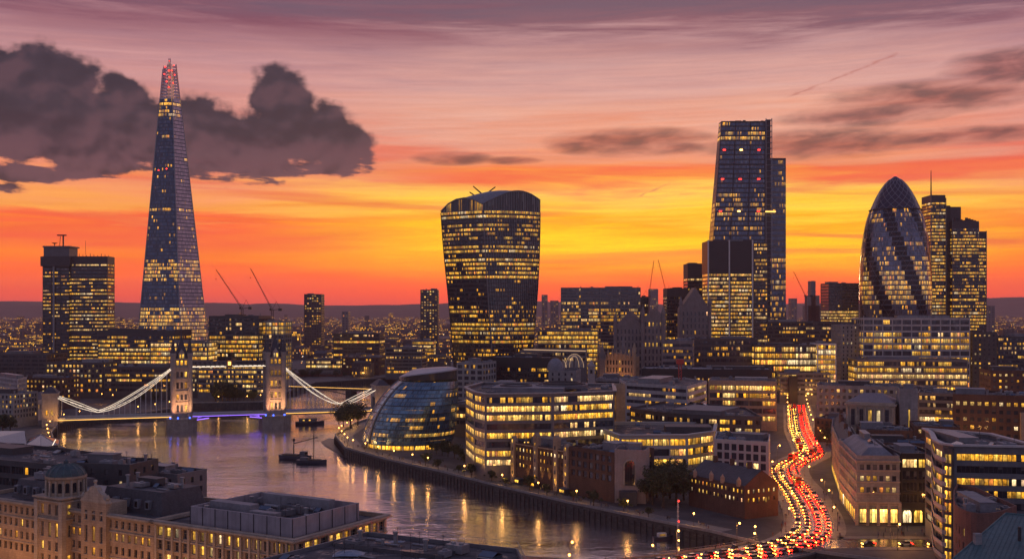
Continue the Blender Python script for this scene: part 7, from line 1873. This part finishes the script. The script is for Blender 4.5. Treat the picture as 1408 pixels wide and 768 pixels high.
for lane, sgn in ((-5.5, -1), (-2.0, -1), (2.0, 1), (5.5, 1)):
    ln = offset(ROAD, lane); L = length(ln); s_ = R.uniform(4, 9)
    while s_ < L - 5:
        p, d = at_s(ln, s_); r_ = R.random(); kind = 5 if r_ < .05 and p.y > 470 else (6 if r_ < .12 else R.choice([0, 1, 1, 2, 2, 2, 3, 4])); pr_ = (CARS + [BUS, VAN])[kind]
        rz = math.atan2(d.y, d.x) + (0 if sgn > 0 else math.pi); nm = (['%s car' % c for c in CN] + ['red double decker bus', 'pale van'])[kind]
        lab = ('%s with red tail lights driving up the bright street' if sgn > 0 else '%s with white headlights coming down the bright street') % nm; gr = 'traffic with %s lights, %s' % ('red' if sgn > 0 else 'white', nm)
        loc = (p.x, p.y, 5.01)
        if kind not in used_car: used_car.add(kind); pr_.location = loc; pr_.rotation_euler = (0, 0, rz); pr_['label'] = lab; pr_['group'] = gr
        else: dup(pr_, loc, rz, lab, gr)
        s_ += (13 if kind == 5 else 5.7) + R.uniform(0, 1.5) + (0 if p.y < 600 else 5)
cl_ = offset(CROSS, 3.2); 
for k in range(6):
    p, d = at_s(cl_, 16 + k * 12 + R.uniform(-2, 2)); kind = R.randrange(5); dup(CARS[kind], (p.x, p.y, 5.01), math.atan2(d.y, d.x) + math.pi, '%s car waiting on the cross street beside the junction' % CN[kind], 'cars on the cross street, ' + CN[kind])

# ------------------------------------------------------------------ people on the pavements
def person_proto(seed, coat, legs):
    rr = random.Random(seed); t = thing('person', 'x', 'person', (0, 0, 0)); b = MB(); st_ = rr.uniform(.12, .3)
    def limb(pts):
        rings = []
        for (x, y, z, rx, ry) in pts: rings.append([(x + rx * math.cos(a), y + ry * math.sin(a), z) for a in [2 * math.pi * i / 8 for i in range(8)]])
        b.loft(rings)
    limb([(0, 0, .80, .13, .17), (0, 0, .95, .125, .175), (0, 0, 1.1, .11, .15), (0, 0, 1.3, .125, .2), (0, 0, 1.43, .09, .17), (0, 0, 1.48, .055, .06), (.01, 0, 1.53, .05, .05), (.02, 0, 1.57, .075, .065), (.02, 0, 1.66, .095, .078), (.015, 0, 1.73, .08, .07), (.01, 0, 1.765, .03, .03)])
    for sy, ph in ((-1, 1), (1, -1)):
        limb([(ph * st_ * 1.05 + .09, sy * .09, .0, .12, .045), (ph * st_ + .02, sy * .09, .09, .055, .05), (ph * st_ * .55, sy * .09, .45, .06, .06), (0, sy * .09, .86, .085, .085)])
        limb([(-ph * st_ * .9, sy * .25, .78, .03, .03), (-ph * st_ * .6 - .02, sy * .25, .88, .035, .035), (-ph * st_ * .2 - .03, sy * .235, 1.12, .04, .04), (0, sy * .2, 1.38, .055, .055)])
    b.build('body', plain('clothes %d' % seed, coat, .9, .2), t, smooth=True); return proto(t)
PP = [person_proto(1, (.03, .03, .04, 1), 0), person_proto(2, (.16, .05, .04, 1), 0), person_proto(3, (.05, .07, .12, 1), 0), person_proto(4, (.28, .25, .22, 1), 0)]
PC = ['black', 'dark red', 'navy blue', 'beige']; used_p = set()
spots = []
for k in range(46):
    side = R.choice([-1, 1]); ln = offset(ROAD, side * (RW + 1.6 + R.uniform(0, 2.6))); p, d = at_s(ln, R.uniform(70, 300)); spots.append((p.x, p.y, math.atan2(d.y, d.x) + R.choice([0, math.pi]), 'walking along the bright street', 'people on the street'))
for k in range(34):
    p, d = at_s([Vector(q) for q in RIGHT_BANK[3:12]], R.uniform(2, 340)); q = p - Vector((-d.y, d.x)) * R.uniform(2.5, 9); spots.append((q.x, q.y, math.atan2(d.y, d.x) + R.choice([0, math.pi]), 'strolling on the riverside walk', 'people on the riverside walk'))
for k in range(18): spots.append((R.uniform(128, 150), R.uniform(382, 396), R.uniform(0, 6.28), 'crossing the pavement before the corner office', 'people at the junction'))
for x, y, rz, what, gr in spots:
    k = R.randrange(4); lab = 'person in a %s coat %s' % (PC[k], what); g2 = gr + ', ' + PC[k]
    if k not in used_p: used_p.add(k); PP[k].location = (x, y, 5.13); PP[k].rotation_euler = (0, 0, rz); PP[k]['label'] = lab; PP[k]['group'] = g2
    else: dup(PP[k], (x, y, 5.13), rz, lab, g2)

# ------------------------------------------------------------------ the rest of the city: nearer ones one by one, the far sprawl as one mass
OCC = [[Vector(p) for p in RIVER]]
def pip(x, y, poly):
    c = False; j = len(poly) - 1
    for i in range(len(poly)):
        if (poly[i][1] > y) != (poly[j][1] > y) and x < (poly[j][0] - poly[i][0]) * (y - poly[i][1]) / (poly[j][1] - poly[i][1]) + poly[i][0]: c = not c
        j = i
    return c
boxes_ = []
for o in list(COL.objects):
    if o.parent is None and o.type == 'EMPTY' and o.get('category') not in (None, 'tree', 'car', 'bus', 'van', 'person', 'street lamp', 'boat', 'crane', 'mast'):
        xs, ys_ = [], []
        for c in o.children:
            if c.type == 'MESH' and c.name.split('.')[0] in ('wall', 'spandrel', 'dome', 'pier', 'deck', 'gatehouse_wall', 'wing', 'pavilion_wall', 'shaft', 'tier'):
                for v in c.bound_box: xs.append(v[0] + c.location.x + o.location.x); ys_.append(v[1] + c.location.y + o.location.y)
        if xs: boxes_.append((min(xs) - 4, max(xs) + 4, min(ys_) - 4, max(ys_) + 4))
road_pts = [p for p in ROAD] + [p for p in CROSS]
def free(x, y, r):
    if any(pip(x + a * r, y + c * r, RIVER) for a in (-1, 0, 1) for c in (-1, 0, 1)): return False
    if any(b0 - r < x < b1 + r and b2 - r < y < b3 + r for b0, b1, b2, b3 in boxes_): return False
    if any((Vector((x, y)) - p).length < r + 16 for p in road_pts): return False
    return True
def filler(k, rr):
    w_, d_, h_ = [(26, 18, 12), (34, 20, 16), (20, 20, 14), (42, 22, 13), (28, 16, 19), (22, 14, 10)][k]
    t = thing('city_block', 'x', 'building', (0, 0, 0)); q = [(-w_ / 2, -d_ / 2), (w_ / 2, -d_ / 2), (w_ / 2, d_ / 2), (-w_ / 2, d_ / 2)]; b = MB()
    u = 0
    for i in range(4):
        p, p2 = q[i], q[(i + 1) % 4]; L = math.dist(p, p2); b.face([(*p, 0), (*p2, 0), (*p2, h_), (*p, h_)], [(u, 0), (u + L, 0), (u + L, h_), (u, h_)]); u += L
    b.build('wall', GZF, t, (.34, 0, .25, .22)); b = MB()
    if k in (0, 2, 5):
        b.face([(*q[0], h_), (*q[1], h_), (w_ / 2, 0, h_ + 4), (-w_ / 2, 0, h_ + 4)]); b.face([(*q[2], h_), (*q[3], h_), (-w_ / 2, 0, h_ + 4), (w_ / 2, 0, h_ + 4)]); b.face([(*q[1], h_), (*q[2], h_), (w_ / 2, 0, h_ + 4)]); b.face([(*q[3], h_), (*q[0], h_), (-w_ / 2, 0, h_ + 4)])
        b.build('pitched_roof', SLATE, t); c = MB(); c.box((w_ * .2, 1, h_ + 2), 1.4, 1.2, 3.6); c.build('chimney', BRICK, t)
    else:
        b.prism(inset(q, -.3), h_ + .002, h_ + .8); b.build('roof', ROOF, t)
        for e in range(3): c = MB(); c.box((rr.uniform(-.3, .3) * w_, rr.uniform(-.2, .2) * d_, h_ + .8), rr.uniform(3, 9), rr.uniform(3, 6), rr.uniform(1.5, 3)); c.build('plant_room', MIDC, t)
    return proto(t)
rr = random.Random(77); FP = [filler(k, rr) for k in range(6)]; usedf = set(); nfill = 0
tries = 0
while nfill < 285 and tries < 9000:
    tries += 1; Y_ = 430 + 1900 * rr.random() ** 1.3; px = rr.uniform(-40, 1450); x = X(px, Y_); k = rr.randrange(6); r = (14, 18, 12, 22, 15, 12)[k]
    if px < 560 and Y_ < 900: continue
    if not free(x, Y_, r): continue
    boxes_.append((x - r, x + r, Y_ - r * .8, Y_ + r * .8)); nfill += 1; rz = rr.uniform(-.35, .35)
    zone = 'low city building with scattered lit windows ' + ('among the right hand rooftops' if px > 1060 else ('in the crowded middle of the city' if px > 600 else 'on the far bank beyond the river'))
    gr = 'city blocks, ' + zone[45:]
    if k not in usedf: usedf.add(k); f_ = FP[k]; f_.location = (x, Y_, 5); f_.rotation_euler = (0, 0, rz); f_['label'] = zone; f_['group'] = gr
    else: dup(FP[k], (x, Y_, 5), rz, zone, gr, rr.uniform(.8, 1.15))
k = tries = 0; rr = random.Random(15)
while k < 105 and tries < 6000:
    tries += 1; Y_ = rr.uniform(440, 1150); x = X(rr.uniform(600 if Y_ < 900 else 20, 1400), Y_)
    if not free(x, Y_, 1): continue
    put_lamp(LS, x, Y_, rr.uniform(0, 6.28), 'street lamp glowing between the city blocks', 'lamps between the city blocks', 5.0); k += 1
m = MB(); lt_ = MB(); rr = random.Random(5)
for _ in range(7000):
    Y_ = 1750 + 8200 * rr.random() ** 1.7; x = X(rr.uniform(-60, 1470), Y_)
    if mnoise.noise(Vector((x * .0022, Y_ * .0016, 0))) + rr.uniform(-.35, .35) < -.12: continue
    w_, d_, h_ = rr.uniform(14, 46), rr.uniform(12, 30), rr.choice([8, 9, 10, 11, 13, 15, 18]) * rr.uniform(.8, 1.2)
    if rr.random() < .018: h_ = rr.uniform(32, 62); w_ = d_ = rr.uniform(16, 24)
    an = rr.uniform(-.5, .5); ca, sa = math.cos(an), math.sin(an); q = [(x + ca * a * w_ / 2 - sa * c * d_ / 2, Y_ + sa * a * w_ / 2 + ca * c * d_ / 2) for a, c in ((-1, -1), (1, -1), (1, 1), (-1, 1))]; u = rr.randint(0, 4000) * 3.0; v0 = rr.randint(0, 300) * 3.6
    for i in range(4):
        p, p2 = q[i], q[(i + 1) % 4]; L = math.dist(p, p2); m.face([(*p, 4.5), (*p2, 4.5), (*p2, 5 + h_), (*p, 5 + h_)], [(u, v0), (u + L, v0), (u + L, v0 + h_), (u, v0 + h_)], 0); u += L
    m.face([(*p, 5 + h_) for p in q], None, 1)
tag(m.build('distant_city', [GZF, ROOF], None, (.24, 0, .32, .34)), kind='stuff')
for _ in range(5600):
    Y_ = 1300 + 8000 * rr.random() ** 1.5; x = X(rr.uniform(-60, 1470), Y_)
    if pip(x, Y_, RIVER): continue
    if mnoise.noise(Vector((x * .003, Y_ * .002, 4))) + rr.uniform(-.3, .3) < -.02: continue
    z_ = 5 + rr.uniform(3, 16); s2 = rr.uniform(.3, .6) * rr.choice([1, 1, 1, 1.7]) * (.8 + Y_ / 4500); lt_.lathe([(0, -s2), (s2, 0), (0, s2)], (x, Y_, z_), 4, rr.choice([0, 0, 0, 1, 1, 2]))
tag(lt_.build('distant_street_lights', [emis('far sodium lamp', (1, .38, .06), 1.9), emis('far warm lamp', (1, .62, .25), 2.2), emis('far white lamp', (.9, .85, .8), 2.0)]), kind='stuff')
